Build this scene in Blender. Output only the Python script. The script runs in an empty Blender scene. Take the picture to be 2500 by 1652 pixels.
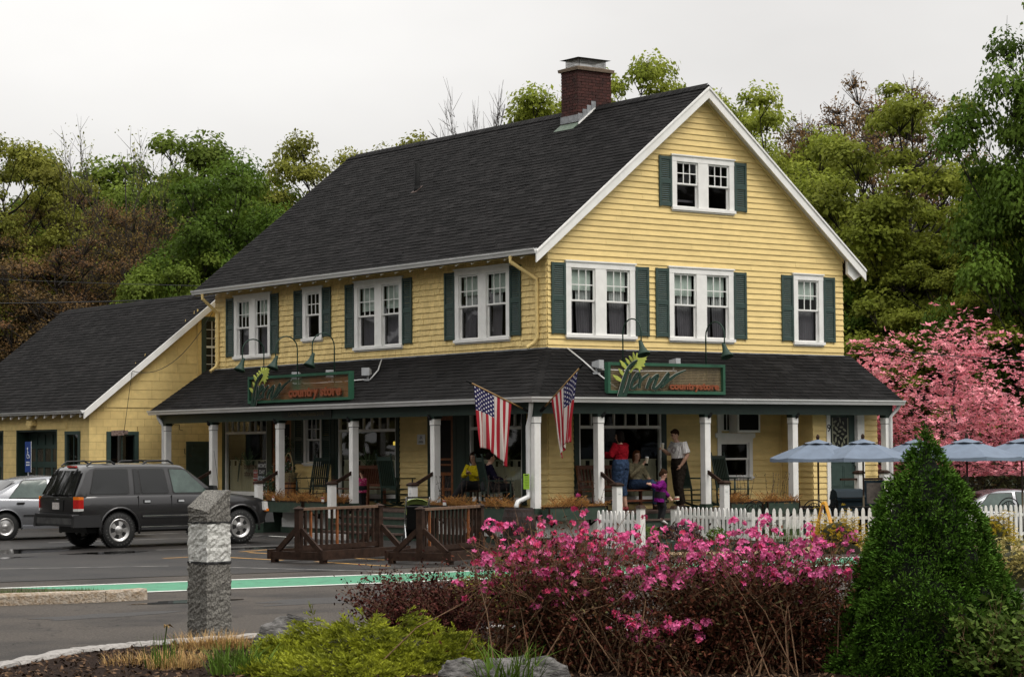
import bpy, bmesh, math, random
import numpy as np
from mathutils import Vector, Matrix, Euler
R = math.radians
SC = bpy.context.scene
COL = SC.collection
rng = random.Random(7)
NP = np.random.default_rng(7)

# ---------------------------------------------------------------- camera
YAW, PITCH, ROLL = 0.640542, 0.049484, -0.006814
CAM = Vector((-28.811, -37.397, 1.946))
fw = Vector((math.sin(YAW)*math.cos(PITCH), math.cos(YAW)*math.cos(PITCH), math.sin(PITCH)))
rt = Vector((math.cos(YAW), -math.sin(YAW), 0)); up = rt.cross(fw)
c_, s_ = math.cos(ROLL), math.sin(ROLL)
RT = c_*rt + s_*up; UP = -s_*rt + c_*up
cd = bpy.data.cameras.new('camera'); cam = bpy.data.objects.new('camera', cd); COL.objects.link(cam)
cam.matrix_world = Matrix(((RT.x, UP.x, -fw.x, CAM.x), (RT.y, UP.y, -fw.y, CAM.y), (RT.z, UP.z, -fw.z, CAM.z), (0, 0, 0, 1)))
cd.sensor_width = 36; cd.lens = 5436.6/2500*36; cd.clip_end = 2000; cd.clip_start = .5
SC.camera = cam

# ---------------------------------------------------------------- overcast sky and soft sun
SUN_EL, SUN_AZ = R(55), math.atan2(.30, -1.0)      # azimuth from +y towards +x: light comes from the right front
w = bpy.data.worlds.new('World'); SC.world = w; w.use_nodes = True
nt = w.node_tree; nt.nodes.clear()
def wn(t, **k):
    n = nt.nodes.new(t)
    for a, b in k.items(): setattr(n, a, b)
    return n
out = wn('ShaderNodeOutputWorld'); bg = wn('ShaderNodeBackground'); bg.inputs[1].default_value = .1
sky = wn('ShaderNodeTexSky', sky_type='NISHITA', sun_disc=False); sky.sun_elevation = SUN_EL; sky.sun_rotation = SUN_AZ
sky.dust_density = 4; sky.air_density = 1.0
hs = wn('ShaderNodeHueSaturation'); hs.inputs['Saturation'].default_value = .10
tc = wn('ShaderNodeTexCoord'); mp = wn('ShaderNodeMapping'); mp.inputs['Scale'].default_value = (1, 1, 2.2); mp.inputs['Location'].default_value = (3.1, 1.7, .4)
nz = wn('ShaderNodeTexNoise'); nz.inputs['Scale'].default_value = 1.5; nz.inputs['Detail'].default_value = 6; nz.inputs['Roughness'].default_value = .52
cr = wn('ShaderNodeValToRGB')                                        # thin and thick cloud
cr.color_ramp.elements[0].position = .32; cr.color_ramp.elements[0].color = (.78, .765, .75, 1)
cr.color_ramp.elements[1].position = .66; cr.color_ramp.elements[1].color = (1.10, 1.085, 1.06, 1)
sx = wn('ShaderNodeSeparateXYZ'); ma = wn('ShaderNodeMath', operation='MULTIPLY_ADD', use_clamp=False); ma.inputs[1].default_value = 15.6; ma.inputs[2].default_value = 6.3   # overcast sky: zenith three times the horizon
mz = wn('ShaderNodeMath', operation='MAXIMUM'); mz.inputs[1].default_value = 0.
sc_ = wn('ShaderNodeVectorMath', operation='SCALE')
mx = wn('ShaderNodeMix', data_type='RGBA'); mx.inputs[0].default_value = .9
L = nt.links.new
L(tc.outputs['Generated'], mp.inputs[0]); L(mp.outputs[0], nz.inputs['Vector']); L(nz.outputs['Fac'], cr.inputs[0])
L(tc.outputs['Generated'], sx.inputs[0]); L(sx.outputs[2], mz.inputs[0]); L(mz.outputs[0], ma.inputs[0]); L(cr.outputs[0], sc_.inputs[0]); L(ma.outputs[0], sc_.inputs['Scale'])
L(sky.outputs[0], hs.inputs['Color']); L(hs.outputs[0], mx.inputs[6]); L(sc_.outputs[0], mx.inputs[7])
L(mx.outputs[2], bg.inputs[0]); L(bg.outputs[0], out.inputs[0])
sd = bpy.data.lights.new('sun', 'SUN'); sd.energy = 1.5; sd.angle = R(24); sd.color = (1, .95, .88)
sun = bpy.data.objects.new('sun', sd); COL.objects.link(sun)
sv = Vector((math.sin(SUN_AZ)*math.cos(SUN_EL), math.cos(SUN_AZ)*math.cos(SUN_EL), math.sin(SUN_EL)))
sun.rotation_euler = sv.to_track_quat('Z', 'Y').to_euler(); sun.location = sv*60
vs = SC.view_settings; vs.view_transform = 'Standard'; vs.look = 'None'; vs.gamma = 1; vs.exposure = .14; vs.use_curve_mapping = False
SC.cycles.max_bounces = 6; SC.cycles.transparent_max_bounces = 12; SC.cycles.diffuse_bounces = 2; SC.cycles.glossy_bounces = 3
SC.cycles.use_denoising = True

# ---------------------------------------------------------------- materials
MATS = {}
def srgb(h):
    h = h.lstrip('#'); c = [int(h[i:i+2], 16)/255 for i in (0, 2, 4)]
    return tuple(x/12.92 if x <= .04045 else ((x+.055)/1.055)**2.4 for x in c)
def mat(name, col, rough=.6, var=.12, scale=6., bump=0., bscale=60., rnd=0., metal=0., col2=None, stretch=(1, 1, 1), lo=.35, hi=.65,
        detail=6, attr=None, aamt=.5, spec=.4, transl=0., coat=0., pat2=None, bdist=.01, emit=0., crack=0.):
    """procedural surface: two colours mixed by noise in world space, random tone per piece, fine bump"""
    if name in MATS: return MATS[name]
    m = bpy.data.materials.new(name); m.use_nodes = True; t = m.node_tree; b = t.nodes['Principled BSDF']
    N = t.nodes.new; K = t.links.new
    geo = N('ShaderNodeNewGeometry'); mp = N('ShaderNodeMapping'); mp.inputs['Scale'].default_value = stretch
    K(geo.outputs['Position'], mp.inputs[0])
    n1 = N('ShaderNodeTexNoise'); n1.inputs['Scale'].default_value = scale; n1.inputs['Detail'].default_value = detail; n1.inputs['Roughness'].default_value = .6
    K(mp.outputs[0], n1.inputs['Vector'])
    rp = N('ShaderNodeValToRGB'); rp.color_ramp.elements[0].position = lo; rp.color_ramp.elements[1].position = hi
    if col2 is None:
        a = tuple(max(0, x*(1-var)) for x in col); d = tuple(min(1, x*(1+var)) for x in col)
    else: a, d = col, col2
    rp.color_ramp.elements[0].color = (*a, 1); rp.color_ramp.elements[1].color = (*d, 1)
    K(n1.outputs['Fac'], rp.inputs[0]); cur = rp.outputs[0]
    if pat2:      # second, larger blotch colour: (colour, scale, lo, hi)
        n3 = N('ShaderNodeTexNoise'); n3.inputs['Scale'].default_value = pat2[1]; n3.inputs['Detail'].default_value = 5; K(mp.outputs[0], n3.inputs['Vector'])
        r3 = N('ShaderNodeMapRange'); r3.inputs[1].default_value = pat2[2]; r3.inputs[2].default_value = pat2[3]; K(n3.outputs['Fac'], r3.inputs[0])
        x3 = N('ShaderNodeMix'); x3.data_type = 'RGBA'; x3.inputs[7].default_value = (*pat2[0], 1)
        K(r3.outputs[0], x3.inputs[0]); K(cur, x3.inputs[6]); cur = x3.outputs[2]
    if crack:
        nw = N('ShaderNodeTexNoise'); nw.inputs['Scale'].default_value = 1.3; K(mp.outputs[0], nw.inputs['Vector']); av = N('ShaderNodeVectorMath'); av.operation = 'ADD'; sv_ = N('ShaderNodeVectorMath'); sv_.operation = 'SCALE'; sv_.inputs['Scale'].default_value = 1.6; K(nw.outputs['Color'], sv_.inputs[0]); K(sv_.outputs[0], av.inputs[0]); K(mp.outputs[0], av.inputs[1])
        vo = N('ShaderNodeTexVoronoi'); vo.feature = 'DISTANCE_TO_EDGE'; vo.inputs['Scale'].default_value = crack; K(av.outputs[0], vo.inputs['Vector']); rc_ = N('ShaderNodeMapRange'); rc_.inputs[1].default_value = .0015; rc_.inputs[2].default_value = .007; rc_.inputs[3].default_value = .45; rc_.inputs[4].default_value = 1.; K(vo.outputs['Distance'], rc_.inputs[0])
        xc = N('ShaderNodeVectorMath'); xc.operation = 'SCALE'; K(cur, xc.inputs[0]); K(rc_.outputs[0], xc.inputs['Scale']); cur = xc.outputs[0]
    if rnd:
        oi = N('ShaderNodeObjectInfo'); mr = N('ShaderNodeMapRange'); mr.inputs[3].default_value = 1-rnd; mr.inputs[4].default_value = 1+rnd
        K(oi.outputs['Random'], mr.inputs[0]); x = N('ShaderNodeVectorMath'); x.operation = 'SCALE'; K(cur, x.inputs[0]); K(mr.outputs[0], x.inputs['Scale']); cur = x.outputs[0]
    if attr:
        at = N('ShaderNodeAttribute'); at.attribute_name = attr; mr = N('ShaderNodeMapRange'); mr.inputs[3].default_value = 1-aamt; mr.inputs[4].default_value = 1+aamt
        K(at.outputs['Fac'], mr.inputs[0]); x = N('ShaderNodeVectorMath'); x.operation = 'SCALE'; K(cur, x.inputs[0]); K(mr.outputs[0], x.inputs['Scale']); cur = x.outputs[0]
    K(cur, b.inputs['Base Color'])
    b.inputs['Roughness'].default_value = rough; b.inputs['Metallic'].default_value = metal; b.inputs['Specular IOR Level'].default_value = spec
    if coat: b.inputs['Coat Weight'].default_value = coat; b.inputs['Coat Roughness'].default_value = .05
    if emit: K(cur, b.inputs['Emission Color']); b.inputs['Emission Strength'].default_value = emit
    if bump:
        n2 = N('ShaderNodeTexNoise'); n2.inputs['Scale'].default_value = bscale; n2.inputs['Detail'].default_value = 5; K(mp.outputs[0], n2.inputs['Vector'])
        bp = N('ShaderNodeBump'); bp.inputs['Strength'].default_value = bump; bp.inputs['Distance'].default_value = bdist
        K(n2.outputs['Fac'], bp.inputs['Height']); K(bp.outputs[0], b.inputs['Normal'])
    if transl:
        o = t.nodes['Material Output']; ts = N('ShaderNodeBsdfTranslucent'); K(cur, ts.inputs[0]); ms = N('ShaderNodeMixShader'); ms.inputs[0].default_value = transl
        K(b.outputs[0], ms.inputs[1]); K(ts.outputs[0], ms.inputs[2]); K(ms.outputs[0], o.inputs[0])
    MATS[name] = m; return m
def glassmat(name, tint=(.9, .95, .93), refl=.10, rough=.02, alpha=0.):
    """pane: see-through with a mirror share that grows at grazing angles; alpha = share of plain dark tint"""
    if name in MATS: return MATS[name]
    m = bpy.data.materials.new(name); m.use_nodes = True; t = m.node_tree; t.nodes.clear(); N = t.nodes.new; K = t.links.new
    o = N('ShaderNodeOutputMaterial'); tr = N('ShaderNodeBsdfTransparent'); tr.inputs[0].default_value = (*tint, 1)
    gl = N('ShaderNodeBsdfGlossy'); gl.inputs['Roughness'].default_value = rough; gl.inputs[0].default_value = (1, 1, 1, 1)
    lw = N('ShaderNodeLayerWeight'); lw.inputs[0].default_value = .25
    mr = N('ShaderNodeMapRange'); mr.inputs[3].default_value = refl; mr.inputs[4].default_value = min(1, refl+.07)
    K(lw.outputs['Fresnel'], mr.inputs[0]); ms = N('ShaderNodeMixShader'); K(mr.outputs[0], ms.inputs[0]); K(tr.outputs[0], ms.inputs[1]); K(gl.outputs[0], ms.inputs[2]); K(ms.outputs[0], o.inputs[0])
    MATS[name] = m; return m

YEL = (.775, .585, .245)
m_yel = mat('yellow_clapboard_paint', YEL, .62, .07, 3.0, .25, 90, rnd=.05, stretch=(1, 1, 3), pat2=((.66, .49, .20), 1.1, .52, .80))
m_yels = mat('yellow_shingle_paint', YEL, .66, .10, 9., .5, 70, attr='rnd', aamt=.09, stretch=(3, 3, .6), pat2=((.64, .47, .19), 1.3, .5, .8))
m_block = mat('yellow_block_paint', (.755, .57, .235), .7, .08, 5., .5, 70, rnd=.05, pat2=((.64, .47, .19), 1.0, .5, .8))
m_white = mat('white_trim_paint', (.80, .79, .76), .5, .05, 5., .1, 60, pat2=((.70, .68, .64), 2.2, .55, .85))
m_grn = mat('green_shutter_paint', (.032, .058, .050), .5, .12, 7., .1, 60)
m_dgrn = mat('dark_green_trim_paint', (.014, .030, .022), .5, .12, 7., .1, 60)
m_sgrn = mat('green_step_paint', (.030, .052, .036), .6, .2, 8., .2, 60, pat2=((.06, .06, .045), 5, .55, .8))
m_gut = mat('white_gutter_metal', (.66, .66, .65), .35, .06, 3., metal=.1, pat2=((.5, .5, .49), 1.5, .55, .8))
m_roof = mat('asphalt_shingle', (.0100, .0093, .0092), .9, .30, 2.2, .6, 180, attr='rnd', aamt=.45, spec=.12, bdist=.006)
m_roof2 = mat('porch_asphalt_shingle', (.0095, .0090, .0090), .9, .3, 2.2, .6, 180, attr='rnd', aamt=.45, spec=.12, bdist=.006)
m_under = mat('roof_underlay', (.010, .010, .010), .95)
m_brick = mat('chimney_brick', (.055, .016, .012), .85, .25, 14., .5, 80, rnd=.30, pat2=((.025, .010, .009), 6, .5, .8))
m_mortar = mat('mortar', (.10, .07, .055), .95, .2, 20., .4, 90)
m_lead = mat('lead_flashing', (.26, .27, .28), .5, .25, 10., .2, 40, metal=.3)
m_copper = mat('patina_flashing', (.11, .15, .11), .6, .2, 9.)
m_conc = mat('chimney_crown_concrete', (.16, .12, .085), .95, .35, 22., .8, 50)
m_black = mat('black_metal', (.008, .008, .008), .7, .15, 8., spec=.15)
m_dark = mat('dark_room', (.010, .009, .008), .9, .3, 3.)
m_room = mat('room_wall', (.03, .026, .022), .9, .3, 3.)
m_curt = mat('grey_curtain', (.42, .41, .41), .9, .1, 9., stretch=(1, 1, .2))
m_shade = mat('roller_shade', (.46, .50, .46), .9, .06, 4.)
m_cream = mat('cream_curtain', (.40, .37, .27), .9, .1, 9., stretch=(1, 1, .2))
m_glass = glassmat('window_glass', refl=.02)
m_screen = glassmat('screened_glass', (.42, .42, .44), refl=.012)
m_glass2 = glassmat('store_glass', (.75, .78, .75), refl=.008)
m_brownw = mat('brown_stained_wood', (.030, .016, .0105), .7, .35, 10., .3, 60, stretch=(1, 1, 1), pat2=((.055, .034, .023), 4, .55, .8), spec=.15)
m_orange = mat('orange_varnished_wood', (.20, .065, .018), .4, .3, 12., .2, 60)
m_bench = mat('red_brown_bench_wood', (.115, .038, .018), .45, .3, 12., .2, 60)
m_tread = mat('brown_tread', (.075, .048, .038), .7, .3, 10., .3, 50)

# ---------------------------------------------------------------- mesh helpers
class MB:
    def __init__(s): s.v = []; s.f = []; s.m = []; s.a = None
    def add(s, vs, fs, mi=0):
        o = len(s.v); s.v += [tuple(x) for x in vs]; s.f += [tuple(o+i for i in f) for f in fs]; s.m += [mi]*len(fs); return s
    def box(s, x0, y0, z0, x1, y1, z1, mi=0):
        return s.add([(x0,y0,z0),(x1,y0,z0),(x1,y1,z0),(x0,y1,z0),(x0,y0,z1),(x1,y0,z1),(x1,y1,z1),(x0,y1,z1)],
                     [(0,3,2,1),(4,5,6,7),(0,1,5,4),(1,2,6,5),(2,3,7,6),(3,0,4,7)], mi)
    def cbox(s, c, d, mi=0, rot=None):
        h = [x/2 for x in d]; P = [Vector((sx*h[0], sy*h[1], sz*h[2])) for sz in (-1,1) for sx, sy in ((-1,-1),(1,-1),(1,1),(-1,1))]
        if rot is not None: P = [rot @ p for p in P]
        c = Vector(c); P = [p+c for p in P]
        return s.add(P, [(0,3,2,1),(4,5,6,7),(0,1,5,4),(1,2,6,5),(2,3,7,6),(3,0,4,7)], mi)
    def bar(s, p, q, w, h, upv=(0,0,1), mi=0):
        p, q = Vector(p), Vector(q); d = (q-p).normalized(); u = Vector(upv)
        if abs(d.dot(u)) > .98: u = Vector((1, 0, 0))
        a = d.cross(u).normalized(); b = a.cross(d)
        P = [e + a*(i*w/2) + b*(j*h/2) for e in (p, q) for i, j in ((-1,-1),(1,-1),(1,1),(-1,1))]
        return s.add(P, [(0,1,2,3),(7,6,5,4),(0,4,5,1),(1,5,6,2),(2,6,7,3),(3,7,4,0)], mi)
    def tube(s, pts, r, n=6, mi=0, cap=True, sq=1.):
        pts = [Vector(p) for p in pts]; k = len(pts); rr = r if isinstance(r, (list, tuple)) else [r]*k
        d0 = (pts[1]-pts[0]).normalized(); a = d0.orthogonal().normalized(); o = len(s.v)
        for i, p in enumerate(pts):
            d = (pts[min(i+1, k-1)]-pts[max(i-1, 0)]).normalized(); a = (a - d*a.dot(d))
            a = a.normalized() if a.length > 1e-6 else d.orthogonal().normalized(); b = d.cross(a)
            for j in range(n):
                t = 2*math.pi*j/n; s.v.append(tuple(p + (a*math.cos(t) + b*math.sin(t)*sq)*rr[i]))
        for i in range(k-1):
            for j in range(n):
                j2 = (j+1) % n; s.f.append((o+i*n+j, o+i*n+j2, o+(i+1)*n+j2, o+(i+1)*n+j)); s.m.append(mi)
        if cap:
            s.f.append(tuple(o+j for j in reversed(range(n)))); s.f.append(tuple(o+(k-1)*n+j for j in range(n))); s.m += [mi]*2
        return s
    def lathe(s, prof, n=16, c=(0,0,0), mat4=None, mi=0):
        o = len(s.v); c = Vector(c)
        for r, z in prof:
            for j in range(n):
                t = 2*math.pi*j/n; p = Vector((r*math.cos(t), r*math.sin(t), z))
                if mat4 is not None: p = mat4 @ p
                s.v.append(tuple(p+c))
        for i in range(len(prof)-1):
            for j in range(n):
                j2 = (j+1) % n; s.f.append((o+i*n+j, o+i*n+j2, o+(i+1)*n+j2, o+(i+1)*n+j)); s.m.append(mi)
        return s
    def prism(s, poly, P, d0, d1, mi=0):
        """poly in (a,b); P(a,d,b) maps to space; extruded from d0 to d1"""
        n = len(poly); vs = [P(a, d0, b) for a, b in poly]+[P(a, d1, b) for a, b in poly]
        return s.add(vs, [tuple(range(n))[::-1], tuple(range(n, 2*n))]+[(i, (i+1) % n, n+(i+1) % n, n+i) for i in range(n)], mi)
    def mesh(s, name, mats, smooth=False):
        me = bpy.data.meshes.new(name); me.from_pydata(s.v, [], s.f)
        for m in (mats if isinstance(mats, (list, tuple)) else [mats]): me.materials.append(m)
        if any(s.m): me.polygons.foreach_set('material_index', s.m)
        if smooth: me.polygons.foreach_set('use_smooth', [True]*len(me.polygons))
        if s.a is not None:
            at = me.attributes.new('rnd', 'FLOAT', 'FACE'); at.data.foreach_set('value', np.asarray(s.a, dtype=np.float32))
        me.update(); return me
    def build(s, name, mats, parent=None, smooth=False, kind=None, fix=True, **k):
        me = s.mesh(name, mats, smooth)
        if fix: fixn(me)
        return put(name, me, parent, kind=kind, **k)
def fixn(me):
    b = bmesh.new(); b.from_mesh(me); bmesh.ops.recalc_face_normals(b, faces=b.faces); b.to_mesh(me); b.free(); me.update()
def put(name, me, parent=None, loc=None, rot=None, scale=None, kind=None, label=None, cat=None, group=None):
    o = bpy.data.objects.new(name, me); COL.objects.link(o)
    if parent is not None: o.parent = parent
    if loc is not None: o.location = loc
    if rot is not None: o.rotation_euler = rot
    if scale is not None: o.scale = scale
    if kind: o['kind'] = kind
    if label: o['label'] = label
    if cat: o['category'] = cat
    if group: o['group'] = group
    return o
def thing(name, label, cat, loc=(0,0,0), rz=0., group=None):
    return put(name, None, None, loc, (0, 0, rz), label=label, cat=cat, group=group)
def tagl(o, label, cat, group=None):
    o['label'] = label; o['category'] = cat
    if group: o['group'] = group
    return o
def copy_tree(o, parent=None):
    c = o.copy(); COL.objects.link(c); c.parent = parent
    for ch in list(o.children): copy_tree(ch, c)
    return c
def npmesh(name, V, F, mats, attr=None, mi=None, smooth=False):
    """fast mesh from numpy arrays; F is (n,3) or (n,4)"""
    V = np.ascontiguousarray(V, dtype=np.float32); F = np.ascontiguousarray(F, dtype=np.int32); n, k = F.shape
    me = bpy.data.meshes.new(name); me.vertices.add(len(V)); me.vertices.foreach_set('co', V.ravel())
    me.loops.add(n*k); me.loops.foreach_set('vertex_index', F.ravel()); me.polygons.add(n); me.polygons.foreach_set('loop_start', np.arange(0, n*k, k, dtype=np.int32))
    for m in (mats if isinstance(mats, (list, tuple)) else [mats]): me.materials.append(m)
    if mi is not None: me.polygons.foreach_set('material_index', np.asarray(mi, dtype=np.int32))
    me.update(calc_edges=True)
    if attr is not None:
        at = me.attributes.new('rnd', 'FLOAT', 'FACE'); at.data.foreach_set('value', np.asarray(attr, dtype=np.float32))
    if smooth: me.polygons.foreach_set('use_smooth', np.ones(n, dtype=bool))
    return me
def text_mesh(body, size, mat_, extrude=.006, bold=0., align='CENTER', shear=0., space=1.):
    cu = bpy.data.curves.new('lettering', 'FONT'); cu.body = body; cu.size = size; cu.extrude = extrude; cu.offset = bold; cu.align_x = align; cu.align_y = 'CENTER'; cu.shear = shear; cu.space_character = space
    cu.resolution_u = 3
    ob = bpy.data.objects.new('lettering', cu); COL.objects.link(ob); dg = bpy.context.evaluated_depsgraph_get()
    me = bpy.data.meshes.new_from_object(ob.evaluated_get(dg)); bpy.data.objects.remove(ob); bpy.data.curves.remove(cu)
    me.materials.clear(); me.materials.append(mat_); return me
# wall frames: P(s, d, z): s runs along the wall, d outwards, z up
PG = lambda s, d, z: (s, -d, z)          # gable wall of the store (faces the camera's right)
PL = lambda s, d, z: (-d, s, z)          # long side wall of the store (faces the car park)

# ================================================================ ground, road and markings
m_asph = mat('wet_worn_asphalt', (.066, .056, .047), .75, .50, 38., .9, 90, spec=.18, pat2=((.030, .027, .025), .55, .47, .66), bdist=.012, crack=.30)
m_lot = mat('dark_car_park_asphalt', (.027, .0235, .021), .55, .36, 45., .5, 140, spec=.16, pat2=((.012, .011, .011), .55, .42, .66), bdist=.010, crack=.35)
m_lanew = mat('white_road_paint', (.62, .62, .58), .6, .12, 30., .3, 120, pat2=((.22, .21, .20), 9, .58, .78))
m_laneg = mat('green_lane_paint', (.045, .235, .125), .55, .18, 30., .4, 140, pat2=((.02, .09, .055), 5, .50, .85))
m_lanY = mat('worn_yellow_road_paint', (.46, .24, .045), .6, .3, 25., .2, 90, pat2=((.09, .065, .04), 7, .52, .72))
m_thin = mat('faint_white_road_paint', (.26, .25, .23), .6, .3, 25., pat2=((.07, .07, .07), 3, .45, .65))
m_soil = mat('bed_mulch', (.026, .015, .010), .95, .6, 30., 1., 40, bdist=.06, spec=.1)
m_turf = mat('turf_soil', (.05, .042, .02), .95, .4, 25., 1., 60)
m_kerb = mat('tan_granite_kerb', (.30, .22, .14), .85, .35, 18., 1., 30, rnd=.08, col2=(.46, .40, .33), bdist=.03)
m_kerb2 = mat('grey_granite_kerb', (.22, .205, .19), .85, .25, 24., .8, 40, rnd=.06, col2=(.36, .34, .32), bdist=.02)
m_sand = mat('tan_gravel', (.30, .22, .13), .95, .35, 70., 1., 90)

def sheet(name, poly, z, m, kind='structure', parent=None):
    b = MB(); b.add([(x, y, z) for x, y in poly], [tuple(range(len(poly)))]); o = b.build(name, m, parent, fix=False)
    if kind: o['kind'] = kind
    return o
def strip(p, q, w):
    p, q = Vector(p), Vector(q); d = (q-p).normalized(); n = Vector((-d.y, d.x))*w/2
    return [tuple(p-n), tuple(q-n), tuple(q+n), tuple(p+n)]
gx_ = [-700, -200, -80, -40, -20, 0, 6, 8.6, 9.4, 10.2, 11, 13, 20, 40, 80, 200, 700]; gy_ = [-700, -200, -60, -30, -12.5, -8.2, -7.6, -6.8, -5, 0, 10, 22, 30, 60, 120, 300, 700]
def gz(x, y):
    f = min(1, max(0, (x-8.6)/2.4)); g = min(1, max(0, (y+8.2)/1.4)); k = min(1, max(0, (60-y)/30)); return -.55*f*f*(3-2*f)*g*k
gb = MB(); gb.add([(x, y, gz(x, y)) for y in gy_ for x in gx_], [(j*17+i, j*17+i+1, (j+1)*17+i+1, (j+1)*17+i) for j in range(16) for i in range(16)])
ground = gb.build('ground', mat('far_ground', (.05, .055, .025), .95, .4, .3, pat2=((.03, .035, .012), 2, .4, .7)), fix=False, kind='structure')
LD = Vector((.990, -.1405)); LN = Vector((.1405, .990))          # lane direction and its normal
LO = Vector((-15.066, -7.545))                                     # a point on the lane's far white line
def lanep(s, n): q = LO + LD*s + LN*n; return (q.x, q.y)
road = sheet('road', [lanep(-90, -60), lanep(120, -60), lanep(120, 1.55), lanep(-90, 1.55)], .004, m_asph)
lot = sheet('car_park', [lanep(-60, 1.6), lanep(15.6, 1.6), (-.2, -8.1), (-.2, -4.0), (-1.3, -1.3), (-1.0, 30), (-60, 30)], .008, m_lot)
sheet('bicycle_lane', [lanep(-2, -1.85), lanep(60, -1.85), lanep(60, -.02), lanep(-2, -.02)], .009, m_laneg)
sheet('lane_line', [lanep(-60, -.02), lanep(60, -.02), lanep(60, .14), lanep(-60, .14)], .0125, m_lanew)
sheet('lane_line', [lanep(-2, -2.03), lanep(60, -2.03), lanep(60, -1.87), lanep(-2, -1.87)], .0125, m_lanew)
sheet('lot_edge_line', strip((-10.6, -4.2), (-9.2, -7.5), .09), .0125, m_thin); sheet('lot_edge_line', strip((-2.92, 6.6), (-3.0, 4.2), .10), .0125, m_lanew); sheet('lot_edge_line', strip((-14.6, -1.9), (-10.9, -3.6), .09), .0125, m_thin)
for a, b in (((-7.38, .14), (-6.3, .65)), ((-7.40, -.2), (-7.30, -1.8)), ((-8.66, -1.6), (-8.48, -3.3)), ((-7.2, -3.3), (-7.05, -5.0)), ((-8.30, -4.1), (-8.22, -6.3)), ((-5.95, -2.3), (-6.2, -3.9)), ((-9.7, -1.14), (-9.0, -1.0))):
    sheet('hatch_line', strip(a, b, .10), .0125, m_lanY)
for y in (6.9, 2.0, 9.7):
    sheet('bay_line', strip((-8.2, y), (-2.9, y), .10), .0125, m_thin)

m_pud = mat('puddle_water', (.010, .0095, .009), .04, .1, 3., spec=.5); m_patch = mat('asphalt_patch', (.030, .027, .025), .7, .35, 45., .7, 120)
def blob(cx, cy, rx, ry, seed, n=28):
    r = random.Random(seed); ph = [r.uniform(0, 6.28) for _ in range(4)]; return [(cx+rx*math.cos(t)*(1+.22*math.sin(3*t+ph[0])+.12*math.sin(5*t+ph[1])), cy+ry*math.sin(t)*(1+.2*math.sin(2*t+ph[2])+.15*math.sin(7*t+ph[3]))) for t in [2*math.pi*k/n for k in range(n)]]
for q in ((-10.6, 3.6, 1.5, .8, 1), (-9.4, 1.6, .8, .5, 2), (-6.0, 1.3, 1.3, .35, 3), (-12.4, 1.2, 1.0, .35, 4), (-14.9, -11.7, .7, .25, 5)): sheet('puddle', blob(*q), .0105, m_pud)
for q in ((-13.0, -12.8, 1.6, .5, 7), (-16.9, -13.2, .9, .35, 8), (-9.8, -11.4, 2.0, .45, 9)): sheet('asphalt_patch', blob(*q), .0065, m_patch)

def kerb_run(pts, h, wd, m, seg=1.6, name='kerb'):
    """granite kerb: an Empty with one stone per length"""
    for (x0, y0), (x1, y1) in zip(pts[:-1], pts[1:]):
        a, b = Vector((x0, y0, 0)), Vector((x1, y1, 0)); Ln = (b-a).length; n = max(1, round(Ln/seg))
        for i in range(n):
            p, q = a.lerp(b, i/n), a.lerp(b, (i+1)/n); d = (q-p).normalized(); p += d*.006; q -= d*.006; nr = Vector((-d.y, d.x, 0))*wd
            mb = MB(); K = 9; vs = []; fs = []
            prof = [(0, 0), (.0, h*.8), (.02, h), (wd/2, h+.005), (wd-.02, h), (wd, h*.8), (wd, 0)]
            for k in range(K):
                t = k/(K-1); c = p.lerp(q, t)
                for o_, z in prof:
                    j = 0 if z == 0 else rng.uniform(-.012, .012); vs.append(c + nr.normalized()*(o_+j) + Vector((0, 0, z + (j*.5 if z else -.02))))
            W = len(prof)
            for k in range(K-1):
                for j in range(W-1): fs.append((k*W+j, k*W+j+1, (k+1)*W+j+1, (k+1)*W+j))
            fs.append(tuple(range(W))); fs.append(tuple((K-1)*W+j for j in range(W))[::-1]); mb.add(vs, fs)
            yield mb
isl = thing('traffic_island', 'narrow grassy traffic island edged with a tan granite kerb', 'traffic island')
kp = [(-28.5, -9.1), (-20.5, -10.0), (-15.75, -11.05), (-15.12, -11.0)]
for mb in kerb_run(kp, .15, .17, m_kerb, 2.2): mb.build('kerb_stone', m_kerb, isl)
sheet('turf_bed', [(-28.5, -8.95), (-20.5, -9.85), (-15.7, -10.9), (-15.15, -10.85), (-15.3, -10.5), (-17, -8.0), (-28.5, -6.6)], .115, m_turf, None, isl)

# planting bed in the near foreground
BED = [(-26.0, -23.6), (-21.6, -20.1), (-20.6, -19.19), (-19.64, -18.45), (-19.02, -18.25), (-18.58, -18.20), (-17.9, -18.14), (-16.9, -18.2), (-15.3, -18.7), (-14.5, -20.4), (-13.4, -21.6), (-11.3, -23.3), (-6.4, -26.0), (-9.0, -30), (-18, -36), (-27, -30)]
sheet('planting_bed', BED, .10, m_soil)
bk = thing('bed_kerb', 'pale granite kerb curving around the near planting bed', 'kerb')
def offs(poly, d):
    o = []
    for i, (x, y) in enumerate(poly):
        a = Vector(poly[max(i-1, 0)]); b = Vector(poly[min(i+1, len(poly)-1)]); t = (b-a).normalized(); o.append((x-t.y*d, y+t.x*d))
    return o
for mb in kerb_run(offs(BED[:13], .0), .13, .20, m_kerb2, 1.3): mb.build('kerb_stone', m_kerb2, bk)
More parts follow.
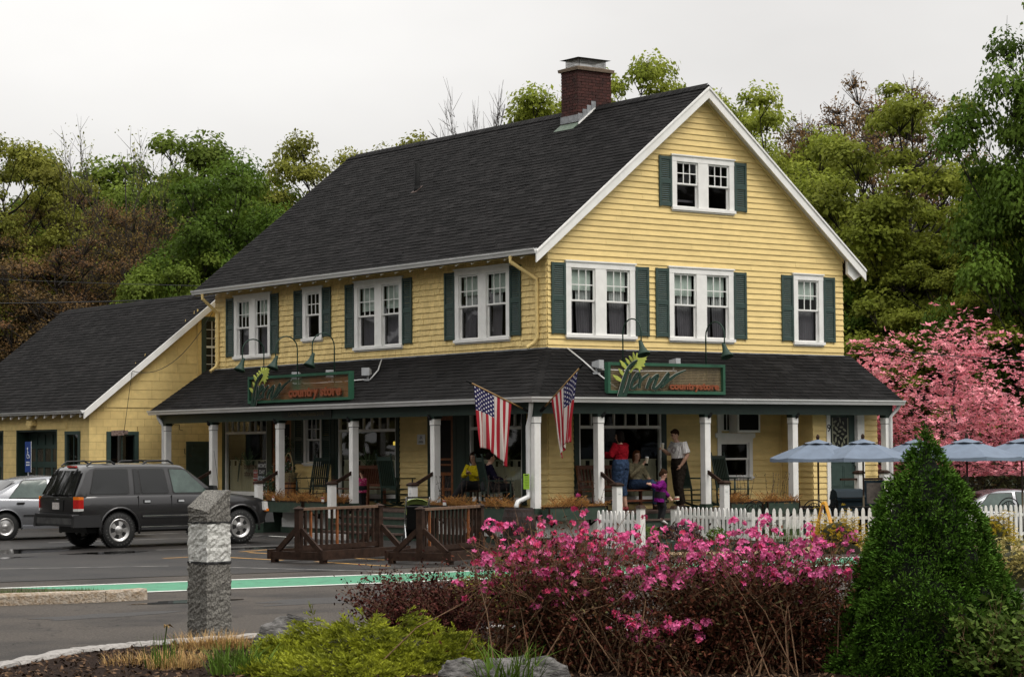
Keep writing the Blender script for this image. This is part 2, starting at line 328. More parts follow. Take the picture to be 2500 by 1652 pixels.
# strip of gravel and dark timber edging by the gate
sheet('gravel_strip', [(-2.6, -6.5), (-.4, -4.6), (.7, -5.3), (5.4, -9.0), (3.9, -10.4)], .012, m_sand)
te = MB(); te.bar((-1.75, -5.65, .09), (.55, -4.25, .09), .09, .18); te.bar((.55, -4.25, .09), (.75, -3.95, .09), .09, .18)
te.bar((-1.75, -5.65, .09), (.3, -7.0, .09), .09, .18)
te.build('timber_edging', m_dgrn, label='low dark green timber edging of the bed beside the gate', cat='edging')

# ================================================================ the yellow store
house = thing('store_building', 'two storey yellow clapboard country store with wraparound porch and dark gable roof', 'store')
W_, LH = 8.8, 14.336
TS = .798
def rtop(x): return 6.16 + TS*(x+.4565) if x <= 4.4 else 6.16 + TS*(9.2565-x)
def wtop(x): return rtop(x) - .17
CH = .13
def wedge(P, a0b, a1b, z0, z1, a0t=None, a1t=None, d0=.030, d1=.009):
    a0t = a0b if a0t is None else a0t; a1t = a1b if a1t is None else a1t
    vs = [P(a0b, -.012, z0), P(a1b, -.012, z0), P(a1b, d0, z0), P(a0b, d0, z0), P(a0t, -.012, z1), P(a1t, -.012, z1), P(a1t, d1, z1), P(a0t, d1, z1)]
    return vs, [(0,3,2,1),(4,5,6,7),(0,1,5,4),(1,2,6,5),(2,3,7,6),(3,0,4,7)]
def spans(a0, a1, z0, z1, holes):
    """split one course round the openings: list of (a0,a1,z0,z1)"""
    xs = sorted({a0, a1, *[min(max(h[0], a0), a1) for h in holes], *[min(max(h[1], a0), a1) for h in holes]})
    res = []
    for p, q in zip(xs[:-1], xs[1:]):
        if q-p < 1e-4: continue
        lo, hi = z0, z1; mid = (p+q)/2; dead = False
        for h in holes:
            if h[0] < mid < h[1]:
                if h[2] <= z0+1e-4 and h[3] >= z1-1e-4: dead = True
                elif h[2] > z0 and h[2] < z1: hi = min(hi, h[2])
                elif h[3] > z0 and h[3] < z1: lo = max(lo, h[3])
        if dead or hi-lo < .012: continue
        if res and abs(res[-1][1]-p) < 1e-6 and abs(res[-1][2]-lo) < 1e-6 and abs(res[-1][3]-hi) < 1e-6: res[-1][1] = q
        else: res.append([p, q, lo, hi])
    return res
def clapboards(P, a0, a1, zb, zt, holes, parent, lim=None, name='clapboard', m=None, blen=2.9):
    n = math.ceil((zt-zb)/CH - 1e-6)
    for k in range(n):
        z0 = zb+k*CH; z1 = min(z0+CH, zt)
        for p, q, lo, hi in spans(a0, a1, z0, z1, holes):
            cuts = [p]; x = p + rng.uniform(.5, 1)*blen
            while x < q-.6: cuts.append(x); x += rng.uniform(.75, 1.25)*blen
            cuts.append(q)
            for c0, c1 in zip(cuts[:-1], cuts[1:]):
                h2 = hi + (.02 if hi == z1 else 0); b0, b1, t0, t1 = c0, c1, c0, c1
                if lim:
                    l0, l1 = lim(lo); m0, m1 = lim(h2)
                    b0, b1, t0, t1 = max(c0, l0), min(c1, l1), max(c0, m0), min(c1, m1)
                    if b1-b0 < .03: continue
                    if t1 < t0: t0 = t1 = (t0+t1)/2
                g = .0015; jd = rng.uniform(-.002, .002); vs, fs = wedge(P, b0+g, b1-g, lo, h2, t0+g, max(t1-g, t0+g), .034+jd, .008+jd)
                mb = MB(); mb.add(vs, fs); mb.build(name, m or m_yel, parent)
WIN_G = [(.477, 2.405, 4.280, 5.972, 2), (3.381, 5.304, 4.280, 5.972, 2), (7.168, 8.131, 4.280, 5.972, 1), (3.496, 5.359, 7.196, 8.473, 2)]
WIN_L = [(1.274, 3.341, 4.280, 5.972, 2), (5.452, 7.514, 4.280, 5.972, 2), (8.963, 9.888, 4.600, 5.972, 1), (11.444, 13.304, 4.280, 5.972, 2)]
hole = lambda w: (w[0]+.05, w[1]-.05, w[2]+.05, w[3]-.05)
ZB = .62
STORE_L = [(11.50, 13.92, .80, 2.92), (5.61, 8.40, .80, 2.92), (.73, 2.95, .80, 2.92)]
STORE_G = [(.67, 3.26, .80, 2.92)]
DOOR_L = [(10.37, 11.50, .62, 2.75), (3.30, 4.42, .62, 2.75)]
SW_L = [(9.02, 9.82, 1.60, 2.80)]
SW_G = [(4.77, 5.83, 1.21, 2.16), (4.77, 5.83, 2.27, 2.9)]
hG = [hole(w) for w in WIN_G]; hGl = [hole(w) for w in STORE_G+SW_G]
hL = [hole(w) for w in WIN_L]; hLl = [hole(w) for w in STORE_L+SW_L] + [(d[0]+.04, d[1]-.04, d[2]-.1, d[3]) for d in DOOR_L]
glim = lambda z: (max(0, (z+.17-6.16)/TS-.4565), min(W_, 9.2565-(z+.17-6.16)/TS))
clapboards(PG, 0, W_, 4.02, 9.86, hG, house, glim)
clapboards(PG, 0, 6.74, ZB, 2.95, hGl, house)
clapboards(PL, 0, LH, ZB, 2.95, hLl, house, blen=2.2)
# side and rear walls that the street never sees, plain boards
bw = MB(); bw.box(W_-.1, .012, ZB, W_, LH, 6.0); bw.box(0, LH-.1, ZB, W_-.1, LH, 6.0); bw.add([(0, LH-.05, 6.0), (W_, LH-.05, 6.0), (4.4, LH-.05, 9.86)], [(0, 1, 2)])
bw.box(.3, .3, 2.96, W_-.3, LH-.3, 3.05); bw.box(0.02, .02, 2.9, W_-.1, LH-.1, 2.955); bw.box(.4, .4, 5.98, W_-.4, LH-.4, 6.02)
bw.build('rear_wall', m_yel, house)

# wall shingles on the long side
def shingle_wall(P, a0, a1, zb, zt, holes, parent, near):
    allp = []
    n = math.ceil((zt-zb)/CH - 1e-6)
    for k in range(n):
        z0 = zb+k*CH; z1 = min(z0+CH, zt)
        for p, q, lo, hi in spans(a0, a1, z0, z1, holes):
            x = p
            while x < q-1e-4:
                wd = rng.choice((.075, .09, .105, .12, .135, .15, .17, .19)); e = min(x+wd, q)
                if q-e < .03: e = q
                allp.append((x, e, lo, hi + (.02 if hi == z1 else 0))); x = e
    allp.sort(key=near); rest = MB(); rest.a = []
    for i, (x, e, lo, hi) in enumerate(allp):
        jz = rng.choice((0, 0, 0, 0, .004, -.005, .008)); jd = rng.uniform(-.004, .004); sk = rng.uniform(-.003, .003)
        vs, fs = wedge(P, x+.0018, e-.0018+sk, lo+jz, hi, None, None, .034+jd, .008+jd*.5)
        if i < 300:
            b = MB(); b.add(vs, fs); b.a = [rng.random()]*6; b.build('wall_shingle', m_yels, parent)
        else: rest.add(vs, fs); rest.a += [rng.random()]*6
    rest.build('wall_shingles_beyond', m_yels, parent, kind='stuff')
shingle_wall(PL, 0, LH, 4.02, 6.06, hL, house, lambda t: t[0])

# ---- windows
def window(P, s0, s1, z0, z1, n, parent, name='window', shade=.45, curtain='two', seed=0, grid=(3, 2)):
    r = random.Random(seed); f = MB()
    cw, hd, sl = (.145, .155, .10) if z1-z0 > 1.2 and s1-s0 > .86 else (.10, .12, .075)
    f.prism([(s0, z0+sl), (s0+cw, z0+sl), (s0+cw, z1-hd), (s0, z1-hd)], P, -.03, .045)
    f.prism([(s1-cw, z0+sl), (s1, z0+sl), (s1, z1-hd), (s1-cw, z1-hd)], P, -.03, .045)
    f.prism([(s0-.005, z1-hd), (s1+.005, z1-hd), (s1+.005, z1-.03), (s0-.005, z1-.03)], P, -.03, .049)
    f.prism([(s0-.025, z1-.03), (s1+.025, z1-.03), (s1+.025, z1), (s0-.025, z1)], P, -.03, .075)
    f.prism([(s0-.02, z0+.035), (s1+.02, z0+.035), (s1+.02, z0+sl), (s0-.02, z0+sl)], P, -.03, .085)
    f.prism([(s0, z0), (s1, z0), (s1, z0+.035), (s0, z0+.035)], P, -.02, .047)
    mc = .30; op = []
    if n == 2:
        c = (s0+s1)/2; f.prism([(c-mc/2, z0+sl), (c+mc/2, z0+sl), (c+mc/2, z1-hd), (c-mc/2, z1-hd)], P, -.03, .043); op = [(s0+cw, c-mc/2), (c+mc/2, s1-cw)]
    else: op = [(s0+cw, s1-cw)]
    wo = f.build(name, m_white, parent)
    a, b = z0+sl, z1-hd; zm = (a+b)/2 + (b-a)*.0
    # dark recess behind
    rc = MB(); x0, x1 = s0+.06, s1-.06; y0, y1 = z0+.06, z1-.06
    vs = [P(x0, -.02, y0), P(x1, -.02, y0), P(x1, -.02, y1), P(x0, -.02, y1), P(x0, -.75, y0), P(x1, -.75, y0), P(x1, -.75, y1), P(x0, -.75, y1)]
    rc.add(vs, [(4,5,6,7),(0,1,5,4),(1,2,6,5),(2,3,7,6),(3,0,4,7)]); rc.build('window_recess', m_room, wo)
    for (u0, u1) in op:
        for (q0, q1, dp, cols, rows) in ((zm, b, .012, *grid), (a, zm+.03, -.022, 1, 1)):
            s = MB(); st = .038
            s.prism([(u0, q0), (u0+st, q0), (u0+st, q1), (u0, q1)], P, dp-.03, dp); s.prism([(u1-st, q0), (u1, q0), (u1, q1), (u1-st, q1)], P, dp-.03, dp)
            s.prism([(u0+st, q0), (u1-st, q0), (u1-st, q0+.036), (u0+st, q0+.036)], P, dp-.03, dp+.002); s.prism([(u0+st, q1-.04), (u1-st, q1-.04), (u1-st, q1), (u0+st, q1)], P, dp-.03, dp-.001)
            gx0, gx1, gz0, gz1 = u0+st, u1-st, q0+.036, q1-.04; mt = .020
            for i in range(1, cols): x = gx0+(gx1-gx0)*i/cols; s.prism([(x-mt/2, gz0), (x+mt/2, gz0), (x+mt/2, gz1), (x-mt/2, gz1)], P, dp-.022, dp-.003)
            for i in range(1, rows): z = gz0+(gz1-gz0)*i/rows; s.prism([(gx0, z-mt/2), (gx1, z-mt/2), (gx1, z+mt/2), (gx0, z+mt/2)], P, dp-.0215, dp-.0035)
            s.build('sash', m_white, wo)
            for i in range(cols):
                for j in range(rows):
                    p0, p1 = gx0+(gx1-gx0)*i/cols, gx0+(gx1-gx0)*(i+1)/cols; t0, t1 = gz0+(gz1-gz0)*j/rows, gz0+(gz1-gz0)*(j+1)/rows
                    g = MB(); g.add([P(p0, dp-.014, t0), P(p1, dp-.014, t0), P(p1, dp-.014, t1), P(p0, dp-.014, t1)], [(0, 1, 2, 3)]); g.build('pane', m_glass if rows > 1 else m_screen, wo)
        if shade:
            h = MB(); zs = b-(b-a)*shade*.62+r.uniform(-.02, .02); h.prism([(u0+.05, zs), (u1-.05, zs), (u1-.05, b-.03), (u0+.05, b-.03)], P, -.082, -.078); h.prism([(u0+.05, zs-.02), (u1-.05, zs-.02), (u1-.05, zs+.004), (u0+.05, zs+.004)], P, -.088, -.075); h.build('roller_shade', m_shade, wo)
        if curtain:
            wd = u1-u0; gap = r.uniform(.02, .09)*wd; cpos = u0+wd*r.uniform(.25, .4) if curtain == 'two' else None
            rngs = [(u0+.02, cpos-gap), (cpos+gap, u1-.02)] if cpos else [(u0+.03, u1-.03)]
            top = b-(b-a)*.12 if curtain != 'half' else zm+.02
            for (k0, k1) in rngs:
                c = MB(); n_ = 26; vs = []; fs = []
                for i in range(n_+1):
                    t = i/n_; x = k0+(k1-k0)*t; d = -.14+.022*math.sin(t*(k1-k0)*95+r.random()*.5); pinch = .03*math.sin(t*9)*0
                    for z, sp in ((a, r.uniform(-.006, .006)), ((a+top)/2, 0), (top, 0)): vs.append(P(x+sp+(k0-u0 > .1 and z == a)*.03, d, z))
                for i in range(n_):
                    for j in range(2): fs.append((i*3+j, (i+1)*3+j, (i+1)*3+j+1, i*3+j+1))
                c.add(vs, fs); c.build('curtain', m_curt, wo, smooth=True, fix=False)
    return wo
def shutter(P, s0, s1, z0, z1, parent):
    f = MB(); st, rl = .055, .075; zm = z0+(z1-z0)*.5; d0, d1 = .03, .062
    f.prism([(s0, z0), (s0+st, z0), (s0+st, z1), (s0, z1)], P, d0, d1); f.prism([(s1-st, z0), (s1, z0), (s1, z1), (s1-st, z1)], P, d0, d1)
    for q0, q1 in ((z0+.015, z0+rl+.02), (zm-.05, zm+.05), (z1-rl, z1-.004)): f.prism([(s0+st, q0), (s1-st, q0), (s1-st, q1), (s0+st, q1)], P, d0+.002, d1-.003)
    o = f.build('shutter', m_grn, parent); l = MB()
    for q0, q1 in ((z0+rl+.02, zm-.05), (zm+.05, z1-rl)):
        n = max(4, round((q1-q0)/.045))
        for i in range(n):
            z = q0+(q1-q0)*(i+.5)/n; h = .021
            l.add([P(s0+st, d0+.002, z+h), P(s1-st, d0+.002, z+h), P(s1-st, d1-.008, z-h+.006), P(s0+st, d1-.008, z-h+.006), P(s0+st, d0, z+h-.008), P(s1-st, d0, z+h-.008), P(s1-st, d1-.010, z-h), P(s0+st, d1-.010, z-h)],
                  [(0,1,2,3),(4,7,6,5),(3,2,6,7),(0,4,5,1)])
    l.build('louvers', m_grn, o, kind='stuff')
SHADES = [.50, .52, .48, 0]
for i, (a, b, c, d, n) in enumerate(WIN_G):
    window(PG, a, b, c, d, n, house, seed=i+3, shade=SHADES[i], curtain='two' if i < 2 else ('half' if i == 2 else None))
    sw = .385 if n == 2 and i < 3 else .37
    zo = .10 if i < 3 else .09
    shutter(PG, a-sw-.005, a-.006, c+zo, d-.06, house); shutter(PG, b+.006, b+sw+.005, c+zo, d-.06, house)
for i, (a, b, c, d, n) in enumerate(WIN_L):
    window(PL, a, b, c, d, n, house, seed=i+23, shade=(.50, .62, .0, .45)[i], curtain=('two', 'half', None, 'half')[i])
    shutter(PL, a-.40, a-.006, c+.10, d-.06, house); shutter(PL, b+.006, b+.40, c+.10, d-.06, house)
# attic: a pale board seen through the open lower sash
ab = MB(); ab.box(3.62, .18, 7.44, 4.3, .2, 7.49); ab.build('shelf_board', m_curt, house)

# ---- main roof
def frame(O, S, T):
    S, T = Vector(S).normalized(), Vector(T).normalized(); N = S.cross(T).normalized()
    if N.z < 0: N = -N
    return Vector(O), S, T, N
TAB = .305; EXP = .138
VAR = []
for i in range(10):
    b = MB(); q = .004; h = .016+rng.uniform(-.004, .005); k = rng.uniform(-.006, .006)
    b.add([(-TAB/2+q, -.004+k, 0), (TAB/2-q, -.004-k, 0), (-TAB/2+q, -.004+k, h), (TAB/2-q, -.004-k, h), (-TAB/2+q, EXP+.02, .004), (TAB/2-q, EXP+.02, .004)],
          [(2,3,5,4),(0,1,3,2),(0,2,4),(1,5,3)]); b.a = [(i+.5)/10]*4; VAR.append(b.mesh('shingle_tab', m_roof))
def shingled(F, lim, T0, T1, parent, name, m, near, variants, lift=0.):
    """tabs over one roof plane; lim(t)->(s0,s1). Keeps the 300 largest-showing whole tabs as parts."""
    O, S, T, N = F; n = math.ceil((T1-T0)/EXP-1e-6); whole = []; cut = []
    for k in range(n):
        t = T0+k*EXP; te = min(t+EXP, T1); s0, s1 = lim(t); s0b, s1b = lim(te); off = (k % 2)*TAB/2 + rng.uniform(-.03, .03)
        i0 = math.floor((min(s0, s0b)-off)/TAB); i1 = math.ceil((max(s1, s1b)-off)/TAB)
        for i in range(i0, i1+1):
            a, b = off+i*TAB, off+(i+1)*TAB
            if a >= max(s0, s0b)-1e-4 and b <= min(s1, s1b)+1e-4: whole.append((a, b, t))
            else:
                a0, a1 = max(a, s0), min(b, s1); c0, c1 = max(a, s0b), min(b, s1b)
                if a1-a0 > .005 or c1-c0 > .005: cut.append((a0, max(a1, a0), c0, max(c1, c0), t, te))
    whole.sort(key=lambda q: near(O+S*(q[0]+TAB/2)+T*q[2])); rest = MB(); rest.a = []
    for j, (a, b, t) in enumerate(whole):
        p = O+S*((a+b)/2)+T*t+N*lift
        if j < 300 and variants:
            o = put(name, rng.choice(variants), parent); o.matrix_local = Matrix(((S.x, T.x, N.x, p.x), (S.y, T.y, N.y, p.y), (S.z, T.z, N.z, p.z), (0, 0, 0, 1)))
        else:
            h = .016+rng.uniform(-.004, .005); q = TAB/2-.004; k = rng.uniform(-.006, .006)
            vs = [p+S*x+T*y+N*z for x, y, z in ((-q, -.004+k, 0), (q, -.004-k, 0), (-q, -.004+k, h), (q, -.004-k, h), (-q, EXP+.02, .004), (q, EXP+.02, .004))]
            rest.add(vs, [(2,3,5,4),(0,1,3,2),(0,2,4),(1,5,3)]); rest.a += [rng.random()]*4
    for a0, a1, c0, c1, t, te in cut:
        B = O+N*lift; vs = [B+S*a0+T*t, B+S*a1+T*t, B+S*a0+T*t+N*.016, B+S*a1+T*t+N*.016, B+S*c0+T*(te+.02)+N*.004, B+S*c1+T*(te+.02)+N*.004]
        rest.add(vs, [(2,3,5,4),(0,1,3,2),(0,2,4),(1,5,3)]); rest.a += [rng.random()]*4
    rest.build(name+'s_beyond', m, parent, kind='stuff', fix=False)
th = math.atan(TS); TL = 4.8565/math.cos(th)
Y0, Y1 = -.275, 14.70
FR = frame((-.4565, 0, 6.16), (0, 1, 0), (math.cos(th), 0, math.sin(th)))
camd = lambda p: (p-CAM).length
rf = MB()
for sgn in (0, 1):
    X = lambda x: x if not sgn else 8.8-x
    a = [(-.4565, 6.145), (4.4, 10.022), (4.4, 9.91), (-.4565, 6.033)]
    rf.add([(X(x), Y0, z) for x, z in a]+[(X(x), Y1, z) for x, z in a], [(0,1,2,3),(7,6,5,4),(0,4,5,1),(1,5,6,2),(2,6,7,3),(3,7,4,0)])
rf.build('roof_deck', m_under, house)
shingled(FR, lambda t: (Y0-.012, Y1), .0, TL, house, 'roof_shingle', m_roof, lambda p: p.y*1.0, VAR)
rr = MB()       # hidden slope: long courses only
for k in range(44):
    t0, t1 = k*.141, (k+1)*.141+.02; c, s = math.cos(th), math.sin(th); P = lambda t, h, y: (9.2565-c*t+s*h, y, 6.16+s*t+c*h)
    rr.add([P(t0, 0, Y0-.012), P(t0, .016, Y0-.012), P(t1, .004, Y0-.012), P(t0, 0, Y1), P(t0, .016, Y1), P(t1, .004, Y1)], [(1,2,5,4),(0,1,4,3),(0,2,1),(3,4,5)])
rr.a = [rng.random() for _ in rr.f]; rr.build('rear_roof_course', m_roof, house)
y = Y0-.012                                                           # ridge cap pieces
while y < Y1:
    rc = MB(); e = min(y+.30, Y1); h0, h1 = .030, .018; c, s = math.cos(th), math.sin(th); w = .15
    rc.add([(4.4-c*w, y, 10.045-s*w+h0), (4.4, y, 10.045+h0), (4.4+c*w, y, 10.045-s*w+h0), (4.4-c*w, e, 10.045-s*w+h1), (4.4, e, 10.045+h1), (4.4+c*w, e, 10.045-s*w+h1), (4.4-c*w, y, 10.045-s*w), (4.4, y, 10.03), (4.4+c*w, y, 10.045-s*w)],
           [(0,1,4,3),(1,2,5,4),(6,7,1,0),(7,8,2,1)]); rc.a = [rng.random()]*4; rc.build('ridge_cap', m_roof, house, fix=False); y += .20
# rake boards: two stepped boards each side, soffit under the overhang
for sgn in (0, 1):
    X = lambda x: x if not sgn else 8.8-x
    for (t0, t1, ya, yb) in ((-.012, -.062, -.325, -.272), (-.062, -.27, -.30, -.265)):
        b = MB(); pts = [(-.50, rtop(-.50)+t0), (4.4, 10.037+t0), (4.4, 10.037+t1), (-.50, rtop(-.50)+t1)]
        if sgn: pts = [(X(x), z) for x, z in pts]
        b.prism(pts, lambda a, d, z: (a, d, z), ya, yb); b.build('rake_board', m_white, house)
    b = MB(); pts = [(-.44, rtop(-.44)-.135), (4.4, 10.037-.135), (4.4, 10.037-.155), (-.44, rtop(-.44)-.155)]
    b.prism([(X(x), z) for x, z in pts], lambda a, d, z: (a, d, z), -.264, -.03); b.build('rake_soffit', m_white, house)
    b = MB(); pts = [(-.02, rtop(-.02)-.157), (4.4, 10.037-.157), (4.4, 10.037-.24), (-.02, rtop(-.02)-.24)]
    b.prism([(X(x), z) for x, z in pts], lambda a, d, z: (a, d, z), -.052, -.03); b.build('frieze_board', m_yel, house)
def gutter(p, q, outd, parent, m=m_gut, hgt=.115, name='gutter', mit0=0., mit1=0.):
    p, q, o = Vector(p), Vector(q), Vector(outd); d = (q-p).normalized()
    prof = [(0, 0), (0, -hgt), (.055, -hgt), (.075, -hgt*.55), (.10, -hgt*.30), (.10, -.012), (.108, 0), (.096, 0), (.09, -.016), (.06, -.055), (.01, -.06)]
    vs = []; n = len(prof)
    for e, mm in ((p, -mit0), (q, mit1)): vs += [e + o*a + Vector((0, 0, z)) + d*(a*mm) for a, z in prof]
    b = MB(); b.add(vs, [(i, (i+1) % n, n+(i+1) % n, n+i) for i in range(n)]+[tuple(range(n)), tuple(range(n, 2*n))[::-1]]); return b.build(name, m, parent)
gutter((-.46, Y0, 6.165), (-.46, Y1, 6.165), (-1, 0, 0), house)
for i in range(24):
    y = .35+i*.602; b = MB(); b.prism([(.42, 5.985), (.42, 6.06-.02), (.0, 6.30), (.0, 6.22)], lambda a, d, z: (-a, y+d, z), -.028, .028); b.build('rafter_tail', m_white, house)
b = MB(); b.prism([(.44, 6.02), (.44, 6.035), (.0, 6.39), (.0, 6.375)], lambda a, d, z: (-a, d, z), -.26, 14.68); b.build('eave_soffit', m_yel, house)
b = MB(); b.prism([(9.24, 5.98), (8.8, 6.30), (8.8, 6.0), (9.0, 5.86)], lambda a, d, z: (a, d, z), -.2, -.12); b.build('rafter_tail', m_white, house)
# yellow downspouts of the main roof
def pipe(pts, r, parent, m, name='downspout', n=8):
    b = MB(); b.tube(pts, r, n); return b.build(name, m, parent, smooth=False)
pipe([(-.50, .62, 6.05), (-.50, .62, 5.93), (-.06, .28, 5.55), (-.06, .28, 5.4), (-.06, .28, 4.30), (-.10, .33, 4.2), (-.22, .42, 4.10)], .042, house, m_yel)
pipe([(-.50, 14.15, 6.05), (-.50, 14.15, 5.93), (-.06, 14.12, 5.55), (-.06, 14.12, 4.30), (-.12, 14.1, 4.15), (-.3, 14.1, 4.02)], .042, house, m_yel)
pipe([(-.035, 13.75, 5.95), (-.035, 13.75, 4.05)], .012, house, m_yel, 'conduit', 5)

# ---- chimney with every brick
CX0, CX1, CY0, CY1, CZT = 3.88, 4.90, 3.77, 4.42, 10.93
ch = MB(); ch.box(CX0+.012, CY0+.012, 9.3, CX1-.012, CY1-.012, CZT); cho = ch.build('chimney', m_mortar, house)
bl, bh, bg_ = .205, .060, .012
BM = {}
def brick_mesh(dx, dy):
    k = (round(dx, 3), round(dy, 3))
    if k not in BM: b = MB(); b.cbox((0, 0, 0), (dx, dy, bh)); BM[k] = b.mesh('brick', m_brick); fixn(BM[k])
    return BM[k]
zc = 9.36; row = 0
while zc+bh < CZT+.01:
    for face in (0, 1):
        a0, a1 = (CX0, CX1) if face == 0 else (CY0, CY1); x = a0 - (row % 2)*(bl+bg_)/2 + (0 if face == 0 else bg_/2)
        while x < a1-.005:
            p, q = max(x, a0 if face == 0 else a0+.075), min(x+bl, a1)
            if q-p > .03 and zc > 9.40 and (face == 0 and zc+bh > rtop(q)-.0 or face == 1 and zc > rtop(CX0)-.06):
                pr_ = rng.uniform(-.003, .003)
                if face == 0: put('brick', brick_mesh(q-p, .075), cho, ((p+q)/2, CY0+.0375+pr_, zc+bh/2))
                else: put('brick', brick_mesh(.075, q-p), cho, (CX0+.0375+pr_, (p+q)/2, zc+bh/2))
            x += bl+bg_
    zc += bh+bg_; row += 1
cc = MB(); n_ = 12
cc.add([(CX0-.05, CY0-.05, CZT), (CX1+.05, CY0-.05, CZT), (CX1+.05, CY1+.05, CZT), (CX0-.05, CY1+.05, CZT), (CX0-.06, CY0-.06, CZT+.07), (CX1+.06, CY0-.06, CZT+.07), (CX1+.06, CY1+.06, CZT+.07), (CX0-.06, CY1+.06, CZT+.07),
        (CX0+.12, CY0+.12, CZT+.13), (CX1-.12, CY0+.12, CZT+.13), (CX1-.12, CY1-.12, CZT+.13), (CX0+.12, CY1-.12, CZT+.13)], [(3,2,1,0),(0,1,5,4),(1,2,6,5),(2,3,7,6),(3,0,4,7),(4,5,9,8),(5,6,10,9),(6,7,11,10),(7,4,8,11),(8,9,10,11)]); cc.build('crown', m_conc, cho)
cp = MB(); zz = CZT+.30; cp.add([(CX0-.02, CY0-.04, zz), (CX1-.02, CY0-.04, zz), (CX1-.02, CY1+.04, zz), (CX0-.02, CY1+.04, zz), (CX0+.40, (CY0+CY1)/2, zz+.085), (CX1-.40, (CY0+CY1)/2, zz+.085)], [(0,1,5,4),(1,2,5),(2,3,4,5),(3,0,4),(3,2,1,0)]); cp.build('chimney_cap', m_black, cho)
ms = MB(); x0, x1, y0, y1 = CX0+.1, CX1-.12, CY0+.06, CY1-.06
for i in range(26):
    t = i/25
    for q in ((x0+(x1-x0)*t, y0), (x0+(x1-x0)*t, y1), (x0, y0+(y1-y0)*t), (x1, y0+(y1-y0)*t)): ms.bar((*q, CZT+.06), (*q, zz+.002), .006, .006)
for k in range(6):
    z = CZT+.10+k*.04
    for p, q in (((x0, y0), (x1, y0)), ((x1, y0), (x1, y1)), ((x1, y1), (x0, y1)), ((x0, y1), (x0, y0))): ms.bar((*p, z), (*q, z), .006, .006)
ms.build('spark_screen', mat('galvanised_mesh', (.5, .5, .48), .5), cho, kind='stuff')
fl = MB(); zr = rtop(CX0)                                               # apron, stepped side flashing
fl.box(CX0-.016, CY0-.02, zr+.07, CX0-.004, CY1+.02, zr+.24); fl.build('apron_flashing', m_lead, cho)
for i in range(4):
    xa = CX0-.012+i*.135; b = MB(); zf = rtop(xa)+.03; b.prism([(xa, zf-.05), (xa+.13, zf+.06), (xa+.13, zf+.25), (xa, zf+.25)], lambda a, d, z: (a, d, z), CY0-.016-i*.001, CY0-.006); b.build('step_flashing', m_lead, cho)
b = MB(); b.prism([(CX0-.03, rtop(CX0-.03)+.02), (4.36, rtop(4.36)+.02), (4.36, rtop(4.36)+.05), (CX0-.03, rtop(CX0-.03)+.05)], lambda a, d, z: (a, d, z), CY0-.06, CY0-.02); b.build('flashing_strip', m_white, cho)
b = MB(); a, c = CX0-.005, CX0-.17; b.add([(a, CY0-.03, rtop(a)+.055), (a, CY1+.03, rtop(a)+.055), (c, CY1+.10, rtop(c)+.022), (c, CY0+.0, rtop(c)+.022), (a, CY0-.03, rtop(a)-.03), (c, CY0, rtop(c)-.03)], [(0,1,2,3),(0,3,5,4)]); b.build('patina_apron', m_copper, cho)
# plumbing vent
b = MB(); b.tube([(2.36, 8.34, 8.30), (2.36, 8.34, 8.40), (2.36, 8.34, 9.06)], .070, 10); b.tube([(2.36, 8.34, 8.30), (2.36, 8.34, 8.50)], .09, 10); vent = b.build('vent_pipe', m_black, house, smooth=True)
b = MB(); b.add([(2.24, 8.22, rtop(2.24)+.022), (2.24, 8.46, rtop(2.24)+.022), (2.46, 8.46, rtop(2.46)+.022), (2.46, 8.22, rtop(2.46)+.022)], [(0,1,2,3)]); b.build('vent_flashing', m_tread, vent, fix=False)


# ================================================================ porch
PD = 1.665; ZE, ZT_ = 2.995, 4.076; PT = (ZT_-ZE)/PD; pth = math.atan(PT); PTL = PD/math.cos(pth)
XR, YL = 9.03, 14.83
VAR2 = []
for me in VAR: c = me.copy(); c.materials.clear(); c.materials.append(m_roof2); VAR2.append(c)
FPL = frame((-PD, 0, ZE), (0, 1, 0), (math.cos(pth), 0, math.sin(pth)))
FPG = frame((0, -PD, ZE), (1, 0, 0), (0, math.cos(pth), math.sin(pth)))
pd_ = MB()
pd_.add([(-PD, -PD, ZE-.01), (0, 0, ZT_-.01), (0, YL, ZT_-.01), (-PD, YL, ZE-.01), (-PD, -PD, ZE-.07), (0, 0, ZT_-.07), (0, YL, ZT_-.07), (-PD, YL, ZE-.07)], [(0,1,2,3),(4,7,6,5),(0,3,7,4),(3,2,6,7)])
pd_.add([(-PD, -PD, ZE-.01), (XR, -PD, ZE-.01), (XR, 0, ZT_-.01), (0, 0, ZT_-.01), (-PD, -PD, ZE-.07), (XR, -PD, ZE-.07), (XR, 0, ZT_-.07), (0, 0, ZT_-.07)], [(0,1,2,3),(4,7,6,5),(0,4,5,1),(1,5,6,2)])
pd_.build('porch_roof_deck', m_under, house, fix=False)
hipL = lambda t: (-PD*(1-t/PTL), YL)
hipG = lambda t: (-PD*(1-t/PTL), XR)
shingled(FPG, hipG, 0, PTL, house, 'porch_shingle', m_roof2, camd, VAR2[:5])
shingled(FPL, hipL, 0, PTL, house, 'porch_roof_tab', m_roof2, camd, VAR2[5:])
a_, b_ = Vector((-PD, -PD, ZE+.012)), Vector((0, 0, ZT_+.012)); hd_ = (b_-a_).normalized(); nL = FPL[3]; nG = FPG[3]; hl = (b_-a_).length
k = 0.
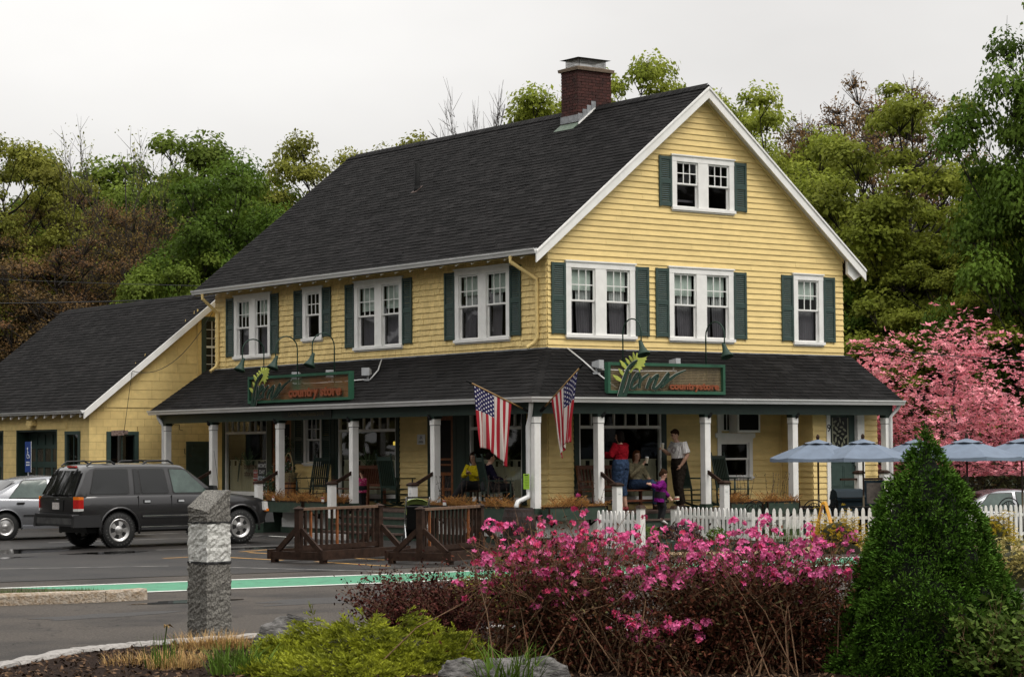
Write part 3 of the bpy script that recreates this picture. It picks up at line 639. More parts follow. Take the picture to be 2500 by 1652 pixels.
while k < hl-.05:
    e = min(k+.26, hl); cap = MB(); sL = (Vector((0, 1, 0))-hd_*hd_.y).normalized(); sG = (Vector((1, 0, 0))-hd_*hd_.x).normalized()
    p0, p1 = a_+hd_*k, a_+hd_*e; vv = []
    for p, h in ((p0, .024), (p1, .010)):
        vv += [p+Vector((0, .16, 0))+nL*.004, p+Vector((0, 0, h)), p+Vector((.16, 0, 0))+nG*.004]
    vv += [p0+Vector((0, .16, -.01)), p0, p0+Vector((.16, 0, -.01))]
    cap.add(vv, [(0,1,4,3),(1,2,5,4),(6,7,1,0),(7,8,2,1)]); cap.a = [rng.random()]*4; cap.build('hip_cap', m_roof2, house, fix=False); k += .165
# flashing line where the porch roof meets the walls
b = MB(); b.box(-.045, -.04, ZT_-.02, -.03, LH, ZT_+.018); b.box(-.045, -.045, ZT_-.02, W_, -.03, ZT_+.012); b.build('wall_flashing', m_lead, house)
gutter((-PD-.005, -PD-.005, ZE+.005), (-PD-.005, YL, ZE+.005), (-1, 0, 0), house, mit0=1.)
gutter((-PD-.005, -PD-.005, ZE+.005), (XR, -PD-.005, ZE+.005), (0, -1, 0), house, mit0=1.)
# beam and soffit
bm_ = MB(); BZ0 = 2.66
bm_.box(-1.53, -1.53, BZ0, -1.35, 14.6, ZE-.075); bm_.box(-1.35, -1.53, BZ0, 8.83, -1.35, ZE-.075); bm_.build('porch_beam', m_dgrn, house)
fs_ = MB(); fs_.box(-PD, -PD, ZE-.10, -1.53, 14.8, ZE-.072); fs_.box(-1.53, -PD, ZE-.10, 9.0, -1.53, ZE-.072); fs_.build('porch_fascia', m_dgrn, house)
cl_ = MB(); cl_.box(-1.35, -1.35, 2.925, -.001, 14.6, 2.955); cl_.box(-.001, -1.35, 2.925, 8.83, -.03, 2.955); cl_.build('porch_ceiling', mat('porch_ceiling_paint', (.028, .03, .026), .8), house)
ec = MB(); ec.add([(XR-.02, -PD, ZE-.07), (XR-.02, 0, ZT_-.07), (XR-.02, 0, 2.95), (XR-.02, -PD, 2.93)], [(0,1,2,3)]); ec.add([(-PD, YL-.02, ZE-.07), (0, YL-.02, ZT_-.07), (0, YL-.02, 2.95), (-PD, YL-.02, 2.93)], [(0,1,2,3)]); ec.build('porch_end_board', m_dgrn, house)
# posts
POST_L = [14.34, 11.89, 8.64, 5.38, 2.13]; POST_G = [.22, 3.17, 5.76, 8.70]; PX = -1.43
pm = MB(); h = .078; pm.box(-h, -h, .74, h, h, 2.46); pm.box(-h-.008, -h-.008, 2.47, h+.008, h+.008, 2.60); pmesh = pm.mesh('post', m_white); fixn(pmesh)
bsm = MB(); bsm.box(-.10, -.10, .62, .10, .10, .74); bsmesh = bsm.mesh('base', m_sgrn); fixn(bsmesh)
cpm = MB(); cpm.box(-.095, -.095, 2.60, .095, .095, 2.66); cpm.box(-h-.004, -h-.004, 2.458, h+.004, h+.004, 2.472)
cpm.add([(.095, -.03, 2.64), (.19, -.03, 2.66), (.095, .03, 2.64), (.19, .03, 2.66), (.095, -.03, 2.56), (.095, .03, 2.56)], [(0,1,3,2),(0,4,1),(2,3,5),(1,4,5,3)]); cmesh = cpm.mesh('cap', m_dgrn); fixn(cmesh)
for x, y in [(PX, y) for y in POST_L]+[(PX, PX)]+[(x, PX) for x in POST_G]:
    o = put('porch_post', pmesh, house, (x, y, 0)); put('post_base', bsmesh, o); put('post_cap', cmesh, o)
# deck, skirt, stairs
dk = MB(); dk.box(-1.56, -1.56, .575, 0, 14.45, .62); dk.box(0, -1.56, .575, 8.85, 0, .62); dk.build('deck', m_tread, house)
sk = MB()
def skirt(P, a0, a1, mb):
    mb.prism([(a0, .0), (a1, .0), (a1, .14), (a0, .14)], P, 1.30, 1.50); mb.prism([(a0, .50), (a1, .50), (a1, .574), (a0, .574)], P, 1.30, 1.52)
sg = MB(); sw_ = MB()
for a0, a1 in ((5.5, 8.5), (-1.5, 2.05), (11.9, 14.4)): skirt(PL, a0, a1, sg)
for a0, a1 in ((-1.49, .15), (3.25, 8.8)): skirt(PG, a0, a1, sg)
for P, rr_ in ((PL, ((5.5, 8.5), (-1.49, 2.05), (11.9, 14.4))), (PG, ((-1.49, .15), (3.25, 8.8)))):
    for a0, a1 in rr_:
        x = a0
        while x < a1-.02: sw_.prism([(x+.005, .141), (min(x+.048, a1), .141), (min(x+.048, a1), .499), (x+.005, .499)], P, 1.455, 1.47); x += .05
sg.build('skirt_frame', m_sgrn, house); sw_.build('skirt_boards', m_white, house, kind='stuff')
def stair(P, a0, a1):
    r0 = MB(); r0.prism([(a0, 0), (a1, 0), (a1, .574), (a0, .574)], P, 1.30, 1.545); st = r0.build('stair', m_sgrn, house)
    for i, z in enumerate((.465, .31, .155)):
        d = 1.545+.28*i
        b = MB(); b.prism([(a0, 0), (a1, 0), (a1, z-.036), (a0, z-.036)], P, d+.001, d+.255); b.build('riser', m_sgrn, st)
        b = MB(); b.prism([(a0-.03, z-.035), (a1+.03, z-.035), (a1+.03, z), (a0-.03, z)], P, d+.001, d+.29); b.build('tread', m_tread, st)
stair(PL, 2.27, 5.24); stair(PL, 8.78, 11.75); stair(PG, .36, 3.03)
nm = MB(); nm.box(-.075, -.075, .42, .075, .075, 1.17); nmesh = nm.mesh('newel', m_white); fixn(nmesh)
nb = MB(); nb.box(-.085, -.085, 0, .085, .085, .42); nbm = nb.mesh('newel_base', m_sgrn); fixn(nbm)
nc = MB(); nc.box(-.10, -.10, 1.17, .10, .10, 1.20); nc.add([(-.11, -.11, 1.20), (.11, -.11, 1.20), (.11, .11, 1.20), (-.11, .11, 1.20), (-.05, -.05, 1.245), (.05, -.05, 1.245), (.05, .05, 1.245), (-.05, .05, 1.245)], [(3,2,1,0),(0,1,5,4),(1,2,6,5),(2,3,7,6),(3,0,4,7),(4,5,6,7)]); ncm = nc.mesh('newel_cap', m_brownw); fixn(ncm)
for x, y in ((-2.02, 8.64), (-2.02, 5.38), (-2.02, 2.13), (-2.02, 11.89), (.22, -2.02), (3.17, -2.02)):
    o = put('newel_post', nmesh, house, (x, y, 0)); put('newel_base', nbm, o); put('newel_cap', ncm, o)
    p = Vector((x, y, 1.17)); q = Vector((PX, y, 1.46)) if x < -1.9 else Vector((x, PX, 1.46)); d = (q-p).normalized()
    b = MB(); b.bar(p+d*.0+Vector((0, 0, -.01)), q, .045, .075); b.build('handrail', m_brownw, house)
    b = MB()
# rails and short newels at the right-hand end of the porch
for x in (7.18, 7.98):
    o = put('newel_post', nmesh, house, (x, -2.05, .17)); put('newel_cap', ncm, o); put('newel_base', nbm, o, (0, 0, -.17))
b = MB(); b.bar((6.6, -2.05, 1.22), (7.1, -2.05, 1.22), .05, .05); b.bar((7.26, -2.06, 1.22), (7.9, -2.06, 1.22), .05, .05); b.bar((8.1, -1.9, 1.25), (8.55, -1.5, 1.27), .05, .05); b.bar((8.72, -1.53, 1.26), (9.9, -1.6, 1.26), .05, .05); b.build('handrail', m_brownw, house)
# downspouts of the porch
b = MB(); b.tube([(-1.60, -1.52, 2.90), (-1.60, -1.52, 2.82), (-1.53, -1.40, 2.60), (-1.545, -1.34, 2.4), (-1.545, -1.34, 1.10), (-1.56, -1.36, .98), (-1.88, -1.42, .88), (-1.93, -1.44, .80), (-1.93, -1.44, .74)], .048, 10); b.build('downspout', m_gut, house, smooth=True)
pipe([(-1.62, 14.5, 2.90), (-1.60, 14.5, 2.80), (-1.50, 14.42, 2.6), (-1.50, 14.42, .2)], .048, house, m_gut)
pipe([(8.95, -1.62, 2.9), (8.93, -1.6, 2.82), (8.76, -1.53, 2.62), (8.76, -1.53, .5)], .045, house, m_gut)
pipe([(6.70, -.045, 2.9), (6.70, -.045, .62)], .018, house, m_yel, 'wall_pipe', 6)

# ---- vestibule with the front door "9"
VX0, VX1, VY = 6.75, 8.80, 1.045
PV = lambda s, d, z: (s, -VY-d, z)
PS = lambda s, d, z: (VX0-d, s, z)
clapboards(PV, VX0-.02, VX1, ZB, 2.93, [(7.17, 8.33, .5, 3.0)], house)
clapboards(PS, -VY+.0, -.0, ZB, 2.93, [], house)
b = MB(); b.box(VX1-.05, -VY+.01, ZB, VX1-.01, 0, 2.93); b.build('vestibule_side', m_yel, house)
dr = MB(); dr.prism([(7.26, .66), (8.13, .66), (8.13, 2.72), (7.26, 2.72)], PV, -.10, -.05)
door = dr.build('front_door', m_grn, house)
for q in ((7.33, 8.06, .74, .95), (7.33, 7.66, 1.02, 1.52), (7.73, 8.06, 1.02, 1.52), (7.33, 8.06, 1.58, 1.66)):
    b = MB(); b.prism([(q[0], q[2]), (q[1], q[2]), (q[1], q[3]), (q[0], q[3])], PV, -.05, -.042); b.prism([(q[0]+.04, q[2]+.03), (q[1]-.04, q[2]+.03), (q[1]-.04, q[3]-.03), (q[0]+.04, q[3]-.03)], PV, -.042, -.034); b.build('door_panel', m_grn, door)
b = MB(); b.prism([(7.38, 1.72), (7.95, 1.72), (7.95, 2.62), (7.38, 2.62)], PV, -.05, -.045); b.build('door_light', m_dark, door)
# lace panel: leaf-and-vine openwork
lc = MB(); r_ = random.Random(4)
for i in range(26):
    s = 7.44+.42*((i*.381) % 1); z = 1.76+.82*(i/26); a = r_.uniform(0, 6.28); L_ = r_.uniform(.05, .085)
    pts = [(s+L_*math.cos(a)*t+w*math.sin(a)*L_*.45, z+L_*math.sin(a)*t-w*math.cos(a)*L_*.45) for t, w in ((-1, 0), (-.4, .8), (.3, .8), (1, 0), (.3, -.8), (-.4, -.8))]
    lc.prism(pts, PV, -.0440-i*.00002, -.0425)
for s in (7.40, 7.89): lc.prism([(s, 1.74), (s+.035, 1.74), (s+.035, 2.6), (s, 2.6)], PV, -.0445, -.042)
lc.build('lace_curtain', m_cream, door)
b = MB(); b.add([PV(7.38, -.038, 1.72), PV(7.95, -.038, 1.72), PV(7.95, -.038, 2.62), PV(7.38, -.038, 2.62)], [(0,1,2,3)]); b.build('pane', m_glass2, door)
b = MB(); b.tube([PV(8.06, -.03, 1.36), PV(8.06, .03, 1.38), PV(8.06, .03, 1.5), PV(8.06, -.03, 1.52)], .012, 6); b.cbox(PV(8.06, -.03, 1.6), (.05, .03, .06)); b.build('handle', m_black, door)
b = MB(); b.prism([(7.15, .62), (7.26, .62), (7.26, 2.90), (7.15, 2.90)], PV, -.06, .05); b.prism([(8.13, .62), (8.35, .62), (8.35, 2.90), (8.13, 2.90)], PV, -.06, .05); b.prism([(7.26, 2.72), (8.13, 2.72), (8.13, 2.90), (7.26, 2.90)], PV, -.06, .048)
cas = b.build('door_casing', m_white, house)
o = put('house_number', text_mesh('9', .24, m_black, .004), cas); o.location = PV(7.205, .055, 2.36); o.rotation_euler = (R(90), 0, 0)

# ---- shop windows under the porch
def storefront(P, s0, s1, parent, z0=.80, z1=2.92, flip=1, lamp=False):
    f = MB(); g = .135
    f.prism([(s0, z0), (s0+g, z0), (s0+g, z1), (s0, z1)], P, -.05, .05); f.prism([(s1-g, z0), (s1, z0), (s1, z1), (s1-g, z1)], P, -.05, .05); f.prism([(s0-.02, z0-.06), (s1+.02, z0-.06), (s1+.02, z0), (s0-.02, z0)], P, -.05, .075)
    wo = f.build('shop_window', m_dgrn, parent); i0, i1 = s0+g, s1-g
    w_ = MB(); e = .045
    w_.prism([(i0, z0), (i0+e, z0), (i0+e, z1), (i0, z1)], P, -.05, .03); w_.prism([(i1-e, z0), (i1, z0), (i1, z1), (i1-e, z1)], P, -.05, .03)
    w_.prism([(i0+e, z0), (i1-e, z0), (i1-e, z0+.10), (i0+e, z0+.10)], P, -.05, .031); w_.prism([(i0+e, 2.37), (i1-e, 2.37), (i1-e, 2.435), (i0+e, 2.435)], P, -.05, .035)
    for k in range(1, 7):
        x = i0+e+(i1-i0-2*e)*k/7; w_.prism([(x-.012, 2.435), (x+.012, 2.435), (x+.012, z1), (x-.012, z1)], P, -.04, .02)
    w_.build('sash', m_white, wo)
    for k in range(7):
        x0, x1 = i0+e+(i1-i0-2*e)*k/7, i0+e+(i1-i0-2*e)*(k+1)/7; b = MB(); b.add([P(x0, -.01, 2.435), P(x1, -.01, 2.435), P(x1, -.01, z1), P(x0, -.01, z1)], [(0,1,2,3)]); b.build('pane', m_glass2, wo)
    b = MB(); b.add([P(i0+e, -.01, z0+.10), P(i1-e, -.01, z0+.10), P(i1-e, -.01, 2.37), P(i0+e, -.01, 2.37)], [(0,1,2,3)]); b.build('pane', m_glass2, wo)
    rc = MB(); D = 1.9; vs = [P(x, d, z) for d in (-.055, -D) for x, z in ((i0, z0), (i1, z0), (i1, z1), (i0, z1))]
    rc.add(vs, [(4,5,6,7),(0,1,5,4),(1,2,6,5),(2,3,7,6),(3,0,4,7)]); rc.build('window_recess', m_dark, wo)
    # half curtain on a rod with a tab-top
    c = MB(); n = 60; vs = []; fs = []; r = random.Random(int(s0*10))
    for k in range(n+1):
        t = k/n; x = i0+e+.02+(i1-i0-2*e-.04)*t; d = -.10+.016*math.sin(t*70+r.random())
        for z in (z0+.10, 1.2, 1.56): vs.append(P(x, d, z))
    for k in range(n):
        for j in range(2): fs.append((k*3+j, (k+1)*3+j, (k+1)*3+j+1, k*3+j+1))
    c.add(vs, fs)
    for k in range(n//3):
        if k % 3 == 2: continue
        x = i0+e+.02+(i1-i0-2*e-.04)*(k+.5)/(n//3); wd = (i1-i0)/(n//3)*.46; c.add([P(x-wd, -.10, 1.555), P(x+wd, -.10, 1.555), P(x+wd, -.10, 1.70), P(x-wd, -.10, 1.70)], [(0,1,2,3)])
    c.prism([(i0+e, 1.685), (i1-e, 1.685), (i1-e, 1.712), (i0+e, 1.712)], P, -.108, -.094); c.build('half_curtain', m_cream, wo, smooth=False, fix=False)
    return wo
m_decal = mat('brown_window_decal', (.07, .035, .015), .6)
m_fern = mat('fern_leaf', (.045, .085, .03), .6, .4, 8)
sws = []
for i, (a, b, c, d) in enumerate(STORE_L): sws.append(storefront(PL, a, b, house))
for (a, b, c, d) in STORE_G: sws.append(storefront(PG, a, b, house))
ROTL, ROTG = (R(90), 0, R(-90)), (R(90), 0, 0)
def lettering(body, size, m, parent, P, s, d, z, left=True, name='lettering', **k):
    o = put(name, text_mesh(body, size, m, **k), parent); o.location = P(s, d, z); o.rotation_euler = ROTL if left else ROTG; return o
for wo, s in ((sws[0], 12.55), (sws[1], 6.95)):
    lettering('country', .21, m_decal, wo, PL, s, -.006, 1.54, extrude=.001, bold=.004); lettering('store', .21, m_decal, wo, PL, s+.08, -.006, 1.36, extrude=.001, bold=.004)
    b = MB(); b.prism([(s+.62, 1.15), (s+.66, 1.15), (s+.60, 1.55), (s+.38, 1.95), (s+.52, 1.55)], PL, -.0075, -.0055); b.build('fern_decal', m_dgrn, wo)
# leafy fern fronds standing behind the glass
def fronds(parent, P, s, z, n, L_, m, name='window_fern', seed=0, dd=-.5, spread=1.):
    r = random.Random(seed); b = MB()
    for i in range(n):
        a = r.uniform(-1.1, 1.1)*spread; l = L_*r.uniform(.6, 1.1); da = r.uniform(-.3, .3)
        for k in range(14):
            t = (k+1)/14; x = s+math.sin(a)*l*t; zz = z+math.cos(a)*l*t*(1-.25*t); w = .09*l*(1-t*.75)+.01
            for sg in (-1, 1):
                ex = x+math.cos(a)*w*sg+.03; ez = zz-math.sin(a)*w*sg+.05
                b.add([P(x, dd+da*t, zz), P((x+ex)/2+.008, dd+da*t, (zz+ez)/2-.008), P(ex, dd+da*t+.02, ez), P((x+ex)/2-.008, dd+da*t, (zz+ez)/2+.008)], [(0,1,2,3)])
    return b.build(name, m, parent, fix=False)
fronds(sws[0], PL, 12.7, 1.5, 9, .62, m_fern, seed=2, dd=-.035); fronds(sws[1], PL, 7.0, 1.5, 9, .62, m_fern, seed=3, dd=-.035); fronds(sws[2], PL, 1.5, 1.55, 8, .6, m_fern, seed=5, dd=-.035)
# fluorescent fitting lit inside the second shop window
b = MB(); b.bar(PL(5.9, -1.2, 2.07), PL(7.6, -1.2, 2.10), .16, .09); b.build('ceiling_lamp', mat('lit_lamp_yellow', (.85, .60, .10), .5, emit=.9), sws[1])
# posters in the first shop window
m_wtxt = mat('white_print', (.62, .64, .66), .6); m_poster = mat('navy_poster', (.018, .022, .032), .5); m_red = mat('red_print', (.33, .03, .03), .6); m_ltb = mat('pale_blue_print', (.40, .46, .52), .6); m_ink = mat('black_print', (.015, .015, .015), .6)
b = MB(); b.prism([(11.72, .98), (12.12, .98), (12.12, 1.66), (11.72, 1.66)], PL, .002, .010); po = b.build('poster', m_poster, sws[0])
b = MB(); b.prism([(11.725, 1.15), (12.115, 1.15), (12.115, 1.30), (11.725, 1.30)], PL, .011, .013); b.build('poster_band', m_ltb, po)
for tx, sz, z, m in (("MOM'S", .135, 1.56, m_wtxt), ('DAY', .135, 1.40, m_wtxt), ('6-11am', .105, 1.225, m_ink), ('+ FLOWERS', .062, 1.075, m_wtxt)): lettering(tx, sz, m, po, PL, 11.92, .0145, z, extrude=.001, bold=.003)
b = MB(); b.prism([(12.14, 1.03), (12.36, 1.03), (12.36, 1.47), (12.14, 1.47)], PL, .002, .008); p2 = b.build('help_wanted_notice', m_cream, sws[0])
for z0, z1 in ((1.32, 1.45), (1.18, 1.30), (1.08, 1.14)): b = MB(); b.prism([(12.15, z0), (12.35, z0), (12.35, z1), (12.15, z1)], PL, .009, .011); b.build('notice_band', m_red, p2)
lettering('HELP', .085, m_wtxt, p2, PL, 12.25, .0125, 1.385, extrude=.001, bold=.002); lettering('WANTED', .055, m_wtxt, p2, PL, 12.25, .0125, 1.24, extrude=.001, bold=.002)
# screen doors
def screen_door(P, s0, s1, parent):
    b = MB(); z0, z1 = .63, 2.72; st = .105
    b.prism([(s0, z0), (s0+st, z0), (s0+st, z1), (s0, z1)], P, -.02, .03); b.prism([(s1-st, z0), (s1, z0), (s1, z1), (s1-st, z1)], P, -.02, .03)
    for q0, q1 in ((z0, .82), (1.02, 1.08), (1.36, 1.43), (1.58, 1.62), (1.70, 1.745), (z1-.12, z1)): b.prism([(s0+st, q0), (s1-st, q0), (s1-st, q1), (s0+st, q1)], P, -.018, .028)
    c = (s0+s1)/2; b.prism([(c-.03, .82), (c+.03, .82), (c+.03, 1.36), (c-.03, 1.36)], P, -.016, .026)
    d = b.build('screen_door', m_orange, parent); b = MB(); b.add([P(s0+st, .0, z0), P(s1-st, .0, z0), P(s1-st, .0, z1), P(s0+st, .0, z1)], [(0,1,2,3)]); b.build('screen', m_dark, d, fix=False)
    b = MB(); b.cbox(P(s1-.05, .045, 1.55), (.03, .03, .09)); b.build('handle', m_black, d)
    f = MB(); f.prism([(s0-.13, .62), (s0-.005, .62), (s0-.005, 2.9), (s0-.13, 2.9)], P, -.02, .055); f.prism([(s1+.005, .62), (s1+.13, .62), (s1+.13, 2.9), (s1+.005, 2.9)], P, -.02, .055); f.prism([(s0-.005, 2.725), (s1+.005, 2.725), (s1+.005, 2.9), (s0-.005, 2.9)], P, -.02, .053); f.build('door_frame', m_dgrn, parent)
screen_door(PL, 10.42, 11.36, house); screen_door(PL, 3.43, 4.30, house)
b = MB(); b.prism([(2.96, .62), (3.29, .62), (3.29, 2.9), (2.96, 2.9)], PL, 0.03, .057); b.build('door_side_panel', m_dgrn, house)
window(PL, 8.99, 9.85, 1.56, 2.86, 1, house, shade=0, curtain=None, seed=9)
shutter(PL, 8.57, 8.98, 1.60, 2.85, house); shutter(PL, 9.86, 10.27, 1.60, 2.85, house)
b = MB(); b.prism([(8.41, .70), (8.55, .70), (8.55, 2.9), (8.41, 2.9)], PL, .03, .055); b.build('corner_trim', m_dgrn, house)
# gable-side window with the air conditioner above it
window(PG, 4.77, 5.83, 1.21, 2.18, 1, house, shade=0, curtain=None, seed=5, grid=(1, 1))
b = MB(); b.prism([(4.77, 2.19), (4.88, 2.19), (4.88, 2.9), (4.77, 2.9)], PG, -.01, .05); b.prism([(4.70, 2.17), (5.90, 2.17), (5.90, 2.27), (4.70, 2.27)], PG, .03, .062); b.prism([(4.88, 2.27), (5.83, 2.27), (5.83, 2.9), (4.88, 2.9)], PG, -.01, .01); b.build('upper_frame', m_white, house)
for s in (4.99, 5.09): b = MB(); b.prism([(s, 2.34), (s+.07, 2.34), (s+.07, 2.9), (s, 2.9)], PG, .011, .014); b.build('slot_pane', m_dark, house)
b = MB(); b.prism([(5.14, 2.28), (5.83, 2.28), (5.83, 2.80), (5.14, 2.80)], PG, .0101, .30); ac = b.build('air_conditioner', m_white, house)
b = MB(); b.prism([(5.19, 2.33), (5.78, 2.33), (5.78, 2.76), (5.19, 2.76)], PG, .301, .304)
for k in range(11): z = 2.345+k*.037; b.prism([(5.195, z), (5.775, z), (5.775, z+.012), (5.195, z+.012)], PG, .304, .309)
b.build('grille', m_black, ac)
# plaque and notices
b = MB(); b.prism([(4.55, 2.06), (4.86, 2.06), (4.86, 2.29), (4.55, 2.29)], PL, .03, .045); pq = b.build('wall_plaque', m_white, house)
for z, wd in ((2.10, .2), (2.125, .16)): b = MB(); b.prism([(4.705-wd/2, z), (4.705+wd/2, z), (4.705+wd/2, z+.012), (4.705-wd/2, z+.012)], PL, .046, .048); b.build('plaque_line', m_ink, pq)
b = MB(); b.prism([(4.64, 2.18), (4.67, 2.25), (4.72, 2.26), (4.76, 2.20), (4.73, 2.17), (4.69, 2.20)], PL, .046, .048); b.build('plaque_drawing', m_curt, pq)
lb = MB(); lb.prism([(6.15, 2.70), (8.35, 2.70), (8.35, 2.885), (6.15, 2.885)], PL, 1.531, 1.55); lbo = lb.build('name_board', mat('black_green_board', (.008, .012, .010), .5), house)
lettering('Carlisle, Massachusetts 01741', .135, mat('dull_gold_lettering', (.10, .075, .03), .5), lbo, PL, 7.25, 1.553, 2.79, extrude=.001)
m_paper = mat('lime_paper', (.36, .62, .05), .8, .05, 4.); m_wp = mat('white_paper', (.72, .72, .70), .8, .04, 4.)
def notice(P, s0, s1, z0, z1, d, m, parent, left, lines=7, head=True):
    b = MB(); b.prism([(s0, z0), (s1, z0), (s1, z1), (s0, z1)], P, d, d+.003); n = b.build('paper_notice', m, parent); w = s1-s0
    if head: b = MB(); b.prism([(s0+w*.2, z1-.035), (s1-w*.2, z1-.035), (s1-w*.2, z1-.015), (s0+w*.2, z1-.015)], P, d+.004, d+.005); b.build('notice_heading', m_ink, n)
    b = MB()
    for k in range(lines): z = z1-.06-k*(z1-z0-.08)/lines; b.prism([(s0+w*.1, z-.004), (s1-w*rng.uniform(.1, .45), z-.004), (s1-w*.3, z), (s0+w*.1, z)], P, d+.004, d+.0048)
    b.build('notice_lines', m_ink, n); return n
PN = lambda s, d, z: (-1.545-.05-d, s, z)
notice(PN, -1.44, -1.24, 1.13, 1.44, .0, m_paper, house, True)
PW = lambda s, d, z: (s, -2.05-.076-d, z)
notice(PW, 7.915, 8.045, .98, 1.18, .0, m_paper, house, False); notice(PW, 7.92, 8.03, 1.19, 1.30, .0, m_wp, house, False, 3, False)
for x in (.22, 3.17): notice(lambda s, d, z: (s, -2.02-.076-d, z), x-.04, x+.04, .99, 1.07, .0, m_wp, house, False, 3, False)
notice(lambda s, d, z: (s, PX-.079-d, z), 3.13, 3.21, 1.40, 1.52, .0, m_wp, house, False, 3, False)
notice(lambda s, d, z: (-2.02-.076-d, s, z), 2.08, 2.17, .95, 1.08, .0, m_wp, house, False, 3, False)
# small black spotlights on the post heads
for x, y, a in [(PX-.02, yy, 1) for yy in POST_L[1:]]+[(xx, PX, 0) for xx in POST_G[:3]]:
    b = MB(); e = Vector((0, 1, 0)) if a else Vector((1, 0, 0)); p = Vector((x, y, 2.60))+ (Vector((-.10, 0, 0)) if a else Vector((0, -.10, 0)))
    b.tube([p, p+e*.04+Vector((0, 0, .02)), p+e*.10+Vector((0, 0, .09))], [.035, .04, .02], 8); b.build('spot_light', m_black, house, smooth=True)

# ================================================================ garage
gar = thing('garage_building', 'low yellow painted block garage with dark shingle roof left of the store', 'garage')
GX, GY, GE, GR, GRZ, GY1 = -3.03, 15.6, 3.03, .77, 6.18, 25.2; GS = (GRZ-GE)/(GR+3.26)
gtop = lambda x: GE+GS*(x+3.26) if x <= GR else GE+GS*(GR*2+3.26-x)
PGG = lambda s, d, z: (s, GY-d, z); PGL = lambda s, d, z: (GX-d, s, z)
HG = [(-2.50, -1.65, 1.3, 2.43), (-.13, 1.2, .0, 2.12)]; HL_ = [(16.15, 16.97, .9, 2.44), (17.52, 20.09, 0, 2.60), (20.97, 23.5, 0, 2.60)]
def blocks(P, a0, a1, zb, zt, holes, parent):
    bh_, bl_ = .20, .40; k = 0; z = zb
    while z < zt-.01:
        z1 = min(z+bh_, zt); x = a0-(k % 2)*bl_/2
        while x < a1-.005:
            for p, q, lo, hi in spans(max(x, a0), min(x+bl_, a1), z, z1, holes):
                if q-p < .02: continue
                b = MB(); j = rng.uniform(-.002, .002); g = .0035; c = .006
                b.prism([(p+g, lo+g), (q-g, lo+g), (q-g, hi-g), (p+g, hi-g)], P, -.05, .0+j); b.build('block', m_block, parent)
            x += bl_
        z = z1; k += 1
mor = MB()
def mortar(P, a0, a1, zb, zt, holes):
    zs = sorted({zb, zt, *[h[2] for h in holes if zb < h[2] < zt], *[h[3] for h in holes if zb < h[3] < zt]})
    for z0, z1 in zip(zs[:-1], zs[1:]):
        for p, q, lo, hi in spans(a0, a1, z0, z1, holes): mor.prism([(p, lo), (q, lo), (q, hi), (p, hi)], P, -.12, -.004)
mortar(PGG, GX+.005, 4.5, 0, 3.10, HG); mortar(PGL, GY+.13, GY1-.15, 0, 2.98, HL_); mor.build('block_joints', mat('joint_paint', (.40, .27, .095), .85), gar)
blocks(PGG, GX+.0, 1.2, .60, 3.10, HG, gar); blocks(PGL, GY+.001, 21.4, .6, 2.60, HL_, gar)
b = MB(); b.prism([(GY, 2.601), (GY1, 2.601), (GY1, 2.99), (GY, 2.99)], PGL, -.05, .004); b.prism([(16.95, 2.55), (21.5, 2.55), (21.5, 2.72), (16.95, 2.72)], PGL, .005, .02); b.build('garage_lintel', m_block, gar)
# wide asbestos shingles in the gable
z = 3.10; k = 0
while z < 6.0:
    z1 = z+.235; l0 = max(GX, (z-.17-GE)/GS-3.26+.17/GS*0); l1 = min(GX+7.6, 2*GR-l0); x = GX+(k % 2)*.3
    lim0 = lambda zz: (zz+.13-GE)/GS-3.26
    x = l0-rng.uniform(0, .5)
    while x < 1.3:
        p, q = max(x, lim0(z)), min(x+.61, 1.3); t0 = max(x, lim0(z1+.02))
        holeW = (.27, .95, 3.98, 5.55)
        if q > p+.03:
            for pp, qq, lo, hi in spans(p, q, z, z1, [holeW]):
                vs, fs = wedge(PGG, pp+.002, qq-.002, lo, hi+(.02 if hi == z1 else 0), max(pp, min(t0, qq))+.002, qq-.002, .020, .010); b = MB(); b.add(vs, fs); b.build('wide_shingle', m_block, gar)
        x += .61
    z = z1; k += 1
b = MB(); b.add([(GX+.05, GY+.06, 3.0), (4.55, GY+.06, 3.0), (GR, GY+.06, 6.0)], [(0,1,2)]); b.box(GX+.1, GY1-.1, 0, 4.5, GY1, 3.0); b.box(4.4, GY+.2, 0, 4.5, GY1-.1, 3.0); b.box(GX+.2, GY+.2, 2.95, 4.4, GY1-.2, 2.99); b.add([(GX, GY1-.05, 3.0), (4.55, GY1-.05, 3.0), (GR, GY1-.05, 6.0)], [(0,1,2)]); b.build('inner_wall', m_room, gar, fix=False)
b = MB(); gth = math.atan(GS); gTL = (GR+3.26)/math.cos(gth)
for sgn in (0, 1):
    X = lambda x: x if not sgn else 2*GR-x
    a = [(-3.26, GE-.012), (GR, GRZ-.012), (GR, GRZ-.10), (-3.26, GE-.10)]
    b.add([(X(x), GY-.22, z) for x, z in a]+[(X(x), GY1+.15, z) for x, z in a], [(0,1,2,3),(7,6,5,4),(0,4,5,1),(1,5,6,2),(2,6,7,3),(3,7,4,0)])
b.build('roof_deck', m_under, gar)
FG = frame((-3.26, 0, GE), (0, 1, 0), (math.cos(gth), 0, math.sin(gth)))
shingled(FG, lambda t: (GY-.23, GY1+.15), 0, gTL, gar, 'roof_shingle', m_roof, camd, VAR)
b = MB(); b.prism([(GR-.12, GRZ-.07), (GR, GRZ+.03), (GR+.12, GRZ-.07)], lambda a, d, z: (a, d, z), GY-.23, GY1+.15); b.a = [.5]*len(b.f); b.build('ridge_cap', m_roof, gar)
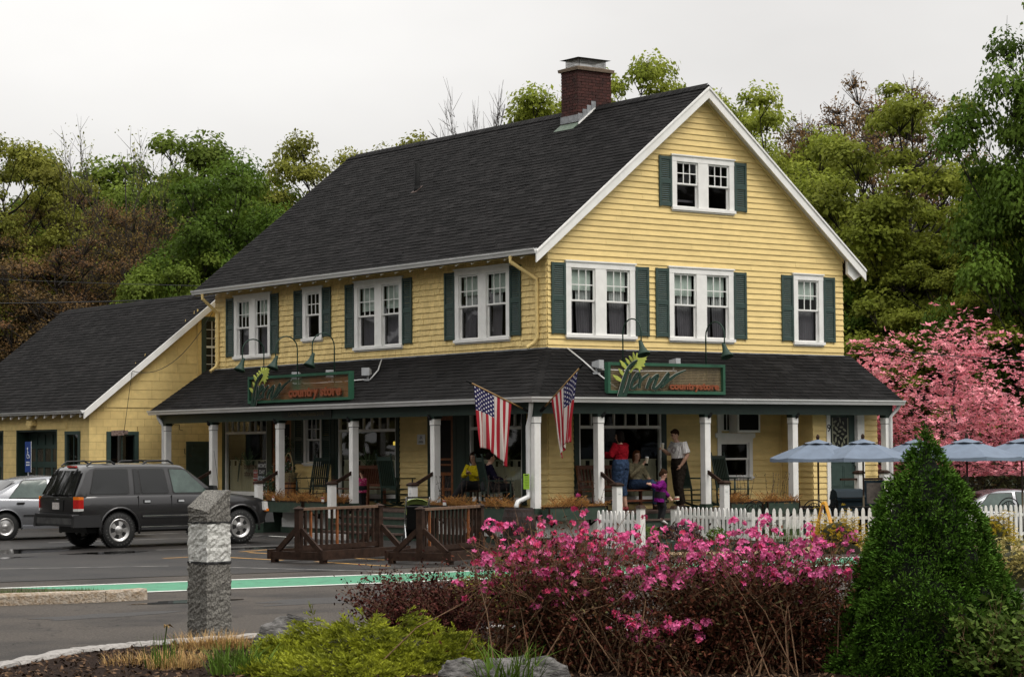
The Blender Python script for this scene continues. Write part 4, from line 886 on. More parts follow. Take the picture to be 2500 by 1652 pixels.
b = MB(); b.prism([(-3.30, GE-.035), (GR, GRZ-.005), (GR, GRZ-.20), (-3.30, GE-.23)], lambda a, d, z: (a, d, z), GY-.275, GY-.222); b.build('rake_board', m_white, gar)
b = MB(); b.prism([(-3.2, GE-.11), (GR, GRZ-.105), (GR, GRZ-.125), (-3.2, GE-.13)], lambda a, d, z: (a, d, z), GY-.222, GY-.0); b.build('rake_soffit', m_yel, gar)
gutter((-3.27, GY-.2, GE+.0), (-3.27, GY1+.15, GE+.0), (-1, 0, 0), gar, hgt=.09)
for i in range(18):
    y = GY+.05+i*.54; b = MB(); b.prism([(.24, 2.84), (.24, 2.93), (-.02, 3.12), (-.02, 2.99)], lambda a, d, z: (GX-a, y+d, z), -.03, .03); b.build('rafter_tail', m_white, gar)
# garage openings
def gwin(P, s0, s1, z0, z1, parent, mull=1):
    f = MB(); g = .12; f.prism([(s0-.04, z0), (s0+g-.04, z0), (s0+g-.04, z1), (s0-.04, z1)], P, -.06, .025); f.prism([(s1-g+.04, z0), (s1+.04, z0), (s1+.04, z1), (s1-g+.04, z1)], P, -.06, .025); f.prism([(s0-.04, z1), (s1+.04, z1), (s1+.04, z1+.09), (s0-.04, z1+.09)], P, -.06, .03); f.prism([(s0-.05, z0-.06), (s1+.05, z0-.06), (s1+.05, z0), (s0-.05, z0)], P, -.06, .05)
    wo = f.build('window', m_grn, parent); s = MB()
    for k in range(1, mull+1): x = s0+g-.04+(s1-s0-2*g+.08)*k/(mull+1); s.prism([(x-.012, z0), (x+.012, z0), (x+.012, z1), (x-.012, z1)], P, -.045, -.02)
    s.prism([(s0+g-.04, (z0+z1)/2-.015), (s1-g+.04, (z0+z1)/2-.015), (s1-g+.04, (z0+z1)/2+.015), (s0+g-.04, (z0+z1)/2+.015)], P, -.044, -.021) if mull > 1 else None
    s.build('muntin', m_grn, wo); b = MB(); b.add([P(s0, -.035, z0), P(s1, -.035, z0), P(s1, -.035, z1), P(s0, -.035, z1)], [(0,1,2,3)]); b.build('pane', glassmat('garage_glass', (.6, .62, .6), refl=.10), wo)
    rc = MB(); vs = [P(x, d, z) for d in (-.07, -.5) for x, z in ((s0, z0), (s1, z0), (s1, z1), (s0, z1))]; rc.add(vs, [(4,5,6,7),(0,1,5,4),(1,2,6,5),(2,3,7,6),(3,0,4,7)]); rc.build('window_recess', m_dark, wo); return wo
gw = gwin(PGG, -2.50, -1.65, 1.30, 2.38, gar)
b = MB(); b.prism([(-2.42, 2.36), (-2.06, 2.37), (-2.06, 2.51), (-2.42, 2.49)], PGG, .035, .06); b.prism([(-2.05, 2.40), (-1.94, 2.40), (-1.94, 2.50), (-2.05, 2.50)], PGG, .035, .055); b.build('weathered_sign', mat('weathered_board', (.10, .065, .05), .9, .5, 20, col2=(.30, .22, .2)), gw)
gwin(PGL, 16.15, 16.97, .9, 2.40, gar)
f = MB(); f.prism([(.26, 3.97), (.40, 3.97), (.40, 5.56), (.26, 5.56)], PGG, -.03, .03); f.prism([(.40, 5.44), (.96, 5.44), (.96, 5.56), (.40, 5.56)], PGG, -.03, .03); f.prism([(.40, 3.97), (.96, 3.97), (.96, 4.05), (.40, 4.05)], PGG, -.03, .03); aw = f.build('attic_window', m_grn, gar)
s = MB()
for k in range(1, 3): s.prism([(.40+k*.19-.008, 4.05), (.40+k*.19+.008, 4.05), (.40+k*.19+.008, 5.44), (.40+k*.19-.008, 5.44)], PGG, -.02, .0)
for k in range(1, 6): z = 4.05+k*.232; s.prism([(.40, z-.008-(k == 3)*.02), (.96, z-.008-(k == 3)*.02), (.96, z+.008+(k == 3)*.02), (.40, z+.008+(k == 3)*.02)], PGG, -.021, -.001)
s.build('muntin', m_white, aw); b = MB(); b.add([PGG(.40, -.012, 4.05), PGG(.96, -.012, 4.05), PGG(.96, -.012, 5.44), PGG(.40, -.012, 5.44)], [(0,1,2,3)]); b.build('pane', m_glass, aw); b = MB(); b.prism([(.3, 4.0), (.96, 4.0), (.96, 5.5), (.3, 5.5)], PGG, -.05, -.045); b.build('window_recess', m_dark, aw)
for s0, s1 in ((17.52, 20.09), (20.97, 23.5)):      # overhead doors with glazed panels
    f = MB(); f.prism([(s0, 0), (s0+.06, 0), (s0+.06, 2.6), (s0, 2.6)], PGL, -.5, .0); f.prism([(s1-.06, 0), (s1, 0), (s1, 2.6), (s1-.06, 2.6)], PGL, -.5, .015); f.prism([(s0, 2.5), (s1, 2.5), (s1, 2.6), (s0, 2.6)], PGL, -.5, -.01); f.build('door_jamb', m_dgrn, gar)
    d = MB(); d.prism([(s0+.06, 0), (s1-.06, 0), (s1-.06, 2.5), (s0+.06, 2.5)], PGL, -.40, -.36); do = d.build('overhead_door', m_grn, gar); nx = 5; rails = MB()
    for k in range(nx+1): x = s0+.06+(s1-s0-.12)*k/nx; rails.prism([(max(x-.05, s0+.06), 0), (min(x+.05, s1-.06), 0), (min(x+.05, s1-.06), 2.5), (max(x-.05, s0+.06), 2.5)], PGL, -.36, -.335)
    for z0, z1 in ((0, .12), (.55, .68), (1.05, 1.13), (1.53, 1.69), (2.04, 2.14), (2.42, 2.5)): rails.prism([(s0+.06, z0), (s1-.06, z0), (s1-.06, z1), (s0+.06, z1)], PGL, -.359, -.333)
    rails.build('door_rails', m_grn, do)
    for k in range(nx):
        x0, x1 = s0+.06+(s1-s0-.12)*k/nx+.05, s0+.06+(s1-s0-.12)*(k+1)/nx-.05
        for z0, z1 in ((1.13, 1.53), (1.69, 2.04)): b = MB(); b.prism([(x0, z0), (x1, z0), (x1, z1), (x0, z1)], PGL, -.358, -.352); b.build('pane', mat('dusty_garage_pane', (.055, .05, .042), .08, .3, 2., spec=.8, pat2=((.12, .10, .07), 1.5, .45, .7)), do)
dd = MB(); dd.prism([(-.13, .0), (1.15, .0), (1.15, 2.12), (-.13, 2.12)], PGG, -.06, -.02); dg_ = dd.build('side_door', m_grn, gar)
b = MB()
for x0, x1, z0, z1 in ((-.13, .03, 0, 2.12), (.42, .56, 0, 2.12), (.0, 1.15, 1.98, 2.12), (.0, 1.15, 1.66, 1.74), (.0, 1.15, .95, 1.05)): b.prism([(x0, z0), (x1, z0), (x1, z1), (x0, z1)], PGG, -.02, .0+z0*.002+x0*.001)
b.build('door_rails', m_grn, dg_); b = MB(); b.prism([(-.2, .0), (-.131, .0), (-.131, 2.2), (-.2, 2.2)], PGG, -.03, .02); b.prism([(-.131, 2.121), (1.2, 2.121), (1.2, 2.2), (-.131, 2.2)], PGG, -.03, .02); b.build('door_frame', m_grn, gar)
b = MB(); b.prism([(18.75, 2.66), (19.15, 2.66), (19.12, 2.80), (18.80, 2.80)], PGL, .02, .16); b.cbox(PGL(18.95, .12, 2.64), (.1, .18, .05)); b.build('wall_lamp', m_block, gar)
pipe([(.13, GY-.04, 5.75), (.13, GY-.04, 3.3)], .02, gar, m_yel, 'conduit', 6)
# crack lines stepping through the block joints
ck = MB(); m_crack = mat('wall_crack', (.10, .065, .03), .9)
for pts in (((-.86, 3.02), (-.86, 2.86), (-.74, 2.85)), ((-.60, 2.78), (-.60, 2.66), (-.40, 2.65), (-.40, 2.52), (-.30, 2.50)), ((-.25, 2.02), (-.24, 1.88), (-.1, 1.86), (-.02, 1.80))):
    for (a, c), (d, e) in zip(pts[:-1], pts[1:]): ck.bar(PGG(a, .002, c), PGG(d, .002, e), .012, .012)
ck.build('wall_crack', m_crack, gar)

# ================================================================ shop signs, lamps, flags
m_sgn = mat('sign_green_paint', (.022, .088, .050), .45, .12, 6.)
m_lgn = mat('letter_dark_green', (.006, .030, .018), .6, .12, 6.)
m_leaf_s = mat('sign_leaf_lime', (.40, .45, .085), .5, .12, 6.)
m_edge = mat('letter_pale_edge', (.42, .42, .38), .6)
m_rust = mat('letter_rust', (.22, .055, .018), .55, .15, 8.)
m_wire = mat('tan_wire', (.26, .20, .11), .6, .2, 20.)
m_slat = mat('orange_tan_slat', (.24, .11, .035), .6, .2, 2.0, pat2=((.10, .14, .07), 1.1, .45, .65))
PN0 = lambda s, d, z: (s, -d, z)
def ribbon(mb, pts, ws, d0, d1, grow=0.):
    """flat brush stroke with changing width, given thickness"""
    P = []
    for i in range(len(pts)-1):                      # densify with Catmull-Rom
        p0, p1, p2, p3 = [Vector(pts[min(max(j, 0), len(pts)-1)]) for j in (i-1, i, i+1, i+2)]
        for k in range(4):
            t = k/4; P.append((.5*((2*p1)+(p2-p0)*t+(2*p0-5*p1+4*p2-p3)*t*t+(3*p1-p0-3*p2+p3)*t**3), ws[i]+(ws[i+1]-ws[i])*t))
    P.append((Vector(pts[-1]), ws[-1])); n = len(P); fr = []; vs = []
    for i, (p, w) in enumerate(P):
        d = (P[min(i+1, n-1)][0]-P[max(i-1, 0)][0]).normalized(); q = Vector((-d.y, d.x))*(w/2+grow); e = d*grow*(1 if i == n-1 else -1 if i == 0 else 0)
        vs += [PN0(*(p+q+e).to_tuple()[:1], d1, (p+q+e).y), PN0((p-q+e).x, d1, (p-q+e).y), PN0((p+q+e).x, d0, (p+q+e).y), PN0((p-q+e).x, d0, (p-q+e).y)]
    fs = []
    for i in range(n-1):
        a, b = i*4, i*4+4; fs += [(a, a+1, b+1, b), (a+2, b+2, b+3, a+3), (a, b, b+2, a+2), (a+1, a+3, b+3, b+1)]
    fs += [(0, 2, 3, 1), ((n-1)*4, (n-1)*4+1, (n-1)*4+3, (n-1)*4+2)]; mb.add(vs, fs)
SX = lambda px: (px-135)/633; SZ = lambda py: (875-py)/846
STROKES = [([(612, 288), (530, 345), (455, 440), (405, 560), (365, 690), (335, 820), (312, 930), (318, 1005)], [18, 36, 44, 50, 58, 70, 84, 50]),
           ([(345, 985), (400, 880), (440, 760), (470, 640), (492, 530)], [60, 70, 52, 40, 26]),
           ([(545, 655), (612, 600), (645, 535), (608, 520), (556, 600), (515, 700), (505, 765), (545, 780), (620, 705)], [26, 34, 34, 34, 40, 44, 44, 40, 22]),
           ([(668, 560), (652, 660), (638, 775)], [26, 44, 40]), ([(648, 690), (715, 600), (805, 528)], [26, 40, 22]),
           ([(832, 590), (800, 690), (768, 785)], [26, 44, 44]), ([(795, 715), (870, 615), (965, 540), (930, 640), (890, 740), (880, 795)], [24, 40, 42, 46, 46, 36]),
           ([(905, 800), (1000, 715), (1085, 595), (1150, 508), (1135, 590), (1095, 680), (1015, 765)], [36, 42, 42, 36, 44, 44, 24]),
           ([(1085, 690), (1180, 610), (1300, 520), (1462, 442)], [40, 44, 34, 8])]
LEAFLETS = [((205, 555), (345, 650), 60), ((305, 440), (385, 545), 55), ((330, 295), (435, 430), 62), ((430, 255), (505, 370), 50), ((490, 210), (548, 310), 44), ((560, 145), (582, 290), 40), ((625, 155), (618, 300), 40)]
FROND = [(520, 510), (560, 440), (600, 420), (640, 430), (655, 475), (668, 500), (672, 450), (715, 440), (690, 400), (760, 390), (735, 350), (765, 320), (752, 290), (785, 270), (775, 235), (815, 200), (845, 130), (800, 148), (780, 175), (760, 150), (735, 185), (715, 160), (700, 200), (670, 163), (660, 220), (630, 260), (620, 330), (545, 425), (480, 500)]
def shop_sign(loc, rz, Ls, label, slats):
    t = thing('shop_sign', label, 'sign', loc, rz); H = .65; w = .065; x0 = -Ls/2
    f = MB(); f.prism([(x0, 0), (x0+Ls, 0), (x0+Ls, w), (x0, w)], PN0, -.06, .06); f.prism([(x0, H-w), (x0+Ls, H-w), (x0+Ls, H), (x0, H)], PN0, -.06, .06); f.prism([(x0, w), (x0+w, w), (x0+w, H-w), (x0, H-w)], PN0, -.06, .06); f.prism([(x0+Ls-w, w), (x0+Ls, w), (x0+Ls, H-w), (x0+Ls-w, H-w)], PN0, -.06, .06); f.build('frame', m_sgn, t)
    g = MB()
    if slats:
        n = 19
        for i in range(n): z = w+(H-2*w)*(i+.5)/n; g.prism([(x0+w, z-.009), (x0+Ls-w, z-.009), (x0+Ls-w, z+.009), (x0+w, z+.009)], PN0, -.02, -.012)
        g.build('slats', m_slat, t, kind='stuff')
    else:
        z = w
        while z < H-w: g.prism([(x0+w, z), (x0+Ls-w, z), (x0+Ls-w, z+.010), (x0+w, z+.010)], PN0, -.02, -.014); z += .034
        x = x0+w
        while x < x0+Ls-w: g.prism([(x, w), (x+.010, w), (x+.010, H-w), (x, H-w)], PN0, -.0138, -.010); x += .034
        g.build('wire_mesh', m_wire, t, kind='stuff')
    b = MB()
    for p, q, wd in LEAFLETS: ribbon(b, [(SX(p[0])+x0, SZ(p[1])), (SX((p[0]+q[0])/2)+x0, SZ((p[1]+q[1])/2)), (SX(q[0])+x0, SZ(q[1]))], [.012, wd/700, wd/1000], .062, .082)
    b.prism([(SX(a)+x0, SZ(c)) for a, c in FROND], PN0, .060, .080); b.build('fern_leaf', m_leaf_s, t)
    b = MB(); b2 = MB()
    for i, (pts, ws) in enumerate(STROKES):
        pp = [(SX(a)+x0, SZ(c)) for a, c in pts]; ww = [q/740 for q in ws]; ribbon(b, pp, ww, .09+i*.0006, .115+i*.0006); ribbon(b2, pp, ww, .084+i*.0004, .0885+i*.0001, .007)
    b.build('script_lettering', m_lgn, t); b2.build('lettering_edge', m_edge, t)
    me = text_mesh('country store' if slats else 'countrystore', .2, m_rust, .018, .008); xs = [v.co.x for v in me.vertices]; o = put('block_lettering', me, t)
    wd, cx, cz, hs_ = (2.30, x0+3.07, .215, 1.55) if slats else (1.40, x0+2.37, .165, .98)
    k = wd/(max(xs)-min(xs)); o.scale = (k, hs_, 1); o.location = (cx, -.05, cz); o.rotation_euler = (R(90), 0, 0)
    b = MB()
    for x in (x0+.5, 0, x0+Ls-.5): b.bar((x, .02, 0), (x, .02, -.12), .03, .03); b.bar((x, .03, H*.7), (x, .62, H*.25), .025, .025)
    b.build('bracket', m_black, t); return t
shop_sign((-1.56, 7.55, 3.085), R(-90), 4.6, 'long green framed shop sign with orange slats above the car park side of the porch', True)
shop_sign((1.965, -1.56, 3.08), 0, 3.26, 'green framed shop sign with open wire mesh above the gable side of the porch', False)
def gooseneck(loc, rz, label):
    t = thing('gooseneck_lamp', label, 'lamp', loc, rz, 'gooseneck lamps over the shop signs'); b = MB(); pts = [(0, 0, 0), (0, 0, 1.02)]
    for k in range(1, 11): a = math.pi*k/10; pts.append((0, -.30+.30*math.cos(a), 1.02+.30*math.sin(a)))
    pts += [(0, -.60, .90), (0, -.60, .80)]; b.tube(pts, .015, 8); b.cbox((0, 0, .01), (.12, .12, .02)); b.build('arm', m_lgn, t, smooth=True)
    s = MB(); m4 = Matrix.Rotation(R(-22), 4, 'X'); s.lathe([(.001, .10), (.035, .10), (.042, .06), (.05, .0), (.065, -.07), (.10, -.15), (.135, -.20), (.14, -.235), (.128, -.232), (.09, -.14), (.05, -.05), (.001, -.02)], 18, (0, -.60, .76), m4); s.build('shade', m_lgn, t, smooth=True)
for y, nm in ((9.72, 'leftmost'), (8.15, 'middle'), (6.50, 'rightmost')): gooseneck((-1.24, y, 3.33), R(-90), f'{nm} of the three green gooseneck lamps over the slatted sign')
gooseneck((1.05, -1.24, 3.33), 0, 'green gooseneck lamp over the fern end of the wire mesh sign'); gooseneck((3.38, -1.24, 3.33), 0, 'green gooseneck lamp over the right end of the wire mesh sign')
m_grey = mat('grey_metal', (.42, .43, .44), .5, .1, 8.)
for i, (p, rz, lab) in enumerate((((-.87, 5.65, 3.53), -60, 'grey flood lamp on the porch roof right of the slatted sign'), ((-.87, 8.75, 3.53), -60, 'grey flood lamp on the porch roof behind the slatted sign letters'), ((-.87, 7.2, 3.53), -60, 'grey flood lamp on the porch roof behind the word store'), ((.6, -.91, 3.50), 20, 'grey flood lamp on the porch roof left of the wire mesh sign'), ((2.84, -.79, 3.58), 20, 'pale flood lamp on the porch roof behind the wire mesh sign'))):
    t = thing('flood_lamp', lab, 'lamp', p, R(rz), 'flood lamps on the porch roof'); b = MB(); b.add([(-.10, -.12, .12), (.10, -.12, .12), (.10, -.12, .30), (-.10, -.12, .30), (-.06, .08, .16), (.06, .08, .16), (.06, .08, .26), (-.06, .08, .26)], [(0,1,2,3),(4,7,6,5),(0,4,5,1),(1,5,6,2),(2,6,7,3),(3,7,4,0)]); b.build('housing', m_grey, t)
    b = MB(); b.tube([(0, 0, 0), (0, 0, .14)], .022, 6); b.cbox((0, 0, .02), (.14, .10, .04)); b.build('bracket', m_grey, t)
for pts, lab in (([(-.06, 6.3, 4.05), (-.55, 5.7, 3.78), (-.87, 5.55, 3.56)], 'white conduit running down the porch roof to the slatted sign'), ([(.5, -.05, 4.08), (.56, -.5, 3.80), (.6, -.85, 3.56), (.7, -1.45, 3.2)], 'white conduit running down the porch roof left of the mesh sign'),
                 ([(-.85, 9.0, 3.56), (-.9, 7.4, 3.54), (-.88, 5.7, 3.56)], 'white cable running level behind the slatted sign'), ([(.65, -.92, 3.60), (1.8, -.9, 3.58), (2.8, -.82, 3.60)], 'white cable running level behind the wire mesh sign')):
    b = MB(); b.tube(pts, .017, 6); b.build('conduit', m_gut, smooth=True, label=lab, cat='conduit')

# ---- flags
def flag_material():
    m = bpy.data.materials.new('stars_and_stripes_cloth'); m.use_nodes = True; t = m.node_tree; b = t.nodes['Principled BSDF']; N = t.nodes.new; K = t.links.new
    def M(op, a, b_=None, c=None):
        n = N('ShaderNodeMath'); n.operation = op
        for i, v in enumerate((a, b_, c)):
            if v is None: continue
            if isinstance(v, (int, float)): n.inputs[i].default_value = v
            else: K(v, n.inputs[i])
        return n.outputs[0]
    def X(f, a, c):
        n = N('ShaderNodeMix'); n.data_type = 'RGBA'; K(f, n.inputs[0])
        for i, v in ((6, a), (7, c)):
            if isinstance(v, tuple): n.inputs[i].default_value = (*v, 1)
            else: K(v, n.inputs[i])
        return n.outputs[2]
    uv = N('ShaderNodeUVMap'); sp = N('ShaderNodeSeparateXYZ'); K(uv.outputs[0], sp.inputs[0]); u, v = sp.outputs[0], sp.outputs[1]     # u along fly, v down the hoist
    st = M('LESS_THAN', M('MODULO', M('MULTIPLY', v, 13.), 2.), 1.)
    col = X(st, (.52, .47, .43), (.30, .014, .024))
    can = M('MULTIPLY', M('LESS_THAN', u, .40), M('LESS_THAN', v, 7/13))
    row = M('FLOOR', M('MULTIPLY', M('DIVIDE', v, 7/13), 9.)); fx = M('SUBTRACT', M('FRACT', M('ADD', M('MULTIPLY', M('DIVIDE', u, .40), 5.5), M('MULTIPLY', M('MODULO', row, 2.), .5))), .5); fy = M('SUBTRACT', M('FRACT', M('MULTIPLY', M('DIVIDE', v, 7/13), 9.)), .5)
    d = M('SQRT', M('ADD', M('MULTIPLY', M('MULTIPLY', fx, fx), 1.7), M('MULTIPLY', M('MULTIPLY', fy, fy), .9))); star = M('LESS_THAN', d, .28)
    blue = X(star, (.014, .012, .060), (.50, .48, .50)); K(X(can, col, blue), b.inputs['Base Color']); b.inputs['Roughness'].default_value = .75; b.inputs['Specular IOR Level'].default_value = .2
    return m
m_flag = flag_material(); m_pole = mat('varnished_flag_pole', (.26, .15, .05), .4, .2, 20.)
def flag(base, tip, hoist, fly, seed, label, tight):
    base, tip = Vector(base), Vector(tip); d = (tip-base).normalized(); t = thing('flag', label, 'flag', base, 0, 'flags on the corner post')
    b = MB(); b.tube([(0, 0, 0), (tip-base)], .016, 8); b.build('pole', m_pole, t, smooth=True)
    b = MB(); b.lathe([(.001, -.03), (.024, -.02), (.028, .02), (.014, .05), (.022, .08), (.001, .11)], 10, tip-base, d.to_track_quat('Z', 'Y').to_matrix().to_4x4()); b.build('finial', m_black, t, smooth=True)
    b = MB(); b.bar((0, 0, 0), d*.16, .05, .05); b.build('socket', m_black, t)
    r = random.Random(seed); nu, nv = 44, 30; vs = []; uvs = []; side = d.cross(Vector((0, 0, 1))).normalized(); h = Vector((d.x, d.y, 0)).normalized(); hs = tip-base-d*.08; ph = [r.uniform(0, 6.28) for _ in range(4)]
    for j in range(nv+1):
        v = j/nv; p = hs-d*hoist*v
        for i in range(nu+1):
            u = i/nu; q = 1-u*tight; along = (v-.5)*hoist; drop = fly*u*(.94+.06*math.cos(v*5+ph[0]))
            # gravity pulls every row straight down; rows gather towards the low point as they fall
            c = hs-d*hoist*.5; base_pt = c - d*along*q
            fold = .055*u*math.sin(v*16+ph[1]+u*1.5)+.03*u*math.sin(v*31+ph[2]-u*3)
            pt = base_pt + Vector((0, 0, -drop)) + side*fold + h*(.03*u*math.sin(v*11+ph[3]))
            vs.append(pt); uvs.append((u, v))
    fs = [(j*(nu+1)+i, j*(nu+1)+i+1, (j+1)*(nu+1)+i+1, (j+1)*(nu+1)+i) for j in range(nv) for i in range(nu)]
    b = MB(); b.add(vs, fs); me = b.mesh('cloth', m_flag, True); ul = me.uv_layers.new(name='UVMap')
    ul.data.foreach_set('uv', np.array([uvs[l.vertex_index] for l in me.loops], dtype=np.float32).ravel()); o = put('cloth', me, t)
    so = o.modifiers.new('thick', 'SOLIDIFY'); so.thickness = .003
flag((-1.56, -1.38, 2.70), (-2.945, -1.30, 3.27), .98, 1.32, 3, 'american flag on the left pole of the corner post hanging wide open', .18)
flag((-1.40, -1.58, 2.70), (-1.30, -2.75, 3.556), .98, 1.36, 8, 'american flag on the right pole of the corner post gathered into narrow folds', .62)

# ================================================================ porch furniture
def rocking_chair(loc, rz, label, tilt=0., m=m_dgrn):
    t = thing('rocking_chair', label, 'rocking chair', loc, R(rz), 'rocking chairs on the porch'); t.rotation_euler = (R(tilt), 0, R(rz))
    S = lambda pts, w_, h_, n: [MB().bar(p, q, w_, h_) for p, q in pts]
    for s in (-1, 1):
        x = .27*s; b = MB(); pts = [(x, -.42+.84*k/10, .035+.10*((k-4.6)/5.4)**2) for k in range(11)]
        for p, q in zip(pts[:-1], pts[1:]): b.bar(p, q, .03, .045)
        b.build('rocker', m, t)
        b = MB(); b.tube([(x, -.24, .07), (x, -.24, .40), (x, -.24, .64)], [.02, .024, .018], 8); b.build('leg', m, t, smooth=True)
        b = MB(); b.tube([(x, .22, .07), (x*.98, .23, .42), (x*.96, .30, .80), (x*.95, .38, 1.18), (x*.95, .39, 1.22)], [.02, .024, .022, .02, .026], 8); b.build('back_post', m, t, smooth=True)
        b = MB(); b.bar((x*1.05, -.30, .655), (x*.97, .28, .66), .075, .022); b.build('armrest', m, t)
        b = MB()
        for z in (.18, .30): b.tube([(x, -.24, z), (x, .22, z)], .011, 6)
        b.build('stretcher', m, t)
    for k in range(6): y = -.25+.1*k; b = MB(); b.bar((-.27, y, .40+(.012 if k < 3 else 0)), (.27, y, .40+(.012 if k < 3 else 0)), .09, .018); b.build('seat_slat', m, t)
    for k in range(7): x = -.20+.0667*k; b = MB(); b.bar((x, .245, .46), (x, .355, 1.08), .042, .014, (1, 0, 0)); b.build('back_slat', m, t)
    for z, y, h_ in ((.46, .25, .06), (1.10, .365, .09)): b = MB(); b.bar((-.255, y, z), (.255, y, z), .022, h_); b.build('back_rail', m, t)
    b = MB()
    for z in (.16, .27): b.tube([(-.27, -.24, z), (.27, -.24, z)], .011, 6)
    b.build('stretcher', m, t); return t
DZ = .62
rocking_chair((-.60, 8.55, DZ), -75, 'dark green slatted rocking chair beside the wicker basket')
rocking_chair((-.55, 4.95, DZ+.02), 95, 'dark green rocking chair seen edge-on beside the red-brown bench')
rocking_chair((-.75, .85, DZ), 70, 'dark green rocking chair with a dark clad person sitting in it')
rocking_chair((3.62, -.60, DZ), 25, 'dark green rocking chair standing behind the man on the porch')
rocking_chair((4.55, -.75, DZ), 15, 'dark green rocking chair below the air conditioner window')
def bench(loc, rz, L_, label):
    t = thing('bench', label, 'bench', loc, R(rz), 'benches on the porch'); h = L_/2
    for s in (-1, 1):
        x = s*(h-.04)
        b = MB(); b.bar((x, -.24, 0), (x, -.24, .60), .055, .055); b.build('leg', m_bench, t); b = MB(); b.bar((x, .22, 0), (x, .22, .42), .055, .055); b.bar((x, .22, .42), (x, .32, .95), .055, .055); b.build('leg', m_bench, t)
        b = MB(); b.bar((x, -.30, .62), (x, .27, .62), .07, .03); b.build('armrest', m_bench, t)
    for k in range(5): y = -.24+.11*k; b = MB(); b.bar((-h, y, .42), (h, y, .42), .09, .025); b.build('seat_slat', m_bench, t)
    b = MB(); b.bar((-h, .31, .92), (h, .31, .92), .03, .085); b.build('top_rail', m_bench, t); b = MB(); b.bar((-h, .235, .50), (h, .235, .50), .03, .06); b.build('lower_rail', m_bench, t)
    n = int(L_/.095)
    for k in range(n): x = -h+.09+(L_-.18)*k/(n-1); b = MB(); b.bar((x, .24, .52), (x, .305, .89), .05, .014, (1, 0, 0)); b.build('back_slat', m_bench, t)
    b = MB(); b.bar((-h+.05, -.22, .20), (h-.05, -.22, .20), .03, .045); b.build('stretcher', m_bench, t)
bench((-.42, 6.70, DZ), -90, 1.5, 'red-brown slatted bench with a toddler in pink at its end'); bench((1.55, -.40, DZ), 0, 1.75, 'red-brown slatted bench with a woman holding a cup on it')
# orange stand with flower pots, basket on a cask
m_terra = mat('terracotta', (.30, .11, .05), .8, .2, 9.); m_wick = mat('wicker', (.30, .24, .12), .8, .4, 60., 1., 90); m_cask = mat('orange_cask_wood', (.27, .11, .03), .5, .3, 12., .3, 50, stretch=(1, 1, .3))
t = thing('plant_stand', 'orange wooden stepped plant stand beside the screen door', 'plant stand', (-.55, 10.1, DZ), R(-90))
for x, h_ in ((-.38, .55), (-.1, .55), (-.1, .98), (.25, .98), (.25, .72), (.5, .72)):
    b = MB(); b.bar((x, -.12, 0), (x, -.12, h_), .035, .035); b.bar((x, .12, 0), (x, .12, h_), .035, .035); b.build('leg', m_orange, t)
for x0, x1, z in ((-.42, -.06, .57), (-.12, .29, 1.0), (.22, .54, .74), (-.4, .5, .2)): b = MB(); b.box(x0, -.16, z-.02, x1, .16, z); b.build('shelf', m_orange, t)
def leafball(n, rx, rz_, size, seed, up=0.):
    r = np.random.default_rng(seed); d = r.normal(size=(n, 3)); d /= np.linalg.norm(d, axis=1)[:, None]; rad = r.uniform(.35, 1, n)[:, None]**.5; c = d*rad*np.array([rx, rx, rz_]); c[:, 2] += up
    return leaf_quads(c, d, size, r)
def leaf_quads(c, nrm, size, r, ratio=.5, jitter=.9):
    """diamond leaves at points c, roughly facing nrm; size scalar or per leaf"""
    n = len(c); nr = nrm+r.normal(size=(n, 3))*jitter; nr /= np.linalg.norm(nr, axis=1)[:, None]+1e-9
    a = np.cross(nr, r.normal(size=(n, 3))); a /= np.linalg.norm(a, axis=1)[:, None]+1e-9; b = np.cross(nr, a); s = (np.ones(n)*size*r.uniform(.65, 1.3, n))[:, None]
    V = np.stack([c-a*s*.5, c+b*s*ratio*.5+nr*s*.06, c+a*s*.5-nr*s*.05, c-b*s*ratio*.5+nr*s*.06], 1).reshape(-1, 3); F = np.arange(4*n).reshape(n, 4); return V, F
m_potg = mat('pot_plant_green', (.04, .075, .03), .6, .4, 9, attr='rnd', aamt=.5); m_petal = mat('white_pink_petal', (.55, .42, .45), .7, .2, 20)
def pot_plant(loc, label, rx, rz_, n, petals=20, pot=True, seed=1, m=None, pr=.11, ph=.17, basket=False):
    t = thing('potted_plant', label, 'potted plant', loc); 
    if pot:
        b = MB(); b.lathe([(.001, 0), (pr*.7, 0), (pr, ph), (pr*1.1, ph), (pr*1.1, ph+.02), (pr*.9, ph+.02), (.001, ph)], 14); b.build('pot', m_wick if basket else m_terra, t, smooth=False)
    V, F = leafball(n, rx, rz_, .055, seed, ph+rz_*.8); put('foliage', npmesh('foliage', V, F, m or m_potg, np.random.default_rng(seed).random(len(F))), t, kind='stuff')
    if petals: V, F = leafball(petals, rx*1.05, rz_*1.05, .035, seed+50, ph+rz_*.85); put('blossoms', npmesh('blossoms', V, F, m_petal), t, kind='stuff')
pot_plant((-.55, 9.95, DZ+1.0), 'dark purple flowering plant in a pot on the top shelf of the stand', .26, .30, 500, 40, seed=3); pot_plant((-.55, 10.4, DZ+.57), 'small white flowering plant on the low shelf of the stand', .13, .16, 200, 30, seed=4, pr=.09, ph=.13)
pot_plant((-1.0, 9.85, DZ), 'bushy green plant standing on the porch floor below the stand', .28, .36, 600, 30, seed=5)
t = thing('cask', 'orange wooden cask standing beside the plant stand', 'cask', (-.95, 9.05, DZ)); b = MB(); b.lathe([(.001, 0), (.20, 0), (.235, .18), (.245, .30), (.235, .42), (.21, .56), (.19, .56), (.19, .53), (.001, .53)], 20); b.build('staves', m_cask, t, smooth=False)
